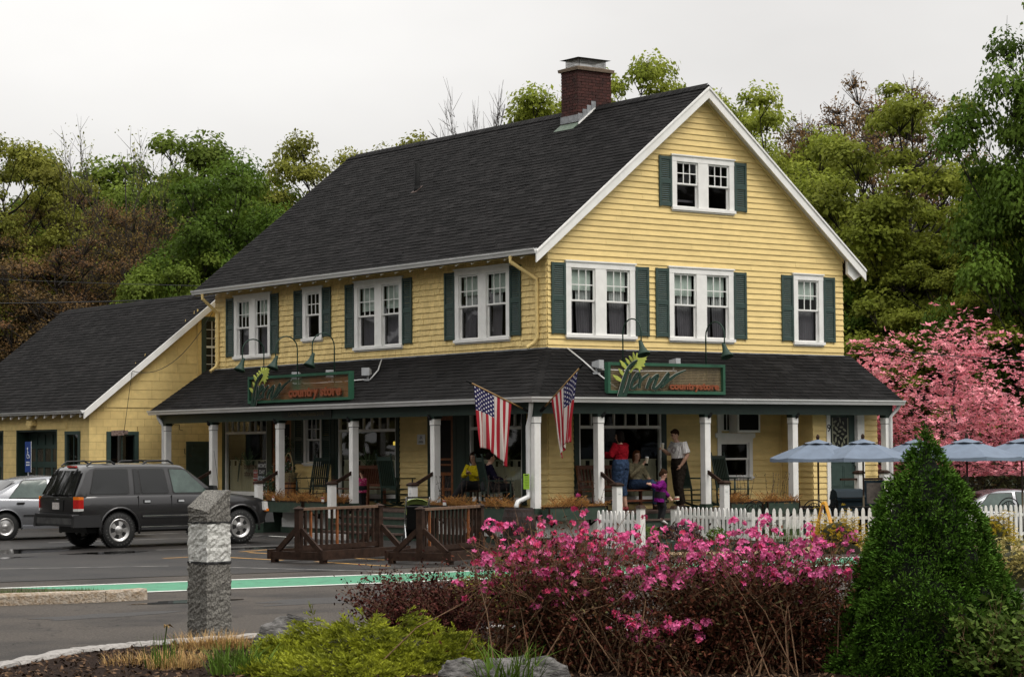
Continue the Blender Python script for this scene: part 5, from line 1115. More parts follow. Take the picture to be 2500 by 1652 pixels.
for z, r_ in ((.06, .215), (.19, .238), (.42, .238), (.53, .216)): b = MB(); b.lathe([(r_+.001, z-.016), (r_+.006, z-.016), (r_+.006, z+.016), (r_+.001, z+.016)], 20); b.build('hoop', m_brownw, t)
t = thing('wicker_basket', 'pale wicker basket of white flowers with a hoop handle on the cask', 'basket', (-.95, 9.05, DZ+.56)); b = MB()
for k in range(7): z = k*.032; r_ = .15+.012*k; b.lathe([(r_-.012, z), (r_+.01, z+.004), (r_+.012, z+.024), (r_-.012, z+.03)], 18)
b.build('bowl', m_wick, t, smooth=True); b = MB(); b.tube([(0, -.21*math.cos(math.pi*k/14)*-1, .2+.50*math.sin(math.pi*k/14)) for k in range(15)], .014, 6); b.build('handle', m_wick, t, smooth=True)
V, F = leafball(400, .18, .18, .05, 9, .32); put('foliage', npmesh('foliage', V, F, m_potg, np.random.default_rng(1).random(len(F))), t, kind='stuff'); V, F = leafball(40, .19, .2, .04, 10, .34); put('blossoms', npmesh('blossoms', V, F, m_petal), t, kind='stuff')
# window boxes along the porch edge with dry ferns and bare twigs
m_dry = mat('dry_orange_fern', (.30, .115, .028), .8, .4, 7., attr='rnd', aamt=.6, col2=(.38, .21, .06)); m_twig = mat('bare_twig', (.055, .035, .026), .9, .3, 9)
def sprays(n, L_, W2, seed, hmin=.16, hmax=.36, lw=.034):
    r = np.random.default_rng(seed); c = np.stack([r.uniform(-L_/2, L_/2, n), r.normal(0, W2, n), np.zeros(n)], 1); V = []; 
    th_ = r.uniform(0, 6.28, n); ln = r.uniform(hmin, hmax, n)*(1+.5*np.sin(c[:, 0]*5+seed)); out_ = np.stack([np.cos(th_)*.7, np.sin(th_)*.55-.12, np.ones(n)], 1); out_ /= np.linalg.norm(out_, axis=1)[:, None]
    segs = []; 
    for k in range(5):
        t0 = k/5; t1 = (k+1)/5; p = c+out_*ln[:, None]*t0; q = c+out_*ln[:, None]*t1; p[:, 2] -= .055*t0**2*ln/.2; q[:, 2] -= .055*t1**2*ln/.2
        for sgn in (-1, 1):
            pd = np.cross(out_, np.array([0, 0, 1.])); pd /= np.linalg.norm(pd, axis=1)[:, None]+1e-9; e = q+pd*sgn*lw*(1.15-t0)+r.normal(0, .006, (n, 3)); segs.append(np.stack([p, (p+e)/2+np.array([0, 0, .008]), e, (p+e)/2-np.array([0, 0, .008])], 1))
    V = np.concatenate(segs).reshape(-1, 3); F = np.arange(len(V)).reshape(-1, 4); return V, F
def planter(loc, rz, L_, label, seed, twigs=8, tag_=None):
    t = thing('planter_box', label, 'planter box', loc, R(rz), 'planter boxes along the porch edge'); b = MB(); H = .25; b.box(-L_/2, -.13, 0, L_/2, -.105, H); b.box(-L_/2, .105, 0, L_/2, .13, H); b.box(-L_/2, -.104, 0, L_/2, .104, .03); b.box(-L_/2, -.105, .03, -L_/2+.025, .105, H-.002); b.box(L_/2-.025, -.105, .03, L_/2, .105, H-.002); b.build('box', m_sgrn, t)
    b = MB(); b.box(-L_/2-.012, -.142, H, L_/2+.012, -.095, H+.022); b.box(-L_/2-.012, .095, H, L_/2+.012, .142, H+.022); b.box(-L_/2-.012, -.095, H, -L_/2+.03, .095, H+.021); b.box(L_/2-.03, -.095, H, L_/2+.012, .095, H+.021)
    for x in (-L_/2, L_/2): b.bar((x, -.134, 0), (x, -.134, H), .05, .012)
    b.build('rim', m_brownw, t); b = MB(); b.box(-L_/2+.03, -.1, .18, L_/2-.03, .1, .22); b.build('soil', m_soil, t)
    V, F = sprays(int(260*L_), L_*1.0, .055, seed); V[:, 2] += .22; put('dry_ferns', npmesh('dry_ferns', V, F, m_dry, np.random.default_rng(seed).random(len(F))), t, kind='stuff')
    b = MB(); r = random.Random(seed)
    for k in range(twigs):
        x = r.uniform(-L_/2+.1, L_/2-.1); p = Vector((x, r.uniform(-.05, .05), .2)); d = Vector((r.uniform(-.2, .2), r.uniform(-.15, .1), 1)); pts = [p]; 
        for q in range(5): p = p+d*.13; d += Vector((r.uniform(-.1, .1), r.uniform(-.08, .08), 0)); pts.append(p)
        b.tube(pts, [.005, .0045, .004, .0035, .003, .002], 4)
        for q in pts[1:]:
            for _ in range(2): b.cbox(q+Vector((r.uniform(-.02, .02), r.uniform(-.02, .02), r.uniform(-.03, .05))), (.009, .009, .018))
    b.build('twigs', m_twig, t, kind='stuff')
    b = MB()
    for x in (-L_/3, L_/3): b.bar((x, .12, -.0), (x, .12, -.13), .04, .03); b.bar((x, -.08, -.01), (x, .11, -.12), .03, .025)
    b.build('bracket', m_black, t)
    if tag_ is not None: b = MB(); b.box(tag_-.06, -.16, H+.02, tag_+.06, -.155, H+.13); g = b.build('plant_label', m_wp, t); b = MB(); b.box(tag_-.055, -.163, H+.085, tag_+.055, -.1605, H+.122); b.build('label_band', m_red, g)
    return t
planter((-1.72, 7.75, .50), -90, 1.62, 'green planter box of dry orange ferns nearest the parked utility vehicle', 11, 6, -.45)
planter((-1.72, 6.1, .50), -90, 1.5, 'green planter box of dry orange ferns just left of the car park steps', 12, 8, .1)
planter((-1.72, 1.05, .50), -90, 1.5, 'green planter box with tall pussy willow twigs beside the pushchair', 13, 12, -.1)
planter((-1.72, -.55, .50), -90, 1.35, 'green planter box of dry orange ferns just left of the corner downspout', 14, 12)
planter((-.66, -1.72, .50), 0, 1.50, 'green planter box of dry orange ferns right of the corner post', 15, 9)
planter((3.95, -1.72, .50), 0, .92, 'short green planter box of dry ferns beside the gable steps newel', 16, 4)
planter((5.05, -1.72, .50), 0, .95, 'short green planter box of dry ferns farthest right on the porch', 17, 8)
# ---- rain barrel
m_barrel = mat('dark_oak_barrel', (.022, .012, .010), .6, .4, 8., .4, 40, stretch=(3, 3, .4), rnd=.2)
t = thing('rain_barrel', 'dark oak rain barrel under the corner downspout', 'barrel', (-2.12, -1.78, 0)); prof = [(.27, 0), (.315, .16), (.338, .32), (.342, .42), (.335, .54), (.305, .68), (.28, .77)]
ns = 22
for k in range(ns):
    a0, a1 = 2*math.pi*k/ns+.006, 2*math.pi*(k+1)/ns-.006; b = MB(); vs = []
    for r_, z in prof: vs += [(r_*math.cos(a0), r_*math.sin(a0), z), (r_*math.cos(a1), r_*math.sin(a1), z)]
    b.add(vs, [(2*i, 2*i+1, 2*i+3, 2*i+2) for i in range(len(prof)-1)]); b.build('stave', m_barrel, t, fix=False)
for z, r_ in ((.05, .288), (.20, .324), (.58, .328), (.72, .297)): b = MB(); b.lathe([(r_, z-.025), (r_+.006, z-.025), (r_+.006, z+.025), (r_-.004, z+.025)], 24); b.build('hoop', mat('rusty_hoop', (.035, .022, .018), .6, .4, 20), t)
b = MB(); b.lathe([(.268, .73), (.001, .735)], 22); b.build('lid', m_barrel, t)
# ---- pushchair
m_lime = mat('lime_fabric', (.36, .46, .14), .8, .1, 8.); m_chr = mat('bright_metal', (.6, .6, .6), .25, .05, 8., metal=.9); m_rub = mat('rubber', (.012, .012, .012), .7)
t = thing('pushchair', 'lime green and black pushchair parked at the foot of the steps', 'pushchair', (-4.3, -1.35, 0), R(150))
for s in (-1, 1):
    b = MB(); b.tube([(.22*s, -.42, .14), (.22*s, -.05, .48), (.22*s, .30, .88), (.22*s, .42, 1.02)], .014, 6); b.build('side_frame', m_chr, t, smooth=True); b = MB(); b.tube([(.22*s, .34, .14), (.22*s, -.05, .52)], .013, 6); b.build('rear_leg', m_chr, t)
    for y in (-.42, .34):
        for o_ in (-.035, .035): b = MB(); b.lathe([(.03, -.016), (.10, -.018), (.125, -.008), (.125, .008), (.10, .018), (.03, .016)], 16, (.22*s+o_, y, .125), Matrix.Rotation(R(90), 4, 'Y')); wv = b.build('wheel', m_rub, t, smooth=True); b = MB(); b.lathe([(.001, .02), (.06, .019), (.06, -.019), (.001, -.02)], 10, (.22*s+o_, y, .125), Matrix.Rotation(R(90), 4, 'Y')); b.build('hub', m_chr, wv)
b = MB(); b.bar((-.22, .42, 1.02), (.22, .42, 1.02), .03, .03); b.build('handlebar', m_black, t)
b = MB(); b.add([(-.2, -.22, .42), (.2, -.22, .42), (.2, .08, .44), (-.2, .08, .44), (-.2, .26, .86), (.2, .26, .86), (-.2, -.3, .22), (.2, -.3, .22)], [(0,1,2,3),(3,2,5,4),(6,7,1,0)]); sx = b.build('seat', m_black, t); so = sx.modifiers.new('thick', 'SOLIDIFY'); so.thickness = .05
b = MB(); vs = []
for k in range(9):
    a = R(-10)+R(105)*k/8
    for s in (-1, -.5, 0, .5, 1): vs.append((.23*s*(1-.05*abs(s)), .12-.30*math.cos(a)*(1-.25*s*s), .66+.34*math.sin(a)*(1-.2*s*s)))
b.add(vs, [(k*5+j, k*5+j+1, (k+1)*5+j+1, (k+1)*5+j) for k in range(8) for j in range(4)]); b.m = [0 if (i//4) % 3 else 1 for i in range(32)]; hx = b.build('hood', [m_lime, m_black], t, smooth=True); so = hx.modifiers.new('thick', 'SOLIDIFY'); so.thickness = .012

# ================================================================ barricades, fence, patio
def barricade(p, q, label, rails):
    p, q = Vector((*p, 0)), Vector((*q, 0)); L_ = (q-p).length; a = math.atan2(q.y-p.y, q.x-p.x); t = thing('railing_barrier', label, 'barrier', p, a, 'brown railing barriers in the car park'); H = .97
    for x in (.06, L_-.06):
        b = MB(); b.box(x-.055, -.055, .06, x+.055, .055, H-.03); b.build('post', m_brownw, t); b = MB(); b.add([(x-.08, -.08, H-.03), (x+.08, -.08, H-.03), (x+.08, .08, H-.03), (x-.08, .08, H-.03), (x, 0, H+.02)], [(3,2,1,0),(0,1,4),(1,2,4),(2,3,4),(3,0,4)]); b.build('post_cap', m_brownw, t)
        b = MB(); b.bar((x, -.62, .13), (x, .62, .13), .10, .14); b.build('foot', m_brownw, t)
        for s in (-1, 1): b = MB(); b.bar((x, s*.50, .20), (x, s*.05, .58), .05, .09); b.build('brace', m_brownw, t)
        for s in (-1, 1): b = MB(); b.box(x-.05, s*.56-.05, 0, x+.05, s*.56+.05, .06); b.build('pad', m_brownw, t)
    for s in (-1, 1): b = MB(); b.bar((-.05, s*.62, .15), (L_+.05, s*.62, .15), .045, .16); b.build('skid', m_brownw, t)
    b = MB(); b.bar((.115, 0, .93), (L_-.115, 0, .93), .09, .045); b.build('top_rail', mat('worn_rail_top', (.13, .075, .045), .6, .3, 12.), t); b = MB(); b.bar((.115, 0, .26), (L_-.115, 0, .26), .05, .08); b.build('bottom_rail', m_brownw, t)
    n = int((L_-.3)/.135)
    for k in range(n):
        x = .16+(L_-.32)*(k+.5)/n; b = MB(); b.bar((x, 0, .30), (x, 0, .907), .038, .038); b.build('baluster', m_orange if k in rails else m_brownw, t)
barricade((-8.776, -4.258), (-6.60, -3.60), 'brown wooden railing barrier nearer the parked utility vehicle', (1, 6))
barricade((-7.478, -6.099), (-5.42, -5.07), 'brown wooden railing barrier beside the rain barrel', (1, 11))
m_picket = mat('white_picket_paint', (.70, .69, .66), .6, .08, 8., .2, 60, rnd=.05, pat2=((.42, .39, .35), 9, .62, .8))
pk = MB(); pk.prism([(-.034, .06), (.034, .06), (.034, .80), (.026, .86), (.012, .895), (0, .90), (-.012, .895), (-.026, .86), (-.034, .80)], PN0, .0, .020); pkm = pk.mesh('picket', m_picket); fixn(pkm)
def fence(p, q, label, z0=0., hs=.85, sp=.125):
    p, q = Vector((*p, z0)), Vector((*q, z0)); L_ = (q-p).length; a = math.atan2(q.y-p.y, q.x-p.x); t = thing('picket_fence', label, 'fence', p, a, 'white picket fence round the patio'); n = int(L_/sp)
    for k in range(n): put('picket', pkm, t, (sp*(k+.5), -.022, 0), (rng.uniform(-.01, .01), rng.uniform(-.012, .012), 0), (1, 1, hs*rng.uniform(.99, 1.01)))
    for z in (.22, .66): b = MB(); b.box(0, -.02, z*hs-.03, L_, .018, z*hs+.03); b.build('rail', m_picket, t)
    for x in (.0, L_/2, L_): b = MB(); b.box(x-.04, .02, 0, x+.04, .10, .80*hs); b.build('post', m_picket, t)
    return t
fence((-1.925, -4.05), (-1.925, -5.22), 'short run of white picket fence left of the gate opening'); fence((1.165, -2.80), (1.165, -4.96), 'white picket fence run from the right gate post toward the car park', hs=.83)
fence((1.165, -4.96), (4.35, -7.33), 'long white picket fence run in front of the patio chairs', hs=.83, sp=.135); fence((4.40, -7.33), (11.5, -8.4), 'white picket fence run at the right edge beyond the conical yew', hs=.85)
for p, lab in (((-1.925, -5.32), 'white gate post with brown cap left of the gate opening'), ((1.165, -2.72), 'white gate post with brown cap right of the gate opening')):
    t = thing('gate_post', lab, 'post', (*p, 0), 0, 'gate posts'); b = MB(); b.box(-.06, -.06, 0, .06, .06, .82 if p[0] < 0 else .70); b.build('post', m_picket, t); b = MB(); z = .82 if p[0] < 0 else .70; b.add([(-.085, -.085, z), (.085, -.085, z), (.085, .085, z), (-.085, .085, z), (-.05, -.05, z+.06), (.05, -.05, z+.06), (.05, .05, z+.06), (-.05, .05, z+.06)], [(3,2,1,0),(0,1,5,4),(1,2,6,5),(2,3,7,6),(3,0,4,7),(4,5,6,7)]); b.build('post_cap', m_brownw, t)
m_umb = mat('blue_grey_canvas', (.135, .170, .225), .85, .08, 5., .2, 80); m_upole = mat('umbrella_pole', (.045, .022, .015), .4)
def umbrella(loc, rz, r_, label, za=2.10):
    t = thing('patio_umbrella', label, 'umbrella', loc, R(rz), 'blue patio umbrellas'); b = MB(); b.tube([(0, 0, .04), (0, 0, za+.05)], .02, 8); b.build('pole', m_upole, t, smooth=True); b = MB(); b.tube([(0, 0, .55), (0, 0, .95)], .0215, 8); b.build('pole_sleeve', mat('brass_sleeve', (.30, .24, .16), .4), t); b = MB(); b.lathe([(.001, 0), (.2, 0), (.2, .04), (.03, .06), (.03, .25), (.001, .25)], 14); b.build('base', m_black, t)
    b = MB(); b.lathe([(.03, za), (.04, za+.05), (.025, za+.09), (.001, za+.11)], 10); b.build('finial', m_brownw, t, smooth=True)
    n = 6; rad = (0, .18, .45, .72, .9, 1.); vs = []; fs = []; S = 4
    for i, q in enumerate(rad):
        for k in range(n*S):
            a = 2*math.pi*k/(n*S); f = (k % S)/S; sag = 1-(1-math.cos(math.pi/n))*4*f*(1-f)*.9; rr_ = r_*q*sag; vs.append((rr_*math.cos(a), rr_*math.sin(a), za-.02-.36*q*(.78+.22*q)-.025*math.sin(math.pi*f)*q))
    for i in range(len(rad)-1):
        for k in range(n*S): k2 = (k+1) % (n*S); fs.append((i*n*S+k, i*n*S+k2, (i+1)*n*S+k2, (i+1)*n*S+k))
    o = len(vs); i = len(rad)-1                      # valance
    for k in range(n*S): x, y, z = vs[i*n*S+k]; vs.append((x*1.005, y*1.005, z-.07-.012*math.sin(k*1.7)))
    for k in range(n*S): k2 = (k+1) % (n*S); fs.append((i*n*S+k, i*n*S+k2, o+k2, o+k))
    b = MB(); b.add(vs, fs); cn = b.build('canopy', m_umb, t, smooth=False, fix=False)
    b = MB(); vs = []
    for q in (0.02, .16, .30):
        for k in range(12): a = 2*math.pi*k/12; vs.append((r_*q*math.cos(a), r_*q*math.sin(a), za+.004-.30*q-(.010*math.cos(k*math.pi) if q > .2 else 0)))
    b.add(vs, [(j*12+k, j*12+(k+1) % 12, (j+1)*12+(k+1) % 12, (j+1)*12+k) for j in range(2) for k in range(12)]); b.build('vent_cap', m_umb, cn, smooth=True, fix=False)
    for k in range(n): a = 2*math.pi*k/n; b = MB(); b.bar((0, 0, za-.04), (r_*.97*math.cos(a), r_*.97*math.sin(a), za-.40), .014, .014); b.build('rib', m_upole, t)
umbrella((3.836, -4.168, 0), 8, 1.0, 'leftmost blue grey patio umbrella'); umbrella((4.22, -5.079, 0), 22, 1.0, 'blue grey patio umbrella in front of door nine'); umbrella((7.325, -3.647, 0), 14, 1.0, 'blue grey patio umbrella half hidden behind the tip of the conical yew')
umbrella((6.306, -6.009, 0), 2, 1.12, 'blue grey patio umbrella just right of the conical yew'); umbrella((7.997, -6.021, 0), 17, 1.1, 'rightmost blue grey patio umbrella at the picture edge')
def iron_chair(loc, rz, label):
    t = thing('iron_chair', label, 'chair', loc, R(rz), 'wrought iron patio chairs'); b = MB()
    for s in (-1, 1): l = MB(); l.tube([(.19*s, -.18, 0), (.18*s, -.17, .43)], .011, 6); l.build('leg', m_black, t); l = MB(); l.tube([(.2*s, .2, 0), (.19*s, .17, .43), (.2*s, .21, .62)], .011, 6); l.build('leg', m_black, t)
    b.lathe([(.001, .43), (.22, .43), (.22, .445), (.001, .445)], 16); b.build('seat', m_black, t); b = MB(); arc = lambda r_, cz, n=14, a0=0, a1=180: [(r_*math.cos(R(a0+(a1-a0)*k/n)), .205+.05*math.sin(R(a0+(a1-a0)*k/n)), cz+r_*1.15*math.sin(R(a0+(a1-a0)*k/n))) for k in range(n+1)]
    b.tube(arc(.23, .62), .011, 6); b.tube(arc(.17, .62), .008, 6)
    for s in (-1, 1): b.tube([(s*.09+.065*math.cos(R(a)), .22, .70+.065*math.sin(R(a))) for a in range(-60, 260, 40)], .008, 5); b.tube([(s*.05, .2, .45), (s*.05, .23, .80)], .007, 5); b.tube([(s*.23, .205, .62), (s*.24, -.08, .66), (s*.2, -.12, .45)], .010, 5)
    b.tube([(0, .2, .45), (0, .24, .81)], .007, 5); b.build('back', m_black, t, smooth=True)
iron_chair((1.95, -4.15, .0), 160, 'wrought iron chair with arched back in front of the short planter boxes'); iron_chair((3.05, -4.75, .0), 150, 'left wrought iron chair under the leftmost umbrella'); iron_chair((3.55, -4.60, .0), 200, 'right wrought iron chair under the leftmost umbrella')
iron_chair((4.55, -5.45, .0), 120, 'wrought iron chair right of the pole of the door nine umbrella'); iron_chair((5.15, -5.1, .0), 210, 'wrought iron chair in front of the right corner post'); iron_chair((6.6, -6.75, .0), 150, 'wrought iron chair right of the yew in front of the silver car'); iron_chair((7.3, -6.9, .0), 200, 'wrought iron chair at the right edge in front of the silver car')
def table(loc, label):
    t = thing('patio_table', label, 'table', loc, 0, 'round iron patio tables'); b = MB(); b.lathe([(.001, .70), (.40, .70), (.40, .72), (.001, .72)], 24); b.build('top', m_black, t); b = MB(); b.tube([(0, 0, .06), (0, 0, .70)], .03, 8); b.lathe([(.001, 0), (.22, 0), (.22, .03), (.03, .07)], 16); b.build('pedestal', m_black, t)
table((3.86, -4.19, .0), 'round black patio table pierced by the leftmost umbrella pole'); table((4.26, -5.10, .0), 'round black patio table pierced by the umbrella in front of door nine')
# barbecue grill
m_bbq = mat('blue_black_enamel', (.009, .018, .025), .6, .1, 5., spec=.15)
t = thing('barbecue_grill', 'dark blue barbecue grill with side shelf standing before door nine', 'grill', (5.65, -3.2, 0), R(-20)); t.scale = (.72, .72, .80); b = MB(); b.prism([(-.45, .72), (.45, .72), (.45, .95), (.45, 1.02), (-.45, 1.02)], PN0, -.25, .25); b.build('firebox', m_bbq, t)
b = MB(); vs = [(sx, y, z) for sx in (-.46, .46) for y, z in ((-.28, .98), (-.30, 1.08), (-.20, 1.24), (.02, 1.30), (.20, 1.24), (.28, 1.02))]; b.add(vs, [tuple(range(6)), tuple(range(6, 12))[::-1]]+[(i, (i+1) % 6, 6+(i+1) % 6, 6+i) for i in range(6)]); b.build('lid', m_bbq, t)
b = MB(); b.box(.47, -.25, .86, .95, .25, .90); b.build('side_shelf', m_bbq, t); b = MB(); b.box(-.42, -.22, .1, -.38, .22, .72); b.box(.38, -.22, .1, .42, .22, .72); b.box(-.38, -.2, .2, .38, .2, .24); b.build('cart', m_black, t); b = MB(); b.tube([(-.35, -.34, 1.06), (.35, -.34, 1.06)], .012, 6); b.build('handle', m_black, t)
t = thing('menu_easel', 'dark framed chalkboard standing behind the grill', 'board', (6.25, -3.4, 0), R(-10)); b = MB(); b.box(-.26, -.03, .35, .26, .0, 1.22); b.build('frame', m_bbq, t); b = MB(); b.box(-.21, -.034, .42, .21, -.031, 1.16); b.build('panel', mat('worn_chalkboard', (.09, .075, .065), .8, .4, 6.), t); b = MB(); b.bar((-.2, .0, 0), (-.2, 0, .35), .04, .03); b.bar((.2, 0, 0), (.2, 0, .35), .04, .03); b.build('leg', m_bbq, t)
# yellow folding floor sign
m_cau = mat('orange_yellow_plastic', (.62, .30, .015), .4, .06, 5.)
t = thing('folding_floor_sign', 'yellow folding caution stand in front of the picket fence', 'floor sign', (1.25, -6.95, 0), R(35))
for s in (-1, 1): b = MB(); b.add([(-.13, .02*s, .88), (.13, .02*s, .88), (.17, .24*s, 0), (-.17, .24*s, 0), (-.13, .035*s, .88), (.13, .035*s, .88), (.17, .255*s, 0), (-.17, .255*s, 0)], [(0,1,2,3),(7,6,5,4),(0,4,5,1),(1,5,6,2),(2,6,7,3),(3,7,4,0)]); b.build('panel', m_cau, t)
b = MB(); b.tube([(-.12, 0, .88), (.12, 0, .88)], .03, 8); b.build('hinge', m_cau, t)
# parking stops
for p, q, lab in (((-3.0, 5.2), (-2.9, 3.4), 'concrete wheel stop below the utility vehicle sill'), ((-3.3, 8.9), (-3.3, 7.1), 'concrete wheel stop in front of the first planter box')):
    b = MB(); p, q = Vector((*p, 0)), Vector((*q, 0)); d = (q-p).normalized(); n = Vector((-d.y, d.x, 0)); b.add([p+n*.09, q+n*.09, q-n*.09, p-n*.09, p+n*.06+Vector((0, 0, .13))+d*.05, q+n*.06+Vector((0, 0, .13))-d*.05, q-n*.06+Vector((0, 0, .13))-d*.05, p-n*.06+Vector((0, 0, .13))+d*.05], [(3,2,1,0),(0,1,5,4),(1,2,6,5),(2,3,7,6),(3,0,4,7),(4,5,6,7)]); b.build('wheel_stop', mat('grey_concrete', (.24, .23, .22), .9, .25, 14., .5, 60), label=lab, cat='wheel stop', group='wheel stops')
# accessible parking sign by the garage
t = thing('parking_sign', 'blue and white accessible parking sign on a post before the garage door', 'sign', (-4.05, 17.1, 0), R(-60)); t.scale = (.62, .62, 1.14); b = MB(); b.tube([(0, .02, 0), (0, .02, 1.95)], .025, 6); b.build('post', m_grey, t); b = MB(); b.box(-.15, -.01, 1.25, .15, .0, 1.95); pn = b.build('panel', mat('sign_blue', (.02, .05, .20), .5), t)
b = MB(); b.lathe([(.001, .006), (.028, .004), (.028, -.004), (.001, -.006)], 10, (-.02, -.016, 1.79), Matrix.Rotation(R(90), 4, 'X')); b.bar((-.02, -.014, 1.76), (-.01, -.014, 1.65), .022, .008, (0, 1, 0)); b.bar((-.01, -.014, 1.65), (.05, -.014, 1.645), .02, .008, (0, 1, 0)); b.bar((.05, -.014, 1.65), (.075, -.014, 1.57), .02, .008, (0, 1, 0)); b.bar((-.02, -.014, 1.71), (.03, -.014, 1.70), .016, .008, (0, 1, 0)); b.tube([(.0+.055*math.cos(R(a)), -.014, 1.62+.055*math.sin(R(a))) for a in range(100, 400, 20)], .008, 5)
for z in (1.46, 1.40): b.box(-.09, -.016, z, .09, -.011, z+.03)
b.build('symbol', m_wtxt, pn); b = MB(); b.box(.151, -.008, 1.25, .17, .0, 1.95); b.build('edge', m_wp, pn)
# granite post in the foreground
m_gran = mat('rough_granite', (.075, .070, .064), .9, .5, 55., .8, 40, col2=(.22, .21, .185), lo=.40, hi=.62, bdist=.018); m_granw = mat('white_painted_granite', (.34, .34, .31), .85, .3, 26., .8, 40, col2=(.58, .58, .55), lo=.36, hi=.55, bdist=.018); m_grank = mat('black_painted_band', (.02, .02, .02), .8, .3, 20.)
t = thing('granite_post', 'rough square granite post with a white painted band standing in the near bed', 'post', (-17.54, -17.02, 0), R(10)); s = .16
def gpart(z0, z1, m, nm, tops=None, g=0.):
    b = MB(); K = max(2, int((z1-z0)/.03)); n = 8; vs = []; r = random.Random(int(z0*100)); fs = []
    ring = []
    for e in range(4):
        x0, y0 = ((-s, -s), (s, -s), (s, s), (-s, s))[e]; x1, y1 = ((s, -s), (s, s), (-s, s), (-s, -s))[e]
        for k in range(n): ring.append((x0+(x1-x0)*k/n, y0+(y1-y0)*k/n))
    for i in range(K+1):
        for x, y in ring:
            t_ = i/K; zt = z1 if tops is None else tops(x, y); z = z0+(zt-z0)*t_; tap = 1-.05*z/1.5; j = r.uniform(-.010, .008) if g == 0 else r.uniform(-.004, .004); vs.append((x*(tap+g)+j*(1 if abs(x) >= s-1e-6 else .2), y*(tap+g)+r.uniform(-.009, .007)*(1 if abs(y) >= s-1e-6 else .2), z))
    W = len(ring)
    for i in range(K):
        for j in range(W): fs.append((i*W+j, i*W+(j+1) % W, (i+1)*W+(j+1) % W, (i+1)*W+j))
    fs += [tuple(range(W))[::-1], tuple(range(K*W, (K+1)*W))]; b.add(vs, fs); return b.build(nm, m, t)
tp = lambda x, y: min(1.54, 1.40+ (x*.75+y*.15)*1.0+.07)
gpart(0, .795, m_gran, 'shaft'); gpart(.80, 1.205, m_granw, 'painted_band'); gpart(1.212, 1.5, m_gran, 'cut_top', tp); gpart(.785, .812, m_grank, 'black_line', None, .03); gpart(1.20, 1.222, m_grank, 'black_line', None, .03)

# ================================================================ vehicles
m_suv = mat('charcoal_car_paint', (.030, .029, .030), .28, .05, 2., metal=.55, coat=.6, spec=.5); m_suvl = mat('dark_grey_cladding', (.020, .020, .021), .45, .1, 4.)
m_silver = mat('silver_car_paint', (.22, .225, .24), .25, .03, 2., metal=.6, coat=.6)
m_plast = mat('black_trim_plastic', (.010, .010, .010), .5); m_tyre = mat('tyre_rubber', (.013, .013, .013), .75, .2, 20., .3, 90); m_rim = mat('alloy_rim', (.55, .54, .53), .28, .06, 8., metal=.85); m_chrome = mat('chrome', (.65, .65, .66), .12, .02, 3., metal=1.)
m_tglass = mat('tinted_car_glass', (.006, .0065, .0065), .06, .1, 2., spec=.45); m_cglass = mat('clear_car_glass', (.055, .08, .07), .07, .35, 2.2, spec=.5)
m_tail = mat('tail_lamp_red', (.40, .012, .010), .2, .1, 9., coat=.6); m_amber = mat('amber_lens', (.65, .16, .01), .2, .1, 9., coat=.6); m_lens = mat('clear_lens', (.55, .54, .52), .15, .1, 9., coat=.6); m_plate = mat('number_plate', (.50, .46, .44), .5, .2, 30.)
def lerp_tab(tab, x):
    if x <= tab[0][0]: return tab[0][1]
    for (a, p), (b, q) in zip(tab[:-1], tab[1:]):
        if x <= b: return p+(q-p)*(x-a)/(b-a)
    return tab[-1][1]
def wheel_into(parent, x, y, r, wd, side, holes=5, letters=False):
    rot = Matrix.Rotation(R(90), 4, 'X'); b = MB(); b.lathe([(r*.64, -wd/2), (r*.90, -wd/2-.006), (r*.985, -wd*.36), (r, -wd*.2), (r, wd*.2), (r*.985, wd*.36), (r*.90, wd/2+.006), (r*.64, wd/2)], 36, (x, y, r), rot); w_ = b.build('wheel', m_tyre, parent, smooth=True)
    tr = MB()
    for k in range(44): a = 2*math.pi*k/44; c = Vector((x+r*1.0*math.cos(a), y, r+r*1.0*math.sin(a))); tr.cbox(c, (.018, wd*.9, .022), rot=Matrix.Rotation(-a, 3, 'Y'))
    tr.build('tread', m_tyre, w_, kind='stuff')
    s = side; yo = y+s*wd*.5; d = MB(); rr_ = r*.63; n = 40; rings = [(rr_, .0), (rr_*.97, .004), (rr_*.90, -.02), (rr_*.78, -.035), (rr_*.40, -.022), (rr_*.30, .0), (rr_*.12, .012), (.001, .012)]
    vs = []; fs = []; mi = []
    for q, dp in rings:
        for k in range(n): a = 2*math.pi*k/n; vs.append((x+q*math.cos(a), yo+s*dp, r+q*math.sin(a)))
    for i in range(len(rings)-1):
        for k in range(n): fs.append((i*n+k, i*n+(k+1) % n, (i+1)*n+(k+1) % n, (i+1)*n+k)); mi.append(1 if holes and i == 3 and (k % (n//holes)) in (2, 3, 4, 5) else 0)
    d.add(vs, fs); d.m = mi; d.build('rim', [m_rim, m_plast], w_, smooth=False)
    if letters:
        l = MB()
        for k in range(26):
            if k % 13 in (5, 11, 12): continue
            a = 2*math.pi*k/26; l.cbox((x+r*.80*math.cos(a), yo+s*.004, r+r*.80*math.sin(a)), (.008, .004, .020), rot=Matrix.Rotation(-a+1.57, 3, 'Y'))
        l.build('sidewall_marks', mat('raised_white_letters', (.20, .20, .19), .8), w_, kind='stuff')
    return w_
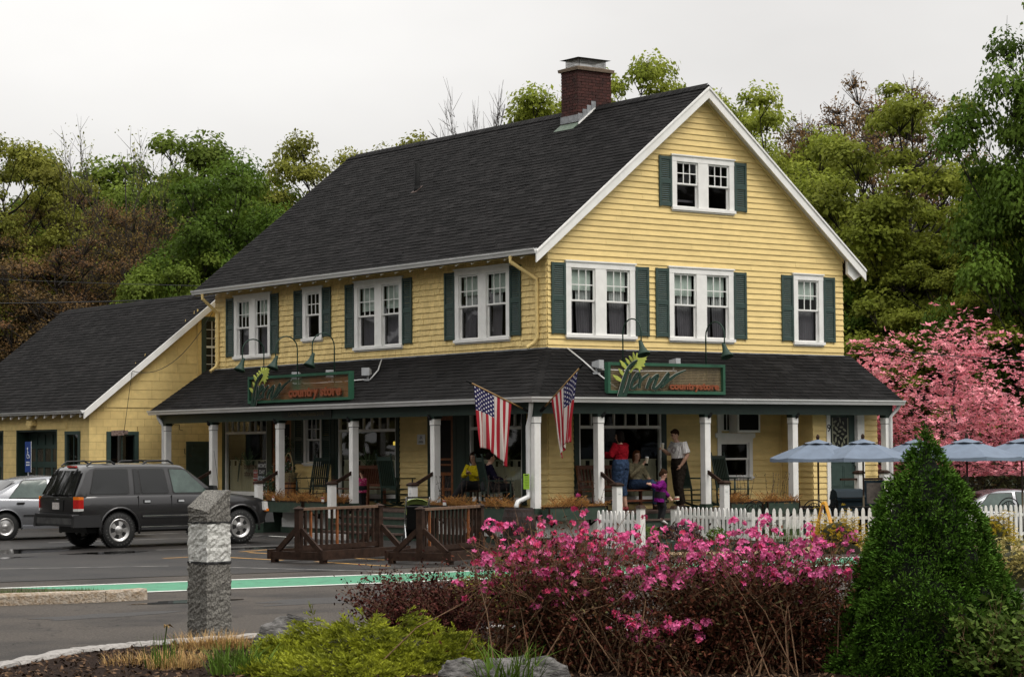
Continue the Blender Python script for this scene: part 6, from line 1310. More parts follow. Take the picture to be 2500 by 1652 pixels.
def car(t, p):
    """body shell lofted through stations; p holds tables along x (nose at +x)"""
    xs = p['xs']; half = []
    for x in xs:
        zb, ze, wb, we, cr = lerp_tab(p['zb'], x), lerp_tab(p['belt'], x), lerp_tab(p['wb'], x), lerp_tab(p['we'], x), lerp_tab(p['crown'], x)
        half.append([(0, zb), (wb*.86, zb), (wb*.97, zb+.04), (wb, zb+.10), (max(wb, we)*1.01, zb+(ze-zb)*.55), (we*1.0, ze-.06), (we*.965, ze-.005), (we*.80, ze+cr*.55), (we*.4, ze+cr*.95), (0, ze+cr)])
    n = len(half[0]); ring = []
    for h in half: ring.append([(y, z) for y, z in h]+[(-y, z) for y, z in h[1:-1][::-1]])
    W = len(ring[0]); vs = [(x, y, z) for x, rg in zip(xs, ring) for y, z in rg]; fs = [(i*W+j, i*W+(j+1) % W, (i+1)*W+(j+1) % W, (i+1)*W+j) for i in range(len(xs)-1) for j in range(W)]; fs += [tuple(range(W)), tuple(range((len(xs)-1)*W, len(xs)*W))[::-1]]
    b = MB(); b.add(vs, fs); me = b.mesh('body', [p['paint'], m_plast], True); fixn(me); o = put('body', me, None)
    cut = MB(); 
    for ax in p['axles']:
        for s in (-1, 1): cut.lathe([(.001, -.16), (p['arch'], -.16), (p['arch'], .20), (.001, .20)], 28, (ax, s*(p['hw']-.14), p['r']+.01), Matrix.Rotation(R(-90*s), 4, 'X'))
    cm = cut.mesh('cut', m_plast); fixn(cm); co = put('cut', cm); md = o.modifiers.new('arch', 'BOOLEAN'); md.object = co; md.operation = 'DIFFERENCE'; md.solver = 'EXACT'
    dg = bpy.context.evaluated_depsgraph_get(); dg.update(); nm = bpy.data.meshes.new_from_object(o.evaluated_get(dg)); o.modifiers.clear(); o.data = nm; bpy.data.objects.remove(co); o.parent = t
    nm.polygons.foreach_set('use_smooth', [True]*len(nm.polygons))
    em = o.modifiers.new('split', 'EDGE_SPLIT'); em.split_angle = R(38)
    # cabin
    gx = p['gx']; belt = lambda x: lerp_tab(p['belt'], x)-.02; roof = lambda x: lerp_tab(p['roof'], x); wB = lambda x: lerp_tab(p['we'], x)*.965; wR = p['wr']
    def ysurf(x, z): zt = p['zr']; f = min(1, max(0, (z-1.0*p['zbelt'])/(zt-p['zbelt']))); return wB(x)+(wR-wB(x))*f**1.15
    hv = []
    for x in gx:
        zt = roof(x); zb = belt(x); h = []
        for k in range(6): z = zb+(zt-.05-zb)*k/5 if zt-.05 > zb else zb+.001*k; h.append((ysurf(x, z), z))
        h += [(h[-1][0]-.05, max(zt-.012, zb+.006)), (h[-1][0]*.55, max(zt, zb+.008)+.012), (0, max(zt, zb+.01)+.018)]; hv.append(h+[(-y, z) for y, z in h[:-1][::-1]])
    W = len(hv[0]); vs = [(x, y, z) for x, rg in zip(gx, hv) for y, z in rg]; fs = [(i*W+j, i*W+j+1, (i+1)*W+j+1, (i+1)*W+j) for i in range(len(gx)-1) for j in range(W-1)]; fs += [tuple(range(W)), tuple(range((len(gx)-1)*W, len(gx)*W))[::-1]]
    b = MB(); b.add(vs, fs); cb = b.build('cabin', p['paint'], t, smooth=True); em = cb.modifiers.new('split', 'EDGE_SPLIT'); em.split_angle = R(30)
    for s in (-1, 1):
        for poly, m, nm_ in p['side_glass']:
            for q, off, mm, nn in ((1.0, .010, m, nm_), (1.10, .005, m_plast, 'window_seal')):
                cx = sum(a for a, c in poly)/len(poly); cz = sum(c for a, c in poly)/len(poly); k = len(poly); pts = []
                for i in range(k):                                           # rounded corners
                    A, B, Cc = Vector(poly[i-1]), Vector(poly[i]), Vector(poly[(i+1) % k])
                    for f in (0, .33, .67, 1): e = B.lerp(A, .10*(1-f)) if f < .5 else B.lerp(Cc, .10*f); pts.append(e if f in (0, 1) else e.lerp(B, .35))
                if q > 1: pts = [Vector((cx+(a.x-cx)*1.0+math.copysign(.018, a.x-cx), cz+(a.y-cz)+math.copysign(.018, a.y-cz))) for a in pts]
                b = MB(); ok = [(a.x, s*(ysurf(a.x, a.y)+off), a.y) for a in pts]; c0 = (cx, s*(ysurf(cx, cz)+off), cz); b.add(ok+[c0], [(i, (i+1) % len(ok), len(ok)) for i in range(len(ok))]); b.build(nn, mm, t, smooth=True)
    for (xa, za), (xb, zb_), wA, wB2, m, nm_ in p['end_glass']:
        b = MB(); nx, nz = (zb_-za), -(xb-xa); l = math.hypot(nx, nz); off = .014; sg = 1 if xa > 0 else -1; ox, oz = abs(nx)/l*off*sg, abs(nz)/l*off
        vs = []
        for i in range(7): f = -1+i/3; bow = .05*(1-f*f)*sg; vs += [(xa+ox+bow, f*wA, za+oz), (xb+ox+bow*.7, f*wB2, zb_+oz)]
        b.add(vs, [(2*i, 2*i+1, 2*i+3, 2*i+2) for i in range(6)]); b.build(nm_, m, t, smooth=True)
    for ax in p['axles']:
        for s in (-1, 1):
            wheel_into(t, ax, s*(p['hw']-.125), p['r'], .21, s, p['holes'], p.get('letters', False))
            a = MB(); pts = [(ax+(p['arch']+.012)*math.cos(R(q)), s*(p['hw']-.005), p['r']+.01+(p['arch']+.012)*math.sin(R(q))) for q in range(-12, 193, 12)]; a.tube(pts, p['flare'], 8, sq=.8); a.build('wheel_arch_flare', p['paint'], t, smooth=True)
    und = MB(); und.box(xs[0]+.35, -p['hw']+.28, p['r']*.85, xs[-1]-.3, p['hw']-.28, p['r']*1.6); und.build('underbody', m_plast, t)
def panel(t, P, poly, d0, d1, m, nm): b = MB(); b.prism(poly, P, d0, d1); return b.build(nm, m, t)
suv = thing('utility_vehicle', 'charcoal grey four door sport utility vehicle parked nose to the porch', 'car', (-6.89, 4.32, 0), R(1))
BELT = [(-2.36, 1.03), (-2.2, 1.05), (-1, 1.06), (.6, 1.05), (.95, 1.04), (1.5, 1.00), (1.9, .95), (2.1, .90), (2.22, .80)]
P_SUV = dict(paint=m_suv, xs=[-2.36, -2.30, -2.1, -1.85, -1.4, -.9, -.4, .1, .6, .85, 1.05, 1.4, 1.75, 2.0, 2.12, 2.20, 2.24], zb=[(-2.36, .62), (-2.30, .46), (-1.9, .40), (1.9, .38), (2.2, .44), (2.24, .50)], belt=BELT,
    wb=[(-2.36, .78), (-2.2, .86), (-1.8, .88), (1.6, .88), (2.0, .82), (2.24, .66)], we=[(-2.36, .76), (-2.2, .85), (-1.8, .875), (1.2, .875), (1.8, .83), (2.1, .76), (2.24, .62)], crown=[(-2.36, .0), (.7, .0), (.95, .05), (1.6, .06), (2.1, .03), (2.24, .0)],
    axles=(-1.40, 1.42), arch=.43, r=.365, hw=.885, gx=[-2.345, -2.30, -2.20, -2.08, -1.98, -1.85, -1.3, -.6, 0, .10, .25, .45, .65, .86, .93], roof=[(-2.345, 1.04), (-2.20, 1.32), (-2.08, 1.56), (-1.98, 1.64), (-1.85, 1.675), (-1, 1.70), (-.1, 1.685), (.10, 1.66), (.25, 1.57), (.86, 1.10), (.93, 1.05)], zbelt=1.05, zr=1.70, wr=.66, holes=5, flare=.030, letters=True,
    side_glass=[([(-2.04, 1.10), (-1.18, 1.10), (-1.15, 1.58), (-1.88, 1.58)], m_tglass, 'quarter_glass'), ([(-1.04, 1.10), (-.92, 1.10), (-.94, 1.58), (-1.02, 1.58)], m_tglass, 'door_glass'), ([(-.88, 1.10), (-.27, 1.10), (-.33, 1.58), (-.90, 1.58)], m_tglass, 'door_glass'), ([(-.15, 1.10), (.66, 1.10), (.16, 1.56), (-.20, 1.58)], m_cglass, 'door_glass')],
    end_glass=[((-2.335, 1.08), (-2.10, 1.56), .70, .60, m_tglass, 'rear_glass'), ((.84, 1.12), (.16, 1.62), .72, .58, m_cglass, 'windscreen')])
car(suv, P_SUV)
for s in (-1, 1):
    PSD = lambda a, d, z: (a, s*(.885+d), z)
    f = MB(); f.prism([(-.9, .60), (.95, .60), (.95, .66), (-.9, .66)], PSD, -.01, .022); f.build('side_moulding', m_suvl, suv); f = MB(); f.prism([(-.9, .635), (.95, .635), (.95, .648), (-.9, .648)], PSD, .0221, .026); f.build('moulding_strip', m_chrome, suv)
    f = MB(); f.prism([(-.93, .36), (.98, .36), (.98, .43), (-.93, .43)], PSD, -.06, .02); f.build('running_board', m_suvl, suv); f = MB(); f.prism([(-.93, .415), (.98, .415), (.98, .432), (-.93, .432)], PSD, .0201, .024); f.build('running_board_strip', m_chrome, suv)
    for x in (-.98, -.22, .82): f = MB(); f.prism([(x-.005, .48), (x+.005, .48), (x+.005, 1.05), (x-.005, 1.05)], PSD, -.02, .003); f.build('door_seam', m_plast, suv)
    for x in (-.86, -.08): f = MB(); f.prism([(x-.005, .90), (x+.15, .90), (x+.15, .97), (x-.005, .97)], PSD, -.01, .008); hd = f.build('door_handle', m_plast, suv); f = MB(); f.prism([(x+.01, .912), (x+.135, .912), (x+.135, .955), (x+.01, .955)], PSD, .008, .022); f.build('pull', m_grey, hd)
    f = MB(); f.add([(.62, s*.90, 1.08), (.78, s*.90, 1.08), (.78, s*1.06, 1.10), (.66, s*1.06, 1.10), (.62, s*.92, 1.24), (.74, s*.92, 1.24), (.74, s*1.05, 1.23), (.66, s*1.05, 1.23)], [(3,2,1,0),(4,5,6,7),(0,1,5,4),(1,2,6,5),(2,3,7,6),(3,0,4,7)]); f.build('mirror', m_plast, suv)
    b = MB(); b.add([(-2.355, s*.755, .76), (-2.30, s*.85, .76), (-2.21, s*.885, .77), (-2.355, s*.755, 1.05), (-2.30, s*.845, 1.05), (-2.21, s*.88, 1.04), (-2.355, s*.755, .81), (-2.30, s*.85, .81), (-2.21, s*.885, .81), (-2.355, s*.755, .99), (-2.30, s*.85, .99), (-2.21, s*.883, .99)], [(0,1,7,6),(1,2,8,7),(6,7,10,9),(7,8,11,10),(9,10,4,3),(10,11,5,4)]); b.m = [2, 2, 0, 0, 1, 1]; tl = b.build('tail_lamp', [m_tail, m_amber, m_lens], suv); so = tl.modifiers.new('t', 'SOLIDIFY'); so.thickness = .03; so.offset = 1
    b = MB(); b.add([(2.17, s*.60, .68), (2.12, s*.78, .68), (1.98, s*.845, .70), (2.19, s*.58, .84), (2.10, s*.77, .87), (1.98, s*.83, .88)], [(0,1,4,3),(1,2,5,4)]); b.m = [1, 1]; hl_ = b.build('head_lamp', [m_amber, m_lens], suv); q_ = MB(); q_.cbox((2.07, s*.80, .70), (.12, .06, .05)); q_.build('indicator_lamp', m_amber, hl_); so = hl_.modifiers.new('t', 'SOLIDIFY'); so.thickness = .05; so.offset = 0
    for x0, x1 in ((-1.98, -1.35), (-.75, -.02)):
        b = MB(); b.tube([(x0, s*.56, 1.66), (x0+.12, s*.56, 1.745), (x1-.12, s*.56, 1.755), (x1, s*.56, 1.69)], .02, 6); b.build('roof_rack', m_plast, suv)
b = MB(); b.bar((-1.45, -.56, 1.75), (-1.45, .56, 1.75), .05, .02); b.bar((-.35, -.56, 1.76), (-.35, .56, 1.76), .05, .02); b.build('roof_bar', m_plast, suv)
PR_ = lambda a, d, z: (-2.36-d, a, z)
b = MB(); b.prism([(-.84, .46), (.84, .46), (.80, .66), (-.80, .66)], PR_, -.10, .06); b.prism([(-.86, .66), (.86, .66), (.82, .70), (-.82, .70)], PR_, -.08, .08); bpx = b.build('rear_bumper', m_suvl, suv); b = MB(); b.prism([(-.78, .50), (.78, .50), (.78, .62), (-.78, .62)], PR_, .061, .066); b.build('bumper_face', mat('dull_bumper_metal', (.12, .12, .12), .35, .3, 6., metal=.6), bpx)
for s in (-1, 1): b = MB(); b.prism([(-2.44, .44), (-1.80, .44), (-1.85, .68), (-2.42, .68)], lambda a, d, z: (a, s*(.85+d), z), -.05, .055); b.build('bumper_side', m_suvl, suv)
panel(suv, PR_, [(-.30, .76), (.30, .76), (.33, .98), (-.33, .98)], -.01, .018, m_plast, 'plate_recess'); pl = panel(suv, PR_, [(-.15, .79), (.15, .79), (.15, .93), (-.15, .93)], .018, .026, m_plate, 'number_plate'); panel(suv, PR_, [(-.62, .72), (.62, .72), (.62, .735), (-.62, .735)], -.01, .010, m_plast, 'tailgate_seam'); panel(suv, PR_, [(-.055, .985), (.0, 1.005), (.055, .985), (0, .965)], .0, .026, m_chrome, 'badge')
b = MB(); b.bar((-2.36, .10, 1.10), (-2.27, -.38, 1.22), .02, .02); b.tube([(-2.36, .1, 1.06), (-2.39, .1, 1.10)], .025, 6); b.build('rear_wiper', m_plast, suv)
for y in (-.42, .42): b = MB(); b.bar((-2.10, y, 1.60), (-2.20, y*1.05, 1.50), .03, .03); b.build('glass_hinge', m_plast, suv)
b = MB(); b.bar((-2.02, -.18, 1.645), (-2.02, .18, 1.645), .05, .035); b.build('high_brake_lamp', m_tail, suv)
b = MB(); b.prism([(-.80, .44), (.80, .44), (.74, .64), (-.74, .64)], lambda a, d, z: (2.18+d, a, z), -.12, .10); b.build('front_bumper', m_suvl, suv); b = MB()
for k in range(5): b.prism([(-.50, .70+k*.03), (.50, .70+k*.03), (.50, .715+k*.03), (-.50, .715+k*.03)], lambda a, d, z: (2.22+d-(z-.7)*.12, a, z), -.02, .02)
b.build('grille', m_chrome, suv)
b = MB(); b.tube([(1.05, -.62, 1.08), (.92, -.62, 1.95)], .004, 5); b.tube([(1.05, -.62, 1.06), (1.045, -.62, 1.12)], .016, 6); b.build('aerial', m_plast, suv)

def sedan(t, paint):
    P = dict(paint=paint, xs=[-2.25, -2.18, -1.9, -1.5, -1.0, -.5, 0, .5, .9, 1.3, 1.7, 2.0, 2.15, 2.22], zb=[(-2.25, .48), (-2.1, .28), (1.9, .26), (2.22, .36)], belt=[(-2.25, .84), (-2.1, .90), (-1.5, .93), (-.5, .90), (.6, .88), (.9, .87), (1.6, .78), (2.05, .68), (2.22, .56)],
        wb=[(-2.25, .68), (-2.0, .80), (-1.5, .86), (1.5, .86), (2.0, .78), (2.22, .58)], we=[(-2.25, .66), (-2.0, .80), (-1.4, .85), (1.2, .85), (1.8, .78), (2.22, .55)], crown=[(-2.25, .0), (-1.6, .05), (-1.4, .0), (.8, .0), (1.1, .05), (2.0, .03), (2.22, 0)],
        axles=(-1.36, 1.34), arch=.36, r=.305, hw=.865, gx=[-1.72, -1.62, -1.3, -1.0, -.7, -.3, .1, .35, .6, .85, 1.1], roof=[(-1.72, .93), (-1.3, 1.15), (-1.0, 1.31), (-.7, 1.385), (-.3, 1.41), (.1, 1.39), (.35, 1.31), (.6, 1.17), (1.1, .87)], zbelt=.90, zr=1.41, wr=.60, holes=0, flare=.018,
        side_glass=[([(-1.28, .94), (-.38, .93), (-.36, 1.33), (-.90, 1.31)], glassmat('sedan_glass', (.55, .62, .58), .12), 'door_glass'), ([(-.26, .93), (.70, .92), (.16, 1.32), (-.26, 1.345)], MATS['sedan_glass'], 'door_glass')],
        end_glass=[((-1.60, .96), (-1.02, 1.31), .62, .52, m_tglass, 'rear_glass'), ((1.02, .91), (.30, 1.35), .68, .54, m_cglass, 'windscreen')])
    P['side_glass'] = [(a, m_cglass, c) for a, _, c in P['side_glass']]
    car(t, P)
    for s in (-1, 1):
        PSD = lambda a, d, z: (a, s*(.865+d), z)
        f = MB(); f.prism([(-.95, .535), (.95, .535), (.95, .565), (-.95, .565)], PSD, -.01, .018); f.build('side_moulding', m_plast, t); f = MB(); f.prism([(-.98, .25), (.98, .25), (.98, .31), (-.98, .31)], PSD, -.05, .012); f.build('sill', paint, t)
        for x in (-.32, .80): f = MB(); f.prism([(x-.004, .32), (x+.004, .32), (x+.004, .90), (x-.004, .90)], PSD, -.02, .003); f.build('door_seam', m_plast, t)
        for x in (-.22, -1.1): f = MB(); f.prism([(x, .80), (x+.16, .80), (x+.16, .84), (x, .84)], PSD, -.01, .028); f.build('door_handle', m_plast, t)
        f = MB(); f.cbox((.72, s*.97, .98), (.14, .16, .11)); f.build('mirror', paint, t)
        f = MB(); f.cbox((-2.2, s*.60, .78), (.10, .30, .14)); f.build('tail_lamp', m_tail, t); f = MB(); f.cbox((2.12, s*.55, .60), (.16, .28, .11)); f.build('head_lamp', m_lens, t)
sil = thing('sedan', 'silver four door sedan at the left edge behind the utility vehicle', 'car', (-6.95, 9.5, 0), R(-4)); sedan(sil, m_silver)
s2 = copy_tree(sil); s2.location = (12.6, -1.9, -.50); s2.rotation_euler = (0, 0, R(-28)); s2['label'] = 'silver car roof showing behind the picket fence at the right edge'; s2.name = 'sedan'

# ================================================================ people
m_skin = mat('skin', (.46, .27, .19), .55, .08, 12.); m_hairb = mat('brown_hair', (.030, .015, .008), .9, .4, 60., stretch=(3, 3, 1), spec=.05); m_hairr = mat('auburn_hair', (.08, .03, .012), .9, .4, 60., stretch=(3, 3, 1), spec=.05); m_hairk = mat('black_hair', (.008, .006, .005), .9, .4, 60., spec=.05)
m_denim = mat('blue_denim', (.030, .050, .095), .9, .3, 18., 1., 14, bdist=.05, spec=.05); m_wshoe = mat('white_shoe', (.60, .58, .56), .6); m_cup = mat('paper_cup', (.62, .55, .42), .6, .05, 5.); m_eye = mat('eye_dark', (.02, .015, .012), .3); m_lip = mat('lip', (.30, .10, .09), .6)
def loft(mb, secs, n=12):
    """closed tube through elliptical sections: (centre, radius_a, radius_b, axis_a)"""
    o = len(mb.v); k = len(secs)
    for i, (c, ra, rb, ax) in enumerate(secs):
        c = Vector(c); d = (Vector(secs[min(i+1, k-1)][0])-Vector(secs[max(i-1, 0)][0])).normalized(); a = Vector(ax); a = (a-d*a.dot(d)).normalized(); b = d.cross(a)
        for j in range(n): t = 2*math.pi*j/n; mb.v.append(tuple(c+a*math.cos(t)*ra+b*math.sin(t)*rb))
    for i in range(k-1):
        for j in range(n): j2 = (j+1) % n; mb.f.append((o+i*n+j, o+i*n+j2, o+(i+1)*n+j2, o+(i+1)*n+j)); mb.m.append(0)
    mb.f.append(tuple(o+j for j in reversed(range(n)))); mb.f.append(tuple(o+(k-1)*n+j for j in range(n))); mb.m += [0, 0]
def ell(mb, c, r, rot=None, n=12, m=9):
    c = Vector(c); o = len(mb.v)
    for i in range(m+1):
        p = math.pi*i/m
        for j in range(n):
            t = 2*math.pi*j/n; q = Vector((r[0]*max(math.sin(p), .02)*math.cos(t), r[1]*max(math.sin(p), .02)*math.sin(t), r[2]*math.cos(p)))
            if rot is not None: q = rot @ q
            mb.v.append(tuple(c+q))
    for i in range(m):
        for j in range(n): j2 = (j+1) % n; mb.f.append((o+i*n+j, o+(i+1)*n+j, o+(i+1)*n+j2, o+i*n+j2)); mb.m.append(0)
    mb.f.append(tuple(o+j for j in range(n))); mb.f.append(tuple(o+m*n+j for j in reversed(range(n)))); mb.m += [0, 0]
def fuse(mb, name, m, parent, vox=.012, smooth=4):
    """weld overlapping volumes into one continuous skin"""
    me = mb.mesh(name, m); fixn(me); o = put(name, me); r = o.modifiers.new('r', 'REMESH'); r.mode = 'VOXEL'; r.voxel_size = vox; r.use_smooth_shade = True
    s = o.modifiers.new('s', 'SMOOTH'); s.iterations = smooth; s.factor = .5; dg = bpy.context.evaluated_depsgraph_get(); dg.update(); nm = bpy.data.meshes.new_from_object(o.evaluated_get(dg)); o.modifiers.clear(); o.data = nm
    nm.polygons.foreach_set('use_smooth', [True]*len(nm.polygons)); nm.materials.clear(); nm.materials.append(m); o.parent = parent; return o
def hand_into(mb, wrist, d, side, curl, sc):
    """palm and five bent fingers growing from the wrist along d; side = thumb direction"""
    wrist, d, sd = Vector(wrist), Vector(d).normalized(), Vector(side); sd = (sd-d*sd.dot(d)).normalized(); nrm = d.cross(sd).normalized()
    loft(mb, [(wrist, .026*sc, .018*sc, sd), (wrist+d*.04*sc, .038*sc, .016*sc, sd), (wrist+d*.085*sc, .040*sc, .014*sc, sd)], 8)
    for k, (l, o_) in enumerate(((.070, .030), (.080, .010), (.075, -.010), (.058, -.029))):
        p = wrist+d*.08*sc+sd*o_*sc; a = curl; e1 = (d*math.cos(a)+nrm*math.sin(a)); e2 = (d*math.cos(2*a)+nrm*math.sin(2*a)); q = p+e1*l*.5*sc; mb.tube([p, q, q+e2*l*.5*sc], [.0095*sc, .009*sc, .007*sc], 6)
    p = wrist+d*.02*sc+sd*.028*sc; q = p+(d*.6+sd*.7).normalized()*.038*sc; mb.tube([p, q, q+(d*.9+sd*.1+nrm*math.sin(curl)*.5).normalized()*.032*sc], [.012*sc, .010*sc, .008*sc], 6)
def person(loc, rz, label, J, H, tops, bottoms, shoes, hair, hairm, sleeve='long', legs='long', fem=False, build=1., legb=1., hs=1.):
    """J: joint dict in local metres (x to the figure's left, -y forward, z up). One continuous body, clothes and hair on it."""
    t = thing('person', label, 'person', loc, R(rz)); k = H/1.75; V3 = Vector; J = {a: V3(b) for a, b in J.items()}
    body = MB(); ax = V3(J.get('hipax', (1, 0, 0))); sa = (J['shl']-J['shr']).normalized(); up_ = (J['neck']-J['pel']).normalized(); B = build
    hw_, cw = (.165, .150) if fem else (.150, .165)
    torso = lambda g: [(J['pel']-up_*.06*k, hw_*k*B+g, .105*k*B+g, ax), (J['pel']+up_*.04*k, hw_*k*B+g, .115*k*B+g, ax), (J['pel'].lerp(J['neck'], .32), (.130 if fem else .140)*k*B+g, .098*k*B+g, ax.lerp(sa, .4)), (J['pel'].lerp(J['neck'], .62), cw*k*B+g, .115*k*B+g, sa), (J['pel'].lerp(J['neck'], .84), cw*1.02*k*B+g, .10*k*B+g, sa), (J['pel'].lerp(J['neck'], .96), .085*k+g, .065*k+g, sa)]
    loft(body, torso(-.012), 14)
    J['head'] = J['head']-V3((0, 0, .028*k)); hd = J['head']; loft(body, [(J['neck']-up_*.04*k, .058*k, .055*k, sa), (hd-V3((0, 0, .10*k)), .050*k, .052*k, sa)], 10)
    fd = V3(J.get('face', (0, -1, 0))).normalized(); fz = V3((0, 0, 1)); fx = fd.cross(fz).normalized(); fz = fx.cross(fd); hr = Matrix((fx, -fd, fz)).transposed(); s_ = k*hs
    ell(body, hd+fz*.015*s_-fd*.008*s_, (.075*s_, .092*s_, .100*s_), hr); ell(body, hd+fd*.022*s_-fz*.055*s_, (.056*s_, .062*s_, .062*s_), hr); ell(body, hd+fd*.096*s_-fz*.02*s_, (.013*s_, .018*s_, .022*s_), hr); ell(body, hd+fd*.062*s_+fz*.025*s_, (.052*s_, .024*s_, .012*s_), hr)
    for sg in (-1, 1): ell(body, hd+fx*.077*s_*sg-fz*.005*s_, (.010*s_, .020*s_, .030*s_), hr)
    def limb(mb, pts, rs, g=0.): loft(mb, [(p, r_*k*B+g, r_*k*B+g, (1, .3, .2)) for p, r_ in zip(pts, rs)], 10)
    for sd in 'lr':
        sh, el, wr = J['sh'+sd], J['el'+sd], J['wr'+sd]; limb(body, [sh.lerp(el, -.05), sh.lerp(el, .25), el, el.lerp(wr, .25), wr], [.052, .045, .037, .038, .025]); hand_into(body, wr, wr-el if 'hd'+sd not in J else J['hd'+sd], V3((0, -1, .2)) if 'th'+sd not in J else J['th'+sd], J.get('curl'+sd, V3((.45, 0, 0))).x, k)
        hp, kn, an = J['hip'+sd], J['kn'+sd], J['an'+sd]; limb(body, [hp, hp.lerp(kn, .4), kn, kn.lerp(an, .35), an], [.086, .070, .050, .050, .034])
        ft = V3(J.get('ft'+sd, (0, -1, 0))).normalized(); loft(body, [(an-ft*.05*k+V3((0, 0, -.045*k)), .030*k, .030*k, (1, 0, 0)), (an+ft*.03*k+V3((0, 0, -.045*k)), .040*k, .036*k, (1, 0, 0)), (an+ft*.12*k+V3((0, 0, -.058*k)), .042*k, .022*k, (1, 0, 0)), (an+ft*.17*k+V3((0, 0, -.062*k)), .030*k, .016*k, (1, 0, 0))], 10)
    fuse(body, 'body', m_skin, t, .0115*max(k, .8))
    top = MB(); loft(top, (([(J['pel']-up_*.16*k, (hw_+.02)*k*B, .125*k*B, ax)] if J.get('tunic') else [])+torso(.010)[(0 if J.get('tunic') else 1):]), 14); tl = {'long': 1., 'short': .55}[sleeve]
    for sd in 'lr':
        sh, el, wr = J['sh'+sd], J['el'+sd], J['wr'+sd]; pts = [sh.lerp(el, -.08), sh.lerp(el, .3), el, el.lerp(wr, .45), el.lerp(wr, .96)] if tl == 1 else [sh.lerp(el, -.08), sh.lerp(el, .35), sh.lerp(el, .85)]
        limb(top, pts, [.060, .053, .046, .042, .033] if tl == 1 else [.062, .058, .060], .012)
    fuse(top, 'top', tops, t, .0125*max(k, .8))
    bot = MB(); loft(bot, [(c, a+.006, b+.006, x) for c, a, b, x in torso(.006)[:3]], 14); ll = {'long': 1., 'capri': .62}[legs]
    for sd in 'lr':
        hp, kn, an = J['hip'+sd], J['kn'+sd], J['an'+sd]; pts = [hp, hp.lerp(kn, .4), kn, kn.lerp(an, .4), kn.lerp(an, .95)] if ll == 1 else [hp, hp.lerp(kn, .4), kn, kn.lerp(an, .42)]; limb(bot, pts, [.096*legb, .082*legb, .064*legb, .058*legb, .056*legb] if ll == 1 else [.100, .088, .070, .062], .010*legb)
    fuse(bot, 'trousers', bottoms, t, .0125*max(k, .8))
    for sd in 'lr':
        an = J['an'+sd]; ft = V3(J.get('ft'+sd, (0, -1, 0))).normalized(); b = MB(); loft(b, [(an-ft*.065*k+V3((0, 0, -.042*k)), .034*k, .040*k, (1, 0, 0)), (an+ft*.02*k+V3((0, 0, -.042*k)), .044*k, .046*k, (1, 0, 0)), (an+ft*.11*k+V3((0, 0, -.055*k)), .048*k, .032*k, (1, 0, 0)), (an+ft*.185*k+V3((0, 0, -.064*k)), .034*k, .020*k, (1, 0, 0))], 12); b.build('shoe', shoes, t, smooth=True)
    h = MB()
    if hair:
        ell(h, hd+fz*.030*s_-fd*.022*s_, (.086*s_, .092*s_, .098*s_), hr); ell(h, hd+fz*.085*s_+fd*.035*s_, (.062*s_, .050*s_, .034*s_), hr)
        if hair == 'bob':
            for sg in (-1, 1): ell(h, hd+fx*.068*s_*sg-fz*.035*s_-fd*.025*s_, (.034*s_, .060*s_, .115*s_), hr)
            ell(h, hd-fz*.03*s_-fd*.06*s_, (.078*s_, .050*s_, .120*s_), hr)
        if hair == 'pony': ell(h, hd+fz*.085*s_-fd*.075*s_, (.036*s_, .040*s_, .036*s_), hr); ell(h, hd-fd*.07*s_-fz*.02*s_, (.06*s_, .045*s_, .07*s_), hr)
        fuse(h, 'hair', hairm, t, .011*max(k, .8), 2)
    e = MB()
    for sg in (-1, 1): ell(e, hd+fd*.083*s_+fx*.030*s_*sg+fz*.005*s_, (.011*s_, .006*s_, .006*s_), hr, 8, 5)
    for sg in (-1, 1): e.bar(hd+fd*.086*s_+fx*.018*s_*sg+fz*.028*s_, hd+fd*.078*s_+fx*.046*s_*sg+fz*.026*s_, .006*s_, .007*s_)
    e.build('eyes', m_eye, t); b = MB(); ell(b, hd+fd*.080*s_-fz*.058*s_, (.024*s_, .008*s_, .007*s_), hr, 8, 5); b.build('mouth', m_lip, t)
    return t
def cup(loc, label, tilt=0):
    t = thing('paper_cup', label, 'cup', loc); t.rotation_euler = (R(tilt), 0, 0); b = MB(); b.lathe([(.001, 0), (.030, 0), (.040, .12), (.001, .12)], 14); b.build('cup', m_cup, t, smooth=False); b = MB(); b.lathe([(.043, .118), (.043, .128), (.036, .140), (.001, .140)], 14); b.build('lid', m_wp, t)
STAND = dict(pel=(0, 0, .95), neck=(0, .0, 1.48), head=(0, -.03, 1.65), shl=(.18, 0, 1.42), shr=(-.18, 0, 1.42), hipl=(.09, 0, .92), hipr=(-.09, 0, .92), knl=(.10, -.02, .50), knr=(-.10, -.02, .50), anl=(.10, .02, .09), anr=(-.10, .02, .09))
# striped shirt with subtle vertical bands
m_shirt = mat('white_striped_shirt', (.80, .78, .75), .8, .1, 10., 1., 12, bdist=.05); mt_ = m_shirt.node_tree; wv = mt_.nodes.new('ShaderNodeTexWave'); wv.inputs['Scale'].default_value = 9; wv.inputs['Distortion'].default_value = 1.5; wv.bands_direction = 'X'; gm = mt_.nodes.new('ShaderNodeNewGeometry'); mt_.links.new(gm.outputs['Position'], wv.inputs['Vector']); mxn = mt_.nodes.new('ShaderNodeMix'); mxn.data_type = 'RGBA'; mxn.inputs[6].default_value = (.82, .80, .78, 1); mxn.inputs[7].default_value = (.42, .38, .40, 1); rpn = mt_.nodes.new('ShaderNodeMapRange'); rpn.inputs[1].default_value = .75; rpn.inputs[2].default_value = .98; mt_.links.new(wv.outputs['Fac'], rpn.inputs[0]); mt_.links.new(rpn.outputs[0], mxn.inputs[0]); mt_.links.new(mxn.outputs[2], mt_.nodes['Principled BSDF'].inputs['Base Color'])
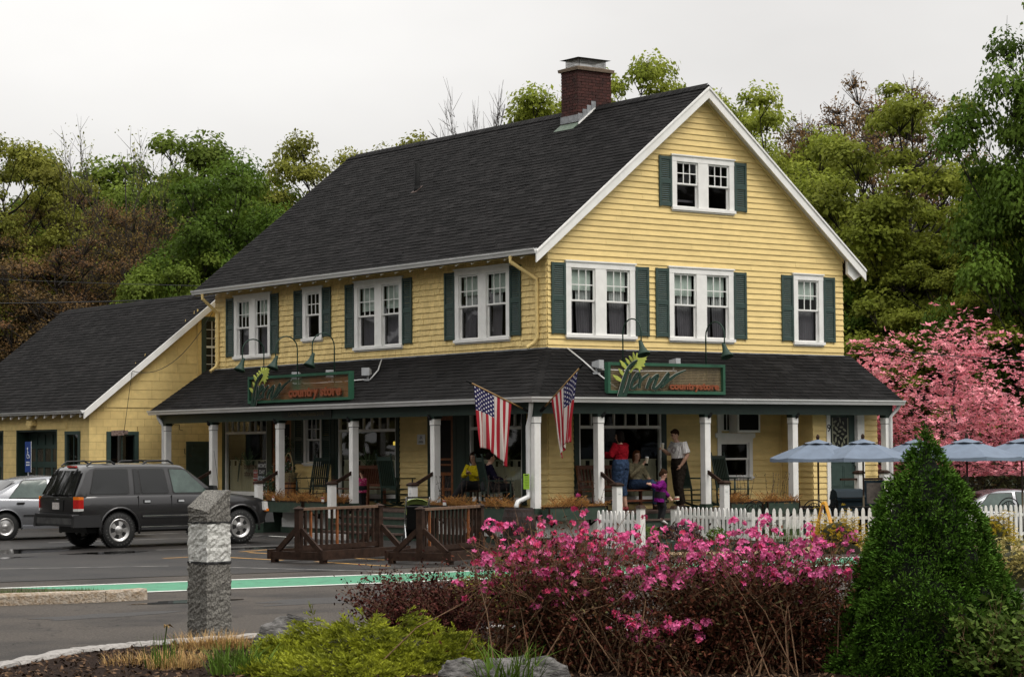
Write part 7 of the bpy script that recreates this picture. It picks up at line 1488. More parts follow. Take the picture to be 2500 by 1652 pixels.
# man: faces the picture's left, looking down, one hand in pocket, cup in the other
J = dict(STAND); J.update(head=(0, -.09, 1.635), face=(0, -1, -.45), neck=(0, -.02, 1.47), ell=(.25, .06, 1.16), wrl=(.19, -.06, .95), elr=(-.24, -.10, 1.18), wrr=(-.12, -.34, 1.30), hdr=(.3, -.7, .3), curlr=(.8, 0, 0), knl=(.10, -.06, .50), knr=(-.11, .02, .49), anr=(-.12, .10, .09))
person((2.97, -.78, DZ), -98, 'man in a white striped shirt and brown cargo trousers looking down at the steps', J, 1.75, m_shirt, mat('dark_brown_cargo', (.022, .017, .013), .85, .3, 20., 1., 14, bdist=.05, spec=.05), mat('brown_shoe', (.03, .018, .012), .5), 'short', m_hairb, sleeve='short', build=1.28)
cup((2.60, -.67, DZ+1.29), 'white paper coffee cup held by the man in the striped shirt')
# woman in red, back to the camera
J = dict(STAND); J.update(head=(.0, -.02, 1.60), face=(.1, -1, -.1), neck=(0, 0, 1.43), shl=(.175, 0, 1.38), shr=(-.175, 0, 1.38), ell=(.30, -.06, 1.17), wrl=(.22, -.28, 1.20), elr=(-.30, -.10, 1.16), wrr=(-.20, -.30, 1.22), knl=(.09, -.05, .48), anl=(.08, .06, .09), knr=(-.10, -.03, .48), anr=(-.16, .02, .09))
person((1.17, -.98, DZ), 200, 'woman in a red cardigan and blue cropped jeans standing with her back turned', J, 1.68, mat('red_cardigan', (.20, .006, .012), .9, .2, 20., 1., 14, bdist=.05, spec=.05), m_denim, mat('red_sandal', (.2, .02, .02), .6), 'bob', m_hairk, legs='capri', fem=True, build=1.42)
SIT = dict(pel=(0, .12, .50), neck=(0, .14, 1.02), head=(0, .08, 1.19), shl=(.17, .13, .96), shr=(-.17, .13, .96), hipl=(.09, .08, .50), hipr=(-.09, .08, .50), knl=(.12, -.34, .52), knr=(-.12, -.34, .52), anl=(.12, -.36, .09), anr=(-.12, -.36, .09), ell=(.24, .02, .72), wrl=(.10, -.18, .66), elr=(-.24, .02, .72), wrr=(-.10, -.18, .66))
J = dict(SIT); J.update(elr=(-.25, -.02, .74), wrr=(-.05, -.17, .98), hdr=(.4, -.2, .8), curlr=(.8, 0, 0), face=(-.35, -1, -.05), knl=(.14, -.36, .54), knr=(-.02, -.40, .58), anr=(.12, -.52, .24))
person((2.16, -.42, DZ), 5, 'woman in a beige jacket and jeans sitting on the bench with a paper cup', J, 1.68, mat('beige_jacket', (.24, .21, .13), .9, .15, 20., 1., 14, bdist=.05, spec=.05), m_denim, mat('brown_shoe', (.03, .018, .012), .5), 'bob', m_hairr, fem=True, build=1.18)
cup((2.19, -.62, DZ+1.00), 'white paper cup held by the woman on the bench', 10)
J = dict(SIT); J.update(elr=(-.25, -.02, .74), wrr=(-.04, -.20, .80), ell=(.25, -.02, .74), wrl=(.04, -.20, .80), face=(.15, -1, -.1), hdr=(.6, -.5, .5), hdl=(-.6, -.5, .5), neck=(0, .06, 1.0), head=(0, -.02, 1.17), shl=(.17, .06, .95), shr=(-.17, .06, .95), knl=(-.02, -.38, .58), anl=(-.20, -.50, .26))
person((-.42, 2.12, DZ), -68, 'person in a yellow zip jacket sitting on the porch under the left flag', J, 1.68, mat('yellow_jacket', (.58, .46, .015), .8, .12, 14., 1., 14, bdist=.05, spec=.1), mat('black_trousers', (.008, .008, .010), .85), mat('pale_shoe', (.30, .22, .2), .6), 'bob', m_hairb, fem=True, build=1.18)
b = MB(); b.add([(-.58, 2.06, 1.20), (-.66, 1.98, 1.22), (-.60, 2.10, 1.45), (-.66, 2.02, 1.45)], [(0, 1, 3, 2)]); 
b = MB(); b.box(-.24, -.20, 0, .24, .22, .44); t = thing('porch_chair', 'dark wooden seat under the person in the yellow jacket', 'chair', (-.42, 2.12, DZ), R(-68)); b = MB(); b.box(-.23, -.2, .40, .23, .24, .44); b.build('seat', m_brownw, t)
for x in (-.2, .2):
    for y in (-.17, .2): b = MB(); b.bar((x, y, 0), (x, y, .40), .04, .04); b.build('leg', m_brownw, t)
b = MB(); b.bar((-.2, .22, .75), (.2, .22, .75), .03, .12); b.bar((-.2, .22, .44), (-.2, .22, .8), .035, .035); b.bar((.2, .22, .44), (.2, .22, .8), .035, .035); b.build('back', m_brownw, t)
J = dict(SIT); J.update(face=(0, -1, -.05), neck=(0, .10, 1.0), head=(0, .05, 1.17))
person((-.78, .92, DZ), 70, 'person in a dark navy top sitting in the green rocking chair with back turned', J, 1.72, mat('navy_top', (.010, .008, .022), .9, .2, 20., 1., 14, bdist=.05, spec=.05), mat('black_trousers', (.008, .008, .010), .85), mat('brown_shoe', (.03, .018, .012), .5), 'short', m_hairk, build=1.2)
# girl in purple stepping down, seen from her left side
J = dict(STAND); J.update(head=(0, -.10, 1.53), face=(.1, -1, -.50), neck=(0, -.04, 1.36), pel=(0, .02, .88), shl=(.17, -.03, 1.30), shr=(-.17, -.03, 1.30), hipl=(.08, .02, .86), hipr=(-.08, .02, .86), knl=(.08, -.03, .48), anl=(.07, .03, .10), knr=(-.09, -.10, .56), anr=(-.09, .0, .22), ftr=(0, -1, -.45), elr=(-.26, .16, 1.16), wrr=(-.22, .36, 1.24), ell=(.24, -.16, 1.06), wrl=(.20, -.34, .86), tunic=(1, 0, 0))
J = {a: (tuple(c*.70 for c in b) if a[:2] not in ('fa', 'ft', 'hd', 'th') else b) for a, b in J.items()}; J['head'] = (J['head'][0], J['head'][1], J['head'][2]+.03)
girl = person((1.62, -1.74, .31), 68, 'girl in a purple fleece and black leggings stepping down the porch steps', J, 1.32, mat('purple_fleece', (.16, .012, .15), .95, .2, 20., 1., 14, bdist=.05, spec=.05), mat('black_trousers', (.008, .008, .010), .85), m_wshoe, 'pony', m_hairb, build=1.24, legb=.78, hs=1.15)

# toddler in a pink dotted coat beside the bench
m_dot = mat('pink_dotted_coat', (.48, .035, .15), .85, .1, 14., 1., 16, bdist=.04); nt_ = m_dot.node_tree; vo = nt_.nodes.new('ShaderNodeTexVoronoi'); vo.inputs['Scale'].default_value = 22; gm = nt_.nodes.new('ShaderNodeNewGeometry'); nt_.links.new(gm.outputs['Position'], vo.inputs['Vector']); ls = nt_.nodes.new('ShaderNodeMath'); ls.operation = 'LESS_THAN'; ls.inputs[1].default_value = .28; nt_.links.new(vo.outputs['Distance'], ls.inputs[0]); mq = nt_.nodes.new('ShaderNodeMix'); mq.data_type = 'RGBA'; mq.inputs[6].default_value = (.48, .035, .15, 1); mq.inputs[7].default_value = (.70, .38, .45, 1); nt_.links.new(ls.outputs[0], mq.inputs[0]); nt_.links.new(mq.outputs[2], nt_.nodes['Principled BSDF'].inputs['Base Color'])
J = dict(STAND); J.update(face=(.2, -1, -.1), ell=(.30, -.18, 1.22), wrl=(.26, -.42, 1.24), elr=(-.28, -.10, 1.16), wrr=(-.24, -.34, 1.14), tunic=(1, 0, 0))
J = {a: (tuple(c*.46 for c in b) if a[:2] not in ('fa', 'ft', 'hd', 'th') else b) for a, b in J.items()}; J['head'] = (0, -.02, J['head'][2]+.045)
person((-.98, 5.72, DZ), 200, 'toddler in a pink dotted coat standing at the red-brown bench', J, 1.0, m_dot, mat('black_trousers', (.008, .008, .010), .85), m_wshoe, 'short', m_hairb, build=1.3)

t = thing('snack_box', 'small yellow and red snack box in the girl in purple\'s hand', 'box', (2.02, -1.80, .84), R(20)); b = MB(); b.box(-.055, -.03, 0, .055, .03, .085); b.build('carton', m_cup, t); b = MB(); b.box(-.056, -.031, .02, .056, .031, .05); b.build('print_band', m_red, t)

# ================================================================ vegetation
m_bark = mat('grey_brown_bark', (.040, .032, .026), .95, .4, 6., .8, 30); m_barkd = mat('dark_bark', (.016, .012, .010), .95, .4, 6., .8, 30)
def leafmat(n, c, c2, am=.5, tr=.38): return mat(n, c, .62, .3, .55, attr='rnd', aamt=am, col2=c2, transl=tr, spec=.1, detail=3)
m_lA = leafmat('maple_leaf', (.085, .128, .015), (.150, .20, .030)); m_lB = leafmat('spring_leaf', (.160, .195, .022), (.26, .29, .042)); m_lO = leafmat('olive_leaf', (.160, .175, .026), (.24, .24, .042)); m_lC = leafmat('brown_bud', (.150, .090, .032), (.20, .15, .040)); m_lR = leafmat('red_brown_bud', (.155, .076, .034), (.19, .125, .048)); m_lD = leafmat('deep_leaf', (.058, .105, .011), (.105, .165, .021))
def tubes_np(P0, P1, R0, R1, n=4):
    """many tapered prisms at once"""
    P0, P1, R0, R1 = map(np.asarray, (P0, P1, R0, R1)); d = P1-P0; l = np.linalg.norm(d, axis=1)[:, None]+1e-9; d = d/l; ref = np.where(np.abs(d[:, 2:3]) > .9, np.array([[1., 0, 0]]), np.array([[0, 0, 1.]])); a = np.cross(d, ref); a /= np.linalg.norm(a, axis=1)[:, None]+1e-9; b = np.cross(d, a); V = []
    for P, Rr in ((P0, R0), (P1, R1)):
        for k in range(n): t = 2*math.pi*k/n; V.append(P+(a*math.cos(t)+b*math.sin(t))*Rr[:, None])
    V = np.stack(V, 1); N = len(P0); base = np.arange(N)[:, None]*(2*n); F = np.concatenate([np.stack([base[:, 0]+k, base[:, 0]+(k+1) % n, base[:, 0]+n+(k+1) % n, base[:, 0]+n+k], 1) for k in range(n)]); return V.reshape(-1, 3), F
def grow(seed, h=10., r=4., cb=.22, nl=22, ns=8, nt=4, prof='round', upw=.35, tw=.010, wander=.25):
    """trunk, limbs, branches, twigs as segments; returns segments and tips"""
    g = np.random.default_rng(seed); S = []; tips = []
    def line(pts, r0, r1):
        for i in range(len(pts)-1): f0, f1 = i/(len(pts)-1), (i+1)/(len(pts)-1); S.append((pts[i], pts[i+1], r0+(r1-r0)*f0, r0+(r1-r0)*f1))
    K = 9; tr_ = [np.array([0, 0, 0.])]; dr = np.zeros(2)
    for i in range(K): dr += g.normal(0, wander*.12, 2); tr_.append(np.array([dr[0]*i*.25, dr[1]*i*.25, h*.92*(i+1)/K]))
    R0 = .017*h; line(tr_, R0, .02)
    pr = {'round': lambda u: math.sqrt(max(.08, 1-((u-.50)/.54)**2)), 'oval': lambda u: math.sqrt(max(.06, 1-((u-.45)/.58)**2)), 'cone': lambda u: max(.1, 1-u*.85), 'vase': lambda u: .45+.55*math.sin(min(1, u*1.15)*1.9), 'flat': lambda u: math.sqrt(max(.03, 1-((u-.55)/.5)**2))}[prof]
    for i in range(nl):
        u = (i+g.uniform(0, 1))/nl; zt = h*(cb+(1-cb)*u*.97); az = i*2.39996+g.normal(0, .35); rr_ = r*pr(u)*g.uniform(.72, 1.05); e = np.array([math.cos(az)*rr_, math.sin(az)*rr_, zt]); zs = max(h*.10, zt-rr_*g.uniform(.55, 1.0)); ti = min(K-1, int(zs/(h*.92)*K)); f = zs/(h*.92)*K-ti; s = tr_[ti]*(1-f)+tr_[ti+1]*f; e[:2] += s[:2]*.5
        c = (s+e)/2+np.array([math.cos(az)*rr_*.12, math.sin(az)*rr_*.12, -rr_*.06*(1-upw)+rr_*.05]); c += g.normal(0, r*.06, 3); pts = [(1-t)**2*s+2*t*(1-t)*c+t*t*e for t in np.linspace(0, 1, 7)]; rl = R0*.42*(1-u*.55)*min(1, .35+rr_/r*.65); line(pts, rl, rl*.22); tips.append(e)
        for j in range(ns):
            t = g.uniform(.30, 1.0); p = (1-t)**2*s+2*t*(1-t)*c+t*t*e; d = (e-s)/np.linalg.norm(e-s)*.55+g.normal(0, .55, 3)+np.array([0, 0, upw]); d /= np.linalg.norm(d); l = r*g.uniform(.18, .42)*(1.15-.4*t); q = p+d*l*.5+g.normal(0, l*.08, 3); w_ = q+(d+np.array([0, 0, upw*.4])+g.normal(0, .25, 3))*l*.5; line([p, q, w_], rl*.35*(1.2-t), tw*.8); tips += [w_, q]
            for k in range(nt):
                t2 = g.uniform(.25, 1.); p2 = p+(w_-p)*t2; d2 = d*.6+g.normal(0, .6, 3)+np.array([0, 0, upw*.8]); d2 /= np.linalg.norm(d2); e2 = p2+d2*l*g.uniform(.3, .6); S.append((p2, e2, tw*.7, tw*.25)); tips.append(e2)
    return S, np.array(tips)
def wood_mesh(S, m, name='trunk'):
    big = [s for s in S if s[2] > .035]; sm = [s for s in S if s[2] <= .035]; Vs, Fs, o = [], [], 0
    for L_, n in ((big, 7), (sm, 3)):
        if not L_: continue
        V, F = tubes_np([s[0] for s in L_], [s[1] for s in L_], [s[2] for s in L_], [s[3] for s in L_], n); Vs.append(V); Fs.append(F+o); o += len(V)
    return npmesh(name, np.concatenate(Vs), np.concatenate(Fs), m)
def crown_mesh(tips, n, size, clump, m, seed, flat=.6, droop=0., ratio=.62):
    g = np.random.default_rng(seed); w_ = g.uniform(.3, 1.7, len(tips)); w_ /= w_.sum(); idx = g.choice(len(tips), n, p=w_); off = g.normal(0, 1, (n, 3)); off /= np.linalg.norm(off, axis=1)[:, None]; off *= (g.uniform(0, 1, n)**.45)[:, None]*clump; off[:, 2] *= flat
    c = tips[idx]+off; c[:, 2] -= droop*np.hypot(off[:, 0], off[:, 1]); nr = off/clump*.8+np.array([0, 0, .9]); V, F = leaf_quads(c, nr, size, g, ratio, .55); tone = g.random(len(tips))[idx]*.55+g.random(n)*.45; return npmesh('crown', V, F, m, tone)
PROTO = {}; PSZ = {}
def proto(k, wood, **q):
    S, tips = grow(q['seed'], q.get('h', 10.), q.get('r', 4.), q.get('cb', .2), q.get('nl', 22), q.get('ns', 8), q.get('nt', 4), q.get('prof', 'round'), q.get('upw', .35), q.get('tw', .010)); PROTO[k] = (wood_mesh(S, wood), crown_mesh(tips, q['n'], q['size'], q['clump'], q['leaf'], q['seed']+1, q.get('flat', .6), q.get('droop', 0.), q.get('ratio', .62)) if q.get('n') else None)
    ref = np.empty(len(PROTO[k][1 if PROTO[k][1] else 0].vertices)*3, dtype=np.float32); PROTO[k][1 if PROTO[k][1] else 0].vertices.foreach_get('co', ref); ref = ref.reshape(-1, 3); PSZ[k] = (np.percentile(ref[:, 2], 99.6), np.percentile(np.hypot(ref[:, 0], ref[:, 1]), 90))
def billow(k, seed, wood, leaf, h=10., r=4.2, cb=.16, nc=70, cr=(.16, .30), n=36000, size=.2, fill=.25, flat=.72, sparse=0., tw=3):
    """crown of overlapping leafy billows carried on limbs from one trunk"""
    g = np.random.default_rng(seed); S = []; K = 9; tr_ = [np.array([g.normal(0, .02*i), g.normal(0, .02*i), h*.80*i/K]) for i in range(K+1)]; R0 = .018*h
    for i in range(K): S.append((tr_[i], tr_[i+1], R0*(1-i/K*.85), R0*(1-(i+1)/K*.85)))
    C = []; Rr = []
    for i in range(nc):
        u = (i+.5)/nc; cz = 1-2*u*.86; az = i*2.39996+g.normal(0, .3); sr = math.sqrt(max(0, 1-cz*cz)); q = g.uniform(.62, 1.0) if g.random() > fill else g.uniform(.2, .6); rad = r*g.uniform(*cr)*(1.1-.25*abs(cz)); zc = h*(cb+(1-cb)*.5); hz = h*(1-cb)*.5; env = 1+.16*math.sin(az*3+seed)+.12*math.sin(az*5+cz*4)
        C.append(np.array([math.cos(az)*sr*(r-rad*.6)*q*env, math.sin(az)*sr*(r-rad*.6)*q*env, zc+cz*(hz-rad*.5)*(q if cz > 0 else 1.)])); Rr.append(rad)
    C = np.array(C); Rr = np.array(Rr)
    for c, rd in zip(C, Rr):
        zs = max(h*.08, min(c[2]-np.hypot(c[0], c[1])*.75, h*.78)); f = zs/(h*.80)*K; i = min(K-1, int(f)); s0 = tr_[i]+(tr_[i+1]-tr_[i])*(f-i); m1 = (s0+c)/2+np.array([c[0]*.10, c[1]*.10, -.05*h*.3])+g.normal(0, .12, 3); rl = R0*.30*(.5+rd/r); P = [(1-t)**2*s0+2*t*(1-t)*m1+t*t*c for t in np.linspace(0, 1, 6)]
        for j in range(5): S.append((P[j], P[j+1], rl*(1-j/5*.75), rl*(1-(j+1)/5*.75)))
        for _ in range(tw*3): d = g.normal(size=3); d[2] = abs(d[2])*.8; d /= np.linalg.norm(d); e = c+d*rd*g.uniform(.6, 1.02); S.append((P[4] if g.random() < .4 else c, e, .016, .006)); 
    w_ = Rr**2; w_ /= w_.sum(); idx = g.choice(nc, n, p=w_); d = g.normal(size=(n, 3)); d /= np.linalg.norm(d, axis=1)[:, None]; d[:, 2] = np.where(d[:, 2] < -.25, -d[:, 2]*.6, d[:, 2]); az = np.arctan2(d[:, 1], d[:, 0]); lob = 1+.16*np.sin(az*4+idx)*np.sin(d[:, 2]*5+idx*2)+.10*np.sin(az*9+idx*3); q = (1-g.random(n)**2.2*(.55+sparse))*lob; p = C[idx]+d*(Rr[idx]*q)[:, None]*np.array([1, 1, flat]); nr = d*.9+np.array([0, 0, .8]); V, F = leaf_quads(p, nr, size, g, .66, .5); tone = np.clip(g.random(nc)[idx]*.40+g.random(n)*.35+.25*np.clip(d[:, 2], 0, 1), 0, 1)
    PROTO[k] = (wood_mesh(S, wood), npmesh('crown', V, F, leaf, tone)); PSZ[k] = (np.percentile(p[:, 2], 99.7), np.percentile(np.hypot(p[:, 0], p[:, 1]), 93))
billow('A1', 11, m_barkd, m_lA, n=58000, size=.150, nc=64); billow('A2', 12, m_barkd, m_lD, n=60000, size=.145, nc=72, cb=.08)
billow('B1', 21, m_barkd, m_lB, n=56000, size=.128, nc=84, cr=(.13, .25), sparse=.25); billow('B2', 22, m_barkd, m_lO, n=54000, size=.128, nc=84, cr=(.12, .24), sparse=.3); billow('B3', 23, m_barkd, m_lB, n=70000, size=.128, nc=110, cr=(.11, .22), cb=.05, sparse=.25)
billow('C1', 31, m_bark, m_lC, n=30000, size=.090, nc=110, cr=(.13, .26), sparse=.45, tw=9, cb=.08); billow('C2', 32, m_bark, m_lR, n=30000, size=.090, nc=110, cr=(.12, .24), sparse=.45, tw=9)
proto('C3', m_bark, seed=33, n=3200, size=.11, clump=.30, leaf=m_lO, nl=26, ns=9, nt=8, cb=.25, prof='vase', upw=.9, tw=.015, flat=1.)
proto('D1', m_bark, seed=41, n=0, nl=26, ns=9, nt=9, cb=.30, prof='vase', upw=1.0, tw=.016)
def ray_pt(u, v, dep): return CAM + (RT*((u-1250)/5436.6) + UP*((826-v)/5436.6) + fw)*dep
def tree(k, u, top, hw_, dep, label, rot=0., mr=.72, cat='tree'):
    p = ray_pt(u, top, dep); h = p.z; t = thing('tree', label, cat, (p.x, p.y, gz(p.x, p.y)), R(rot), 'trees behind the store'); w_, c = PROTO[k]; zm, rm = PSZ[k]; h0 = h/zm; r0 = max(hw_*dep/5436.6*1.25/rm, h0*(.60 if k in ('D1', 'C3') else mr)); sc = (r0, r0, h0)
    put('trunk', w_, t, scale=sc)
    if c is not None: put('crown', c, t, scale=sc)
TREES = [('B2', 15, 330, 105, 80, 'olive green tree at the far left edge of the wood', 10), ('A1', 140, 372, 100, 92, 'bright green maple second from the left edge', 80), ('C3', 305, 312, 120, 80, 'tall wispy tree with bare pale twigs above the garage', 0),
 ('C1', 110, 485, 150, 82, 'brown budding tree behind the left part of the garage roof', 33), ('C2', 235, 465, 140, 84, 'reddish brown budding tree behind the middle of the garage roof', 120), ('C1', 0, 545, 130, 79, 'low brown budding tree cut by the left edge', 200), ('C1', 365, 530, 110, 80, 'brown budding tree left of the dark maple', 260),
 ('A1', 490, 332, 118, 92, 'round green maple standing highest left of the store roof', 150), ('A2', 565, 396, 160, 76, 'dense dark green maple beside the left end of the store roof', 20), ('A1', 455, 630, 120, 74, 'low green maple crown just above the garage ridge', 250), ('C2', 150, 600, 190, 77, 'brown thicket tree just above the garage ridge', 310),
 ('B2', 790, 330, 115, 95, 'olive tree showing over the left end of the store ridge', 45), ('B2', 960, 335, 95, 98, 'olive tree showing over the middle of the store ridge', 200), ('D1', 1180, 238, 95, 86, 'bare twiggy tree left of the chimney', 10), ('D1', 1290, 215, 75, 84, 'smaller bare twiggy tree close to the chimney', 100),
 ('B1', 1365, 205, 70, 90, 'yellow green tree half hidden by the chimney', 10), ('B1', 1530, 138, 85, 92, 'yellow green tree right of the chimney', 160), ('B1', 1650, 168, 85, 90, 'yellow green tree behind the gable peak', 300),
 ('B1', 1890, 205, 150, 82, 'yellow green tree right of the gable peak', 60), ('C2', 2005, 255, 95, 86, 'reddish budding tree between two green trees right of the gable', 20), ('C2', 2175, 186, 80, 94, 'reddish budding tree tip above the big spring green tree', 200), ('B3', 2205, 196, 175, 75, 'big spring green tree filling the right background', 100, .86),
 ('A2', 2560, -45, 150, 68, 'tall dark green maple at the right edge', 230, .54), ('B1', 2430, 440, 150, 76, 'green maple left below the tall maple at the right edge', 10), ('B1', 2085, 470, 140, 78, 'spring green tree just right of the gable eave', 280), ('B3', 2290, 600, 185, 70, 'low spring green tree behind the pink dogwood', 330), ('A2', 2085, 640, 110, 74, 'dark green tree beside the right wall of the store', 170), ('A1', 2480, 700, 150, 72, 'low dark green tree behind the dogwood at the right edge', 70)]
for a in TREES: tree(*a)
# far wood that closes the background, one mass
g = np.random.default_rng(77); N_ = 42000; uu = g.uniform(-300, 2800, N_); dd_ = g.uniform(100, 125, N_); hh = (g.uniform(0, 1, N_)**.8)*(11.5+2.*np.sin(uu*.013)+1.2*np.sin(uu*.041)); C_ = np.array([list(ray_pt(u, 1095, d))[:2]+[z] for u, d, z in zip(uu, dd_, hh)]); V, F = leaf_quads(C_, np.tile([0, -.4, .8], (N_, 1)), .62, g, .7, .6)
put('far_wood', npmesh('far_wood', V, F, leafmat('far_wood_leaf', (.050, .055, .018), (.085, .070, .026)), g.random(N_)), kind='stuff', label='dense far wood closing the view behind the trees', cat='wood')
# wood added out of view to shade the porch; it shows only in reflections
N_ = 19000; az = np.concatenate([g.uniform(R(100), R(215), N_//2), g.uniform(R(228), R(318), N_//2)]); ra = np.where(az < R(222), 40, 66)+g.uniform(0, 9, N_); hh = (g.uniform(0, 1, N_)**.9)*(21+2.5*np.sin(az*13)+1.5*np.sin(az*31)); C_ = np.stack([-4+ra*np.cos(az)*np.where(az < R(222), 1, 1), 2+ra*np.sin(az), hh], 1)
inv = np.array(cam.matrix_world.inverted()); Q = np.concatenate([C_, np.ones((N_, 1))], 1) @ inv.T; fr = np.abs(Q[:, 0]/np.minimum(Q[:, 2], -1e-3)) < .29; C_ = C_[~(fr & (Q[:, 2] < 0))]; V, F = leaf_quads(C_, np.tile([0, 0, .8], (len(C_), 1)), 1.5, g, .7, 1.2)
put('added_shade_wood', npmesh('added_shade_wood', V, F, MATS['far_wood_leaf'], g.random(len(C_))), kind='stuff', label='wood added across the road outside the picture to shade the porch', cat='wood')
# dark undergrowth along the foot of the trees
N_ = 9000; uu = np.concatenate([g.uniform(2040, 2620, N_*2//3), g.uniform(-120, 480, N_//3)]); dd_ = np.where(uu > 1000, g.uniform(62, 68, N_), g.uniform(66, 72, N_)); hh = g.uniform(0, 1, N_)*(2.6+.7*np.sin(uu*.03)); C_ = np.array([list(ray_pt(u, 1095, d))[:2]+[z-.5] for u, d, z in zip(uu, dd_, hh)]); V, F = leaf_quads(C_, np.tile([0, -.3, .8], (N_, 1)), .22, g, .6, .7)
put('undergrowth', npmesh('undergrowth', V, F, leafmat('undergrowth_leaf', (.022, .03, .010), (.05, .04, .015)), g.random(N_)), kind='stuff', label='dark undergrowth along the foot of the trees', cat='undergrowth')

# ---- pink dogwood
def flower_quads(c, nrm, size, g, petals=4, cup=.25):
    n = len(c); nr = nrm+g.normal(0, .35, (n, 3)); nr /= np.linalg.norm(nr, axis=1)[:, None]; a = np.cross(nr, g.normal(size=(n, 3))); a /= np.linalg.norm(a, axis=1)[:, None]; b = np.cross(nr, a); s = (np.ones(n)*size*g.uniform(.75, 1.25, n))[:, None]; out = []
    for k in range(petals):
        t = 2*math.pi*k/petals; d = a*math.cos(t)+b*math.sin(t); e = np.cross(nr, d); out.append(np.stack([c, c+d*s*.55+e*s*.36+nr*s*cup*.6, c+d*s+nr*s*cup, c+d*s*.55-e*s*.36+nr*s*cup*.6], 1))
    V = np.stack(out, 1).reshape(-1, 3); return V, np.arange(len(V)).reshape(-1, 4)
S, tips = grow(51, 5.0, 3.35, .22, 30, 9, 4, 'flat', .15, .008); p = ray_pt(2345, 1277, 56); dw = thing('dogwood_tree', 'pink flowering dogwood tree at the right of the store', 'tree', (p.x, p.y, gz(p.x, p.y)))
put('trunk', wood_mesh(S, m_barkd), dw); g = np.random.default_rng(52); m_dog = mat('dogwood_bract', (.66, .19, .255), .8, .2, 6., attr='rnd', aamt=.40, col2=(.84, .40, .43), transl=.3, spec=.1)
idx = g.integers(0, len(tips), 11500); off = g.normal(0, .26, (11500, 3))*np.array([1, 1, .24]); cc_ = tips[idx]+off; cc_ = cc_[cc_[:, 2] > 1.75]; V, F = flower_quads(cc_, np.tile([0, 0, 1.], (len(cc_), 1)), .085, g, 4); put('blossoms', npmesh('blossoms', V, F, m_dog, np.repeat(g.random(len(cc_)), 4)), dw, kind='stuff')
idx = g.integers(0, len(tips), 3000); cc_ = tips[idx]+g.normal(0, .3, (3000, 3)); V, F = leaf_quads(cc_, np.tile([0, 0, 1.], (3000, 1)), .09, g); put('leaves', npmesh('leaves', V, F, leafmat('dogwood_leaf', (.05, .04, .014), (.07, .06, .02)), g.random(3000)), dw, kind='stuff')

# ---- foreground shrubs
def stems_up(seed, n, rx, ry, h, spread=1., twig=3, r0=.008, base=.35, flat=.55):
    g = np.random.default_rng(seed); S = []; tips = []
    for i in range(n):
        b = np.array([g.normal(0, rx*base*.5), g.normal(0, ry*base*.5), 0.]); az = g.uniform(0, 6.283); q = g.uniform(0, 1)**.5; e = np.array([math.cos(az)*rx*q*spread, math.sin(az)*ry*q*spread, h*g.uniform(.58, 1.04)*math.sqrt(max(.15, 1-flat*q*q))]); m1 = b*.6+e*.4; m1[2] = e[2]*.55; pts = [b, m1+g.normal(0, .03, 3), b*.25+e*.75+g.normal(0, .03, 3)+np.array([0, 0, .02]), e]; rr_ = [r0, r0*.75, r0*.5, r0*.3]
        for k in range(3): S.append((pts[k], pts[k+1], rr_[k], rr_[k+1]))
        tips.append(e)
        for k in range(twig): t = g.uniform(.3, 1); j = min(2, int(t*3)); p0 = pts[j]+(pts[j+1]-pts[j])*(t*3-j); d = (e-b)/np.linalg.norm(e-b)*.5+g.normal(0, .55, 3)+np.array([0, 0, .35]); d /= np.linalg.norm(d); l = h*g.uniform(.12, .30); q2 = p0+d*l; S.append((p0, q2, r0*.45, r0*.2)); tips.append(q2)
    return S, np.array(tips)
m_stem = mat('shrub_stem', (.15, .085, .045), .9, .4, 20.); m_rl = mat('rhododendron_leaf', (.050, .016, .011), .7, .4, 8., attr='rnd', aamt=.75, col2=(.100, .036, .020), spec=.05); m_rg = mat('rhododendron_green_leaf', (.05, .06, .022), .55, .4, 8., attr='rnd', aamt=.6, col2=(.12, .06, .03), spec=.05)
m_pk = mat('pink_petal', (.60, .055, .22), .6, .15, 12., attr='rnd', aamt=.4, col2=(.76, .18, .40), transl=.2); m_pr = mat('rose_red_petal', (.52, .030, .10), .6, .15, 12., attr='rnd', aamt=.4, col2=(.62, .07, .18), transl=.15)
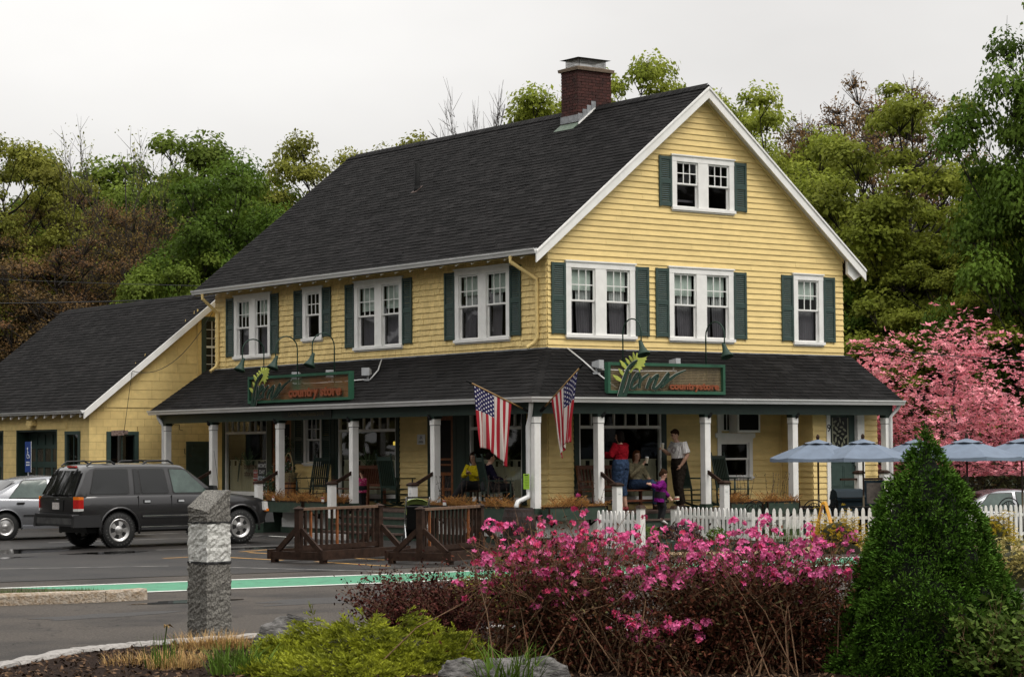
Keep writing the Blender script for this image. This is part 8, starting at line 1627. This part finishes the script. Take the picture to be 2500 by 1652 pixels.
def rhodo(name, loc, label, seed, rx, ry, h, n_st, n_leaf, n_tr, tr_r, zmin, mp, big, low=.04):
    g = np.random.default_rng(seed); t = thing(name, label, 'shrub', loc, R(-37)); S, tips = stems_up(seed, n_st, rx, ry, h, 1., 4, .008, .9, .22); put('stems', wood_mesh(S, m_stem), t)
    idx = g.integers(0, len(tips), n_leaf); f = g.uniform(.05, 1, n_leaf)[:, None]; c = tips[idx]*np.concatenate([.72+.28*f, .72+.28*f, f], 1)+g.normal(0, .055, (n_leaf, 3)); c[:, 2] = np.abs(c[:, 2]); V, F = leaf_quads(c, np.tile([0, 0, .6], (n_leaf, 1)), .045, g, .40, .9); k = g.random(n_leaf) < .22; put('leaves', npmesh('leaves', V, F, [m_rl, m_rg], g.random(n_leaf), k.astype(int)), t, kind='stuff')
    hi = tips[(tips[:, 2] > zmin) | (g.random(len(tips)) < low)]; ct = hi[g.integers(0, len(hi), n_tr)]+g.normal(0, .02, (n_tr, 3)); ct[:, 2] += .02
    fl, nm_, tone, sz = [], [], [], []
    for q in ct:
        bigt = g.random() < big; k = 13 if bigt else int(g.integers(3, 7)); rr_ = tr_r*(1. if bigt else .45)*g.uniform(.8, 1.2); d = g.normal(size=(k, 3)); d[:, 2] = np.abs(d[:, 2])*.8; d /= np.linalg.norm(d, axis=1)[:, None]; fl.append(q+d*rr_); nm_.append(d); tone.append(np.full(k, g.random()*.7)+g.random(k)*.3); sz.append(np.full(k, bigt))
    fl, nm_, tone, sz = map(np.concatenate, (fl, nm_, tone, sz)); V, F = flower_quads(fl, nm_, .023, g, 5, .45); put('blossoms', npmesh('blossoms', V, F, [m_pr, m_pk], np.repeat(tone, 5), np.repeat((sz | (g.random(len(sz)) < mp)).astype(int), 5)), t, kind='stuff')
rhodo('rhododendron', (-17.15, -22.50, .06), 'rosy pink rhododendron in the middle of the near bed', 61, .86, .62, 1.20, 230, 17000, 380, .040, .50, .45, .14, .18); rhodo('rhododendron', (-16.02, -23.58, .06), 'broad pink rhododendron beside the conical yew with dark maroon leaves', 62, .96, .66, 1.12, 240, 30000, 300, .046, .72, .75, .36, .08)
rhodo('rhododendron', (-16.94, -23.40, .06), 'low rose pink azalea between the two tall rhododendrons', 63, .40, .30, .55, 34, 2200, 60, .040, .12, .5, .2, .5)
S, tips = stems_up(64, 120, .92, .70, .74, 1., 5, .005); t = thing('barberry', 'dark maroon barberry shrub spreading behind the golden juniper', 'shrub', (-16.50, -19.48, .06), R(-37)); put('stems', wood_mesh(S, m_stem), t); g = np.random.default_rng(65); n = 16000; idx = g.integers(0, len(tips), n); f = g.uniform(.2, 1.03, n)[:, None]; c = tips[idx]*np.concatenate([.35+.65*f, .35+.65*f, f], 1)+g.normal(0, .035, (n, 3)); V, F = leaf_quads(c, np.tile([0, 0, .6], (n, 1)), .036, g, .6, .9); put('leaves', npmesh('leaves', V, F, mat('barberry_leaf', (.040, .012, .010), .7, .3, 6., attr='rnd', aamt=.75, col2=(.080, .024, .018), spec=.08), g.random(n)), t, kind='stuff')
# conical yew: clipped, built from short needle sprigs
YP = [(0, .73), (.39, .71), (.73, .655), (.97, .56), (1.30, .44), (1.57, .33), (1.81, .19), (1.93, .11), (2.04, .04), (2.11, 0)]
t = thing('conical_yew', 'large dark green conical yew in the right foreground', 'shrub', (-15.07, -24.67, .0)); g = np.random.default_rng(71); nc = 3000; zc = 2.10*(1-np.sqrt(g.random(nc)*.985)); ac = g.uniform(0, 6.283, nc); prf = np.interp(zc, [a for a, b in YP], [b for a, b in YP]); lump = 1+.07*np.sin(ac*3+zc*4)+.07*np.sin(ac*5+zc*9)+.05*np.sin(ac*11-zc*13)+g.normal(0, .035, nc); rc_ = prf*lump; n = 95000; idx = g.integers(0, nc, n)
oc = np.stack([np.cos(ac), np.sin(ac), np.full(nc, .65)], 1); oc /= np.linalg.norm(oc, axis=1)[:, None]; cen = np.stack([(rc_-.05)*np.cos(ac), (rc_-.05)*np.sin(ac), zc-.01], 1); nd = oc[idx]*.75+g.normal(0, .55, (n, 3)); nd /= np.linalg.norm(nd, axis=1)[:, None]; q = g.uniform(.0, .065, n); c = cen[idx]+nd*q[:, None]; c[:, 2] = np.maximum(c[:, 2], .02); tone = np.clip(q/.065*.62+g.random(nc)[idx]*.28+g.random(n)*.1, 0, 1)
def sprig_quads(c, d, L_, W_, g):
    s = np.cross(d, g.normal(size=d.shape)); s /= np.linalg.norm(s, axis=1)[:, None]; l = (L_*g.uniform(.6, 1.3, len(c)))[:, None]; V = np.stack([c, c+d*l*.55+s*W_*.5, c+d*l, c+d*l*.55-s*W_*.5], 1).reshape(-1, 3); return V, np.arange(len(V)).reshape(-1, 4)
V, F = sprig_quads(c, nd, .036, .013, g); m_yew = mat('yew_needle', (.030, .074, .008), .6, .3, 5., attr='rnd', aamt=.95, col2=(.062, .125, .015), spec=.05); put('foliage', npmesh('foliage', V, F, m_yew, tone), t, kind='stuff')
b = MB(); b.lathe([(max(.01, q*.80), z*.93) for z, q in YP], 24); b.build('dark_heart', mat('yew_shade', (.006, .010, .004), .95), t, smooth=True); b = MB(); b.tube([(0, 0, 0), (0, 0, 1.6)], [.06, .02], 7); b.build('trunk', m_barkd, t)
# golden juniper: fans of feathery sprays
m_jun = mat('golden_juniper_spray', (.115, .135, .012), .65, .3, 3.2, attr='rnd', aamt=.75, col2=(.29, .31, .025), transl=.25, spec=.12)
def juniper(loc, label, seed, rx, ry, h, n, rz=-37, m=None, L_=.15, mound=None):
    g = np.random.default_rng(seed); t = thing('juniper', label, 'shrub', loc, R(rz)); a = g.uniform(0, 6.283, n); q = np.sqrt(g.random(n)); lum = 1+.20*np.sin(a*7+q*9)+.14*np.sin(a*13); x, y = rx*q*np.cos(a), ry*q*np.sin(a); zz = h*np.sqrt(np.maximum(.03, 1-q**2*.92))*lum*(.66+.34*np.sin(x*7.5+seed)*np.sin(y*9+1)); c = np.stack([x, y, zz*g.uniform(.55, 1, n)], 1); d = np.stack([np.cos(a)*.85, np.sin(a)*.85, np.full(n, .38)], 1)+g.normal(0, .35, (n, 3)); d /= np.linalg.norm(d, axis=1)[:, None]; P = []; D_ = []; T_ = []; tone = g.random(n)
    for k in range(9):
        f = k/8; p = c+d*L_*f+np.array([0, 0, -.05])*f*f; sd = np.cross(d, np.array([0, 0, 1.])); sd /= np.linalg.norm(sd, axis=1)[:, None]+1e-9
        for s in (-1, 1): e = d*.75+sd*s*.75+g.normal(0, .25, (n, 3))+np.array([0, 0, .25]); e /= np.linalg.norm(e, axis=1)[:, None]; P.append(p); D_.append(e); T_.append(np.clip(tone*.55+.45*f, 0, 1))
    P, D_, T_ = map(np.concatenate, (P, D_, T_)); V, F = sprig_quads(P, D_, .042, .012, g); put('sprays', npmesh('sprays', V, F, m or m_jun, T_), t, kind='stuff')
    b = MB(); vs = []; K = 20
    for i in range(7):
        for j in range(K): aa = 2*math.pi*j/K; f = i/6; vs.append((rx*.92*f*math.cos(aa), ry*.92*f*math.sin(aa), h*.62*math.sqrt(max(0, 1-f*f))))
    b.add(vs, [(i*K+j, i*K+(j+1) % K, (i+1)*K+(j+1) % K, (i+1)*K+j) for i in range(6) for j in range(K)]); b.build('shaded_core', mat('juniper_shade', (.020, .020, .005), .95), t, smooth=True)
juniper((-18.13, -21.04, .06), 'golden green juniper sprawling along the front of the bed', 81, 1.0, .75, .44, 3000); juniper((-18.05, -21.70, .06), 'lower golden green juniper right beside the grey boulders', 84, .55, .45, .26, 900); juniper((-18.86, -21.57, .05), 'golden juniper fringe at the bottom edge of the picture', 85, .75, .5, .20, 900)
juniper((-14.33, -17.48, .08), 'small golden conifer behind the barberry', 82, .42, .40, .62, 420)
m_jy = mat('amber_conifer_spray', (.26, .18, .016), .7, .3, 4., attr='rnd', aamt=.6, col2=(.52, .35, .03), spec=.1); m_jp = mat('pale_yellow_spray', (.30, .25, .07), .6, .3, 4., attr='rnd', aamt=.5, col2=(.42, .36, .12))
juniper((.35, -8.2, .0), 'amber yellow conifer in front of the picket fence left of the yew', 86, .46, .40, .92, 420, m=m_jy); juniper((.75, -9.4, .0), 'lower amber conifer close to the left flank of the yew', 89, .55, .45, .48, 360, m=m_jy); juniper((2.3, -10.2, .0), 'amber yellow conifer right of the yew before the fence', 87, .34, .34, .98, 360, m=m_jy); juniper((-4.62, -16.75, .0), 'pale yellow feathery shrub at the right edge', 88, .60, .5, .80, 620, m=m_jp)
# grass tufts, day lilies, boulders
m_dg = mat('straw_grass', (.36, .20, .065), .8, .3, 9., attr='rnd', aamt=.5, col2=(.46, .31, .12)); m_gg = mat('green_blade', (.065, .12, .014), .7, .3, 6., attr='rnd', aamt=.5, col2=(.10, .155, .026), transl=.25, spec=.08); m_tg = mat('turf_blade', (.05, .10, .016), .6, .3, 3., attr='rnd', aamt=.5, col2=(.10, .13, .03))
def blades(seed, n, rx, ry, h, w_, curve=.5, seg=3):
    g = np.random.default_rng(seed); a = g.uniform(0, 6.283, n); q = np.sqrt(g.random(n)); b = np.stack([rx*q*np.cos(a), ry*q*np.sin(a), np.zeros(n)], 1); az = a+g.normal(0, .8, n); l = h*g.uniform(.5, 1.1, n); o = np.stack([np.cos(az), np.sin(az), np.zeros(n)], 1); s = np.stack([-np.sin(az), np.cos(az), np.zeros(n)], 1); lean = g.uniform(.1, 1, n)*curve; pts = []
    for k in range(seg+1): f = k/seg; pts.append(b+o*(lean*l*f*f)[:, None]+np.array([0, 0, 1.])*(l*(f-.35*lean*f*f))[:, None])
    V = []; 
    for k in range(seg): f0, f1 = k/seg, (k+1)/seg; V.append(np.stack([pts[k]-s*w_*(1-f0*.9)/2, pts[k]+s*w_*(1-f0*.9)/2, pts[k+1]+s*w_*(1-f1*.9)/2, pts[k+1]-s*w_*(1-f1*.9)/2], 1))
    V = np.concatenate(V).reshape(-1, 3); return V, np.arange(len(V)).reshape(-1, 4), np.tile(g.random(n), seg)
def tuft(name, loc, label, cat, seed, n, rx, ry, h, w_, m, curve=.5):
    V, F, T_ = blades(seed, n, rx, ry, h, w_, curve); put(name, npmesh(name, V, F, m, T_), None, loc, label=label, cat=cat, group='grassy clumps in the near bed')
tuft('grass_tuft', (-18.55, -18.82, .08), 'straw coloured grass tuft at the left foot of the granite post', 'grass', 91, 620, .36, .30, .20, .007, m_dg, .8); tuft('grass_tuft', (-18.30, -19.00, .08), 'straw coloured grass tuft at the right foot of the granite post', 'grass', 92, 420, .28, .24, .16, .007, m_dg, .8)
tuft('grass_tuft', (-19.70, -20.34, .08), 'dry grass tuft near the bed kerb at the bottom left', 'grass', 93, 320, .26, .2, .16, .007, m_dg, .8); tuft('grass_tuft', (-17.62, -21.52, .06), 'dry grass tuft between the golden juniper and the boulders', 'grass', 94, 380, .42, .2, .26, .007, m_dg, .7)
tuft('lily_clump', (-19.50, -21.11, .06), 'clump of green strap leaves in front of the granite post', 'plant', 95, 120, .30, .22, .34, .020, m_gg, .9); tuft('lily_clump', (-18.22, -23.12, .06), 'clump of green strap leaves in front of the boulders', 'plant', 96, 110, .28, .2, .40, .024, m_gg, 1.0); tuft('lily_clump', (-19.75, -20.20, .08), 'few upright green daffodil leaves at the bottom left', 'plant', 97, 40, .16, .12, .30, .016, m_gg, .4)
b = MB(); b.tube([(0, 0, 0), (.01, 0, .22), (.03, 0, .36)], .006, 5); t = thing('faded_daffodil', 'single faded orange flower on a thin stalk by the kerb', 'flower', (-19.64, -20.01, .08)); b.build('stalk', m_gg, t); b = MB()
for k in range(6): a = k*1.05; b.add([(.03, 0, .36), (.03+.03*math.cos(a), .03*math.sin(a), .37), (.05+.05*math.cos(a), .05*math.sin(a), .33), (.04+.03*math.cos(a+.5), .03*math.sin(a+.5), .35)], [(0, 1, 2, 3)])
b.build('petals', m_dg, t)
V, F, T_ = blades(98, 7000, 1, 1, .075, .008, .5); 
g = np.random.default_rng(99); q = g.random((7000, 2)); px_ = -28.3+12.6*q[:, 0]; py_ = (-9.15-(px_+28.4)*.145)+.05+q[:, 1]*np.clip((1.9-(px_+28.4)*.02)-np.maximum(0, px_+17.2)*.9, .1, 2); off = np.stack([px_, py_, np.full(7000, .113)], 1); V = V.reshape(3, 7000, 4, 3); V = V-V[0, :, :1, :].mean(1)[None, :, None, :]*np.array([1, 1, 0])+off[None, :, None, :]; put('turf_blades', npmesh('turf_blades', V.reshape(-1, 3), F, m_tg, T_), isl, kind='stuff')
m_rock = mat('grey_gneiss', (.05, .047, .044), .9, .5, 7., 1., 16, col2=(.18, .172, .165), lo=.36, hi=.62, stretch=(1, 1, 3), bdist=.04)
def boulder(loc, rz, dims, label, seed):
    r = random.Random(seed); b = MB(); n, m = 26, 16; vs = []; ph = [r.uniform(0, 6.28) for _ in range(8)]
    for i in range(m+1):
        p = math.pi*.5*(1-i/m)
        for j in range(n):
            t = 2*math.pi*j/n; d = Vector((math.cos(t)*math.cos(p), math.sin(t)*math.cos(p), math.sin(p))); k = 1+.10*math.sin(3*t+ph[0]+2*p)+.07*math.sin(5*t+ph[1]-3*p)+.05*math.sin(9*t+ph[2])+.04*math.sin(11*p+ph[3]+2*t)+r.uniform(-.015, .015); e = Vector((math.copysign(abs(d.x)**.75, d.x), math.copysign(abs(d.y)**.75, d.y), d.z**.6)); vs.append((e.x*k*dims[0], e.y*k*dims[1], e.z*k*dims[2]-.03))
    b.add(vs, [(i*n+j, (i+1)*n+j, (i+1)*n+(j+1) % n, i*n+(j+1) % n) for i in range(m) for j in range(n)]); me = b.mesh('boulder', m_rock, True); fixn(me); put('boulder', me, None, loc, (0, 0, R(rz)), label=label, cat='boulder', group='boulders in the near bed')
boulder((-18.20, -22.46, .0), -30, (.22, .18, .24), 'smaller grey boulder at the bottom edge left of the strap leaves', 1); boulder((-17.99, -23.0, .0), -25, (.40, .24, .27), 'larger streaked grey boulder at the bottom edge', 2); boulder((-18.11, -19.53, .03), -20, (.33, .20, .36), 'mossy dark boulder behind the golden juniper', 3)
# leafy shrub in the lower right corner
S, tips = stems_up(101, 26, .62, .5, .75, 1., 5, .006); t = thing('leafy_shrub', 'mid green broad leaved shrub in the lower right corner', 'shrub', (-15.1, -25.52, .0)); put('stems', wood_mesh(S, m_stem), t); g = np.random.default_rng(102); n = 1500; c = tips[g.integers(0, len(tips), n)]*g.uniform(.5, 1.05, (n, 1))+g.normal(0, .05, (n, 3)); V, F = leaf_quads(c, np.tile([0, -.3, .8], (n, 1)), .075, g, .55, .5); put('leaves', npmesh('leaves', V, F, mat('shrub_green_leaf', (.050, .090, .014), .7, .3, 6., attr='rnd', aamt=.5, col2=(.085, .125, .022), transl=.25, spec=.08), g.random(n)), t, kind='stuff')
# bed beside the gate: burgundy plant, grasses
g = np.random.default_rng(110); V, F = leafball(1600, .36, .20, .05, 111, .20); put('burgundy_plant', npmesh('burgundy_plant', V, F, mat('burgundy_leaf', (.022, .008, .010), .6, .3, 6., attr='rnd', aamt=.6, col2=(.045, .014, .016)), g.random(len(F))), None, (-.55, -4.95, .12), label='low burgundy leaved plant beside the right gate post', cat='plant')
V, F = leafball(500, .22, .16, .05, 112, .16); put('green_plant', npmesh('green_plant', V, F, m_gg, g.random(len(F))), None, (-.05, -5.35, .1), label='small green plant right of the burgundy plant', cat='plant'); V, F = leafball(420, .26, .20, .045, 113, .2); put('green_plant', npmesh('green_plant', V, F, m_gg, g.random(len(F))), None, (-1.35, -4.85, .1), label='small green plant between the gate posts', cat='plant')
tuft('grass_tuft', (1.5, -5.6, 0), 'wispy tall grass in front of the fence near its bend', 'grass', 114, 220, .5, .2, .55, .008, m_gg, .5)
sheet('gate_bed', [(-1.7, -5.55), (.55, -4.2), (1.05, -4.2), (1.05, -6.6), (.3, -6.9)], .13, m_soil)

# bark chips and litter on the bed
g = np.random.default_rng(120); n = 15000; q = g.random((n, 2)); A_, B_, D_ = np.array([-21.5, -20.6]), np.array([-17.2, -16.9]), np.array([-8.5, -27.]); c = np.stack([-21.5+10.5*q[:, 0], -26.5+9.*q[:, 1], np.full(n, .108)], 1)
import itertools
def inside(px, py, poly):
    r = np.zeros(len(px), bool); j = len(poly)-1
    for i in range(len(poly)):
        xi, yi = poly[i]; xj, yj = poly[j]; r ^= ((yi > py) != (yj > py)) & (px < (xj-xi)*(py-yi)/(yj-yi+1e-12)+xi); j = i
    return r
c = c[inside(c[:, 0], c[:, 1], BED)]; V, F = leaf_quads(c, np.tile([0, 0, 1.], (len(c), 1)), .062, g, .42, .5); put('bark_chips', npmesh('bark_chips', V, F, mat('bark_chip', (.050, .028, .017), .9, .4, 9., attr='rnd', aamt=.9, col2=(.12, .075, .045), spec=.1), g.random(len(F))), kind='stuff', label='bark chips and litter strewn over the near bed', cat='bark chips')

tuft('grass_tuft', (-19.55, -19.75, .08), 'mixed straw and green grass along the bed kerb at the bottom left', 'grass', 130, 500, .55, .35, .14, .007, m_dg, .7); tuft('lily_clump', (-19.1, -20.5, .08), 'green strap leaves between the granite post and the golden juniper', 'plant', 131, 130, .34, .22, .26, .016, m_gg, .8)

# ================================================================ overhead wires
m_cable = mat('black_cable', (.01, .01, .01), .6)
def cable(p, q, sag, label, r=.012, n=14, m=None):
    p, q = Vector(p), Vector(q); b = MB(); b.tube([p.lerp(q, k/n)-Vector((0, 0, sag*4*(k/n)*(1-k/n))) for k in range(n+1)], r, 5); b.build('cable', m or m_cable, smooth=True, label=label, cat='cable')
cable((-.30, 14.5, 5.98), (-16.5, 22.0, 6.35), .35, 'thick black service cable running from the store eave to the left', .014); cable((-.35, 14.6, 6.30), (-18, 28, 8.1), .3, 'thin upper wire crossing the trees to the left', .009)
cable((-.06, 14.4, 5.6), (-1.95, 15.3, 4.05), .55, 'loose wire hanging from the store corner to the garage rake', .008); cable((-1.95, 15.3, 4.05), (-2.08, 15.5, 2.45), .0, 'wire dropping down the garage wall to its window', .007); cable((9.0, -.2, 4.3), (22, -9, 4.4), .5, 'thin wire leaving the right corner of the store across the dogwood', .010)
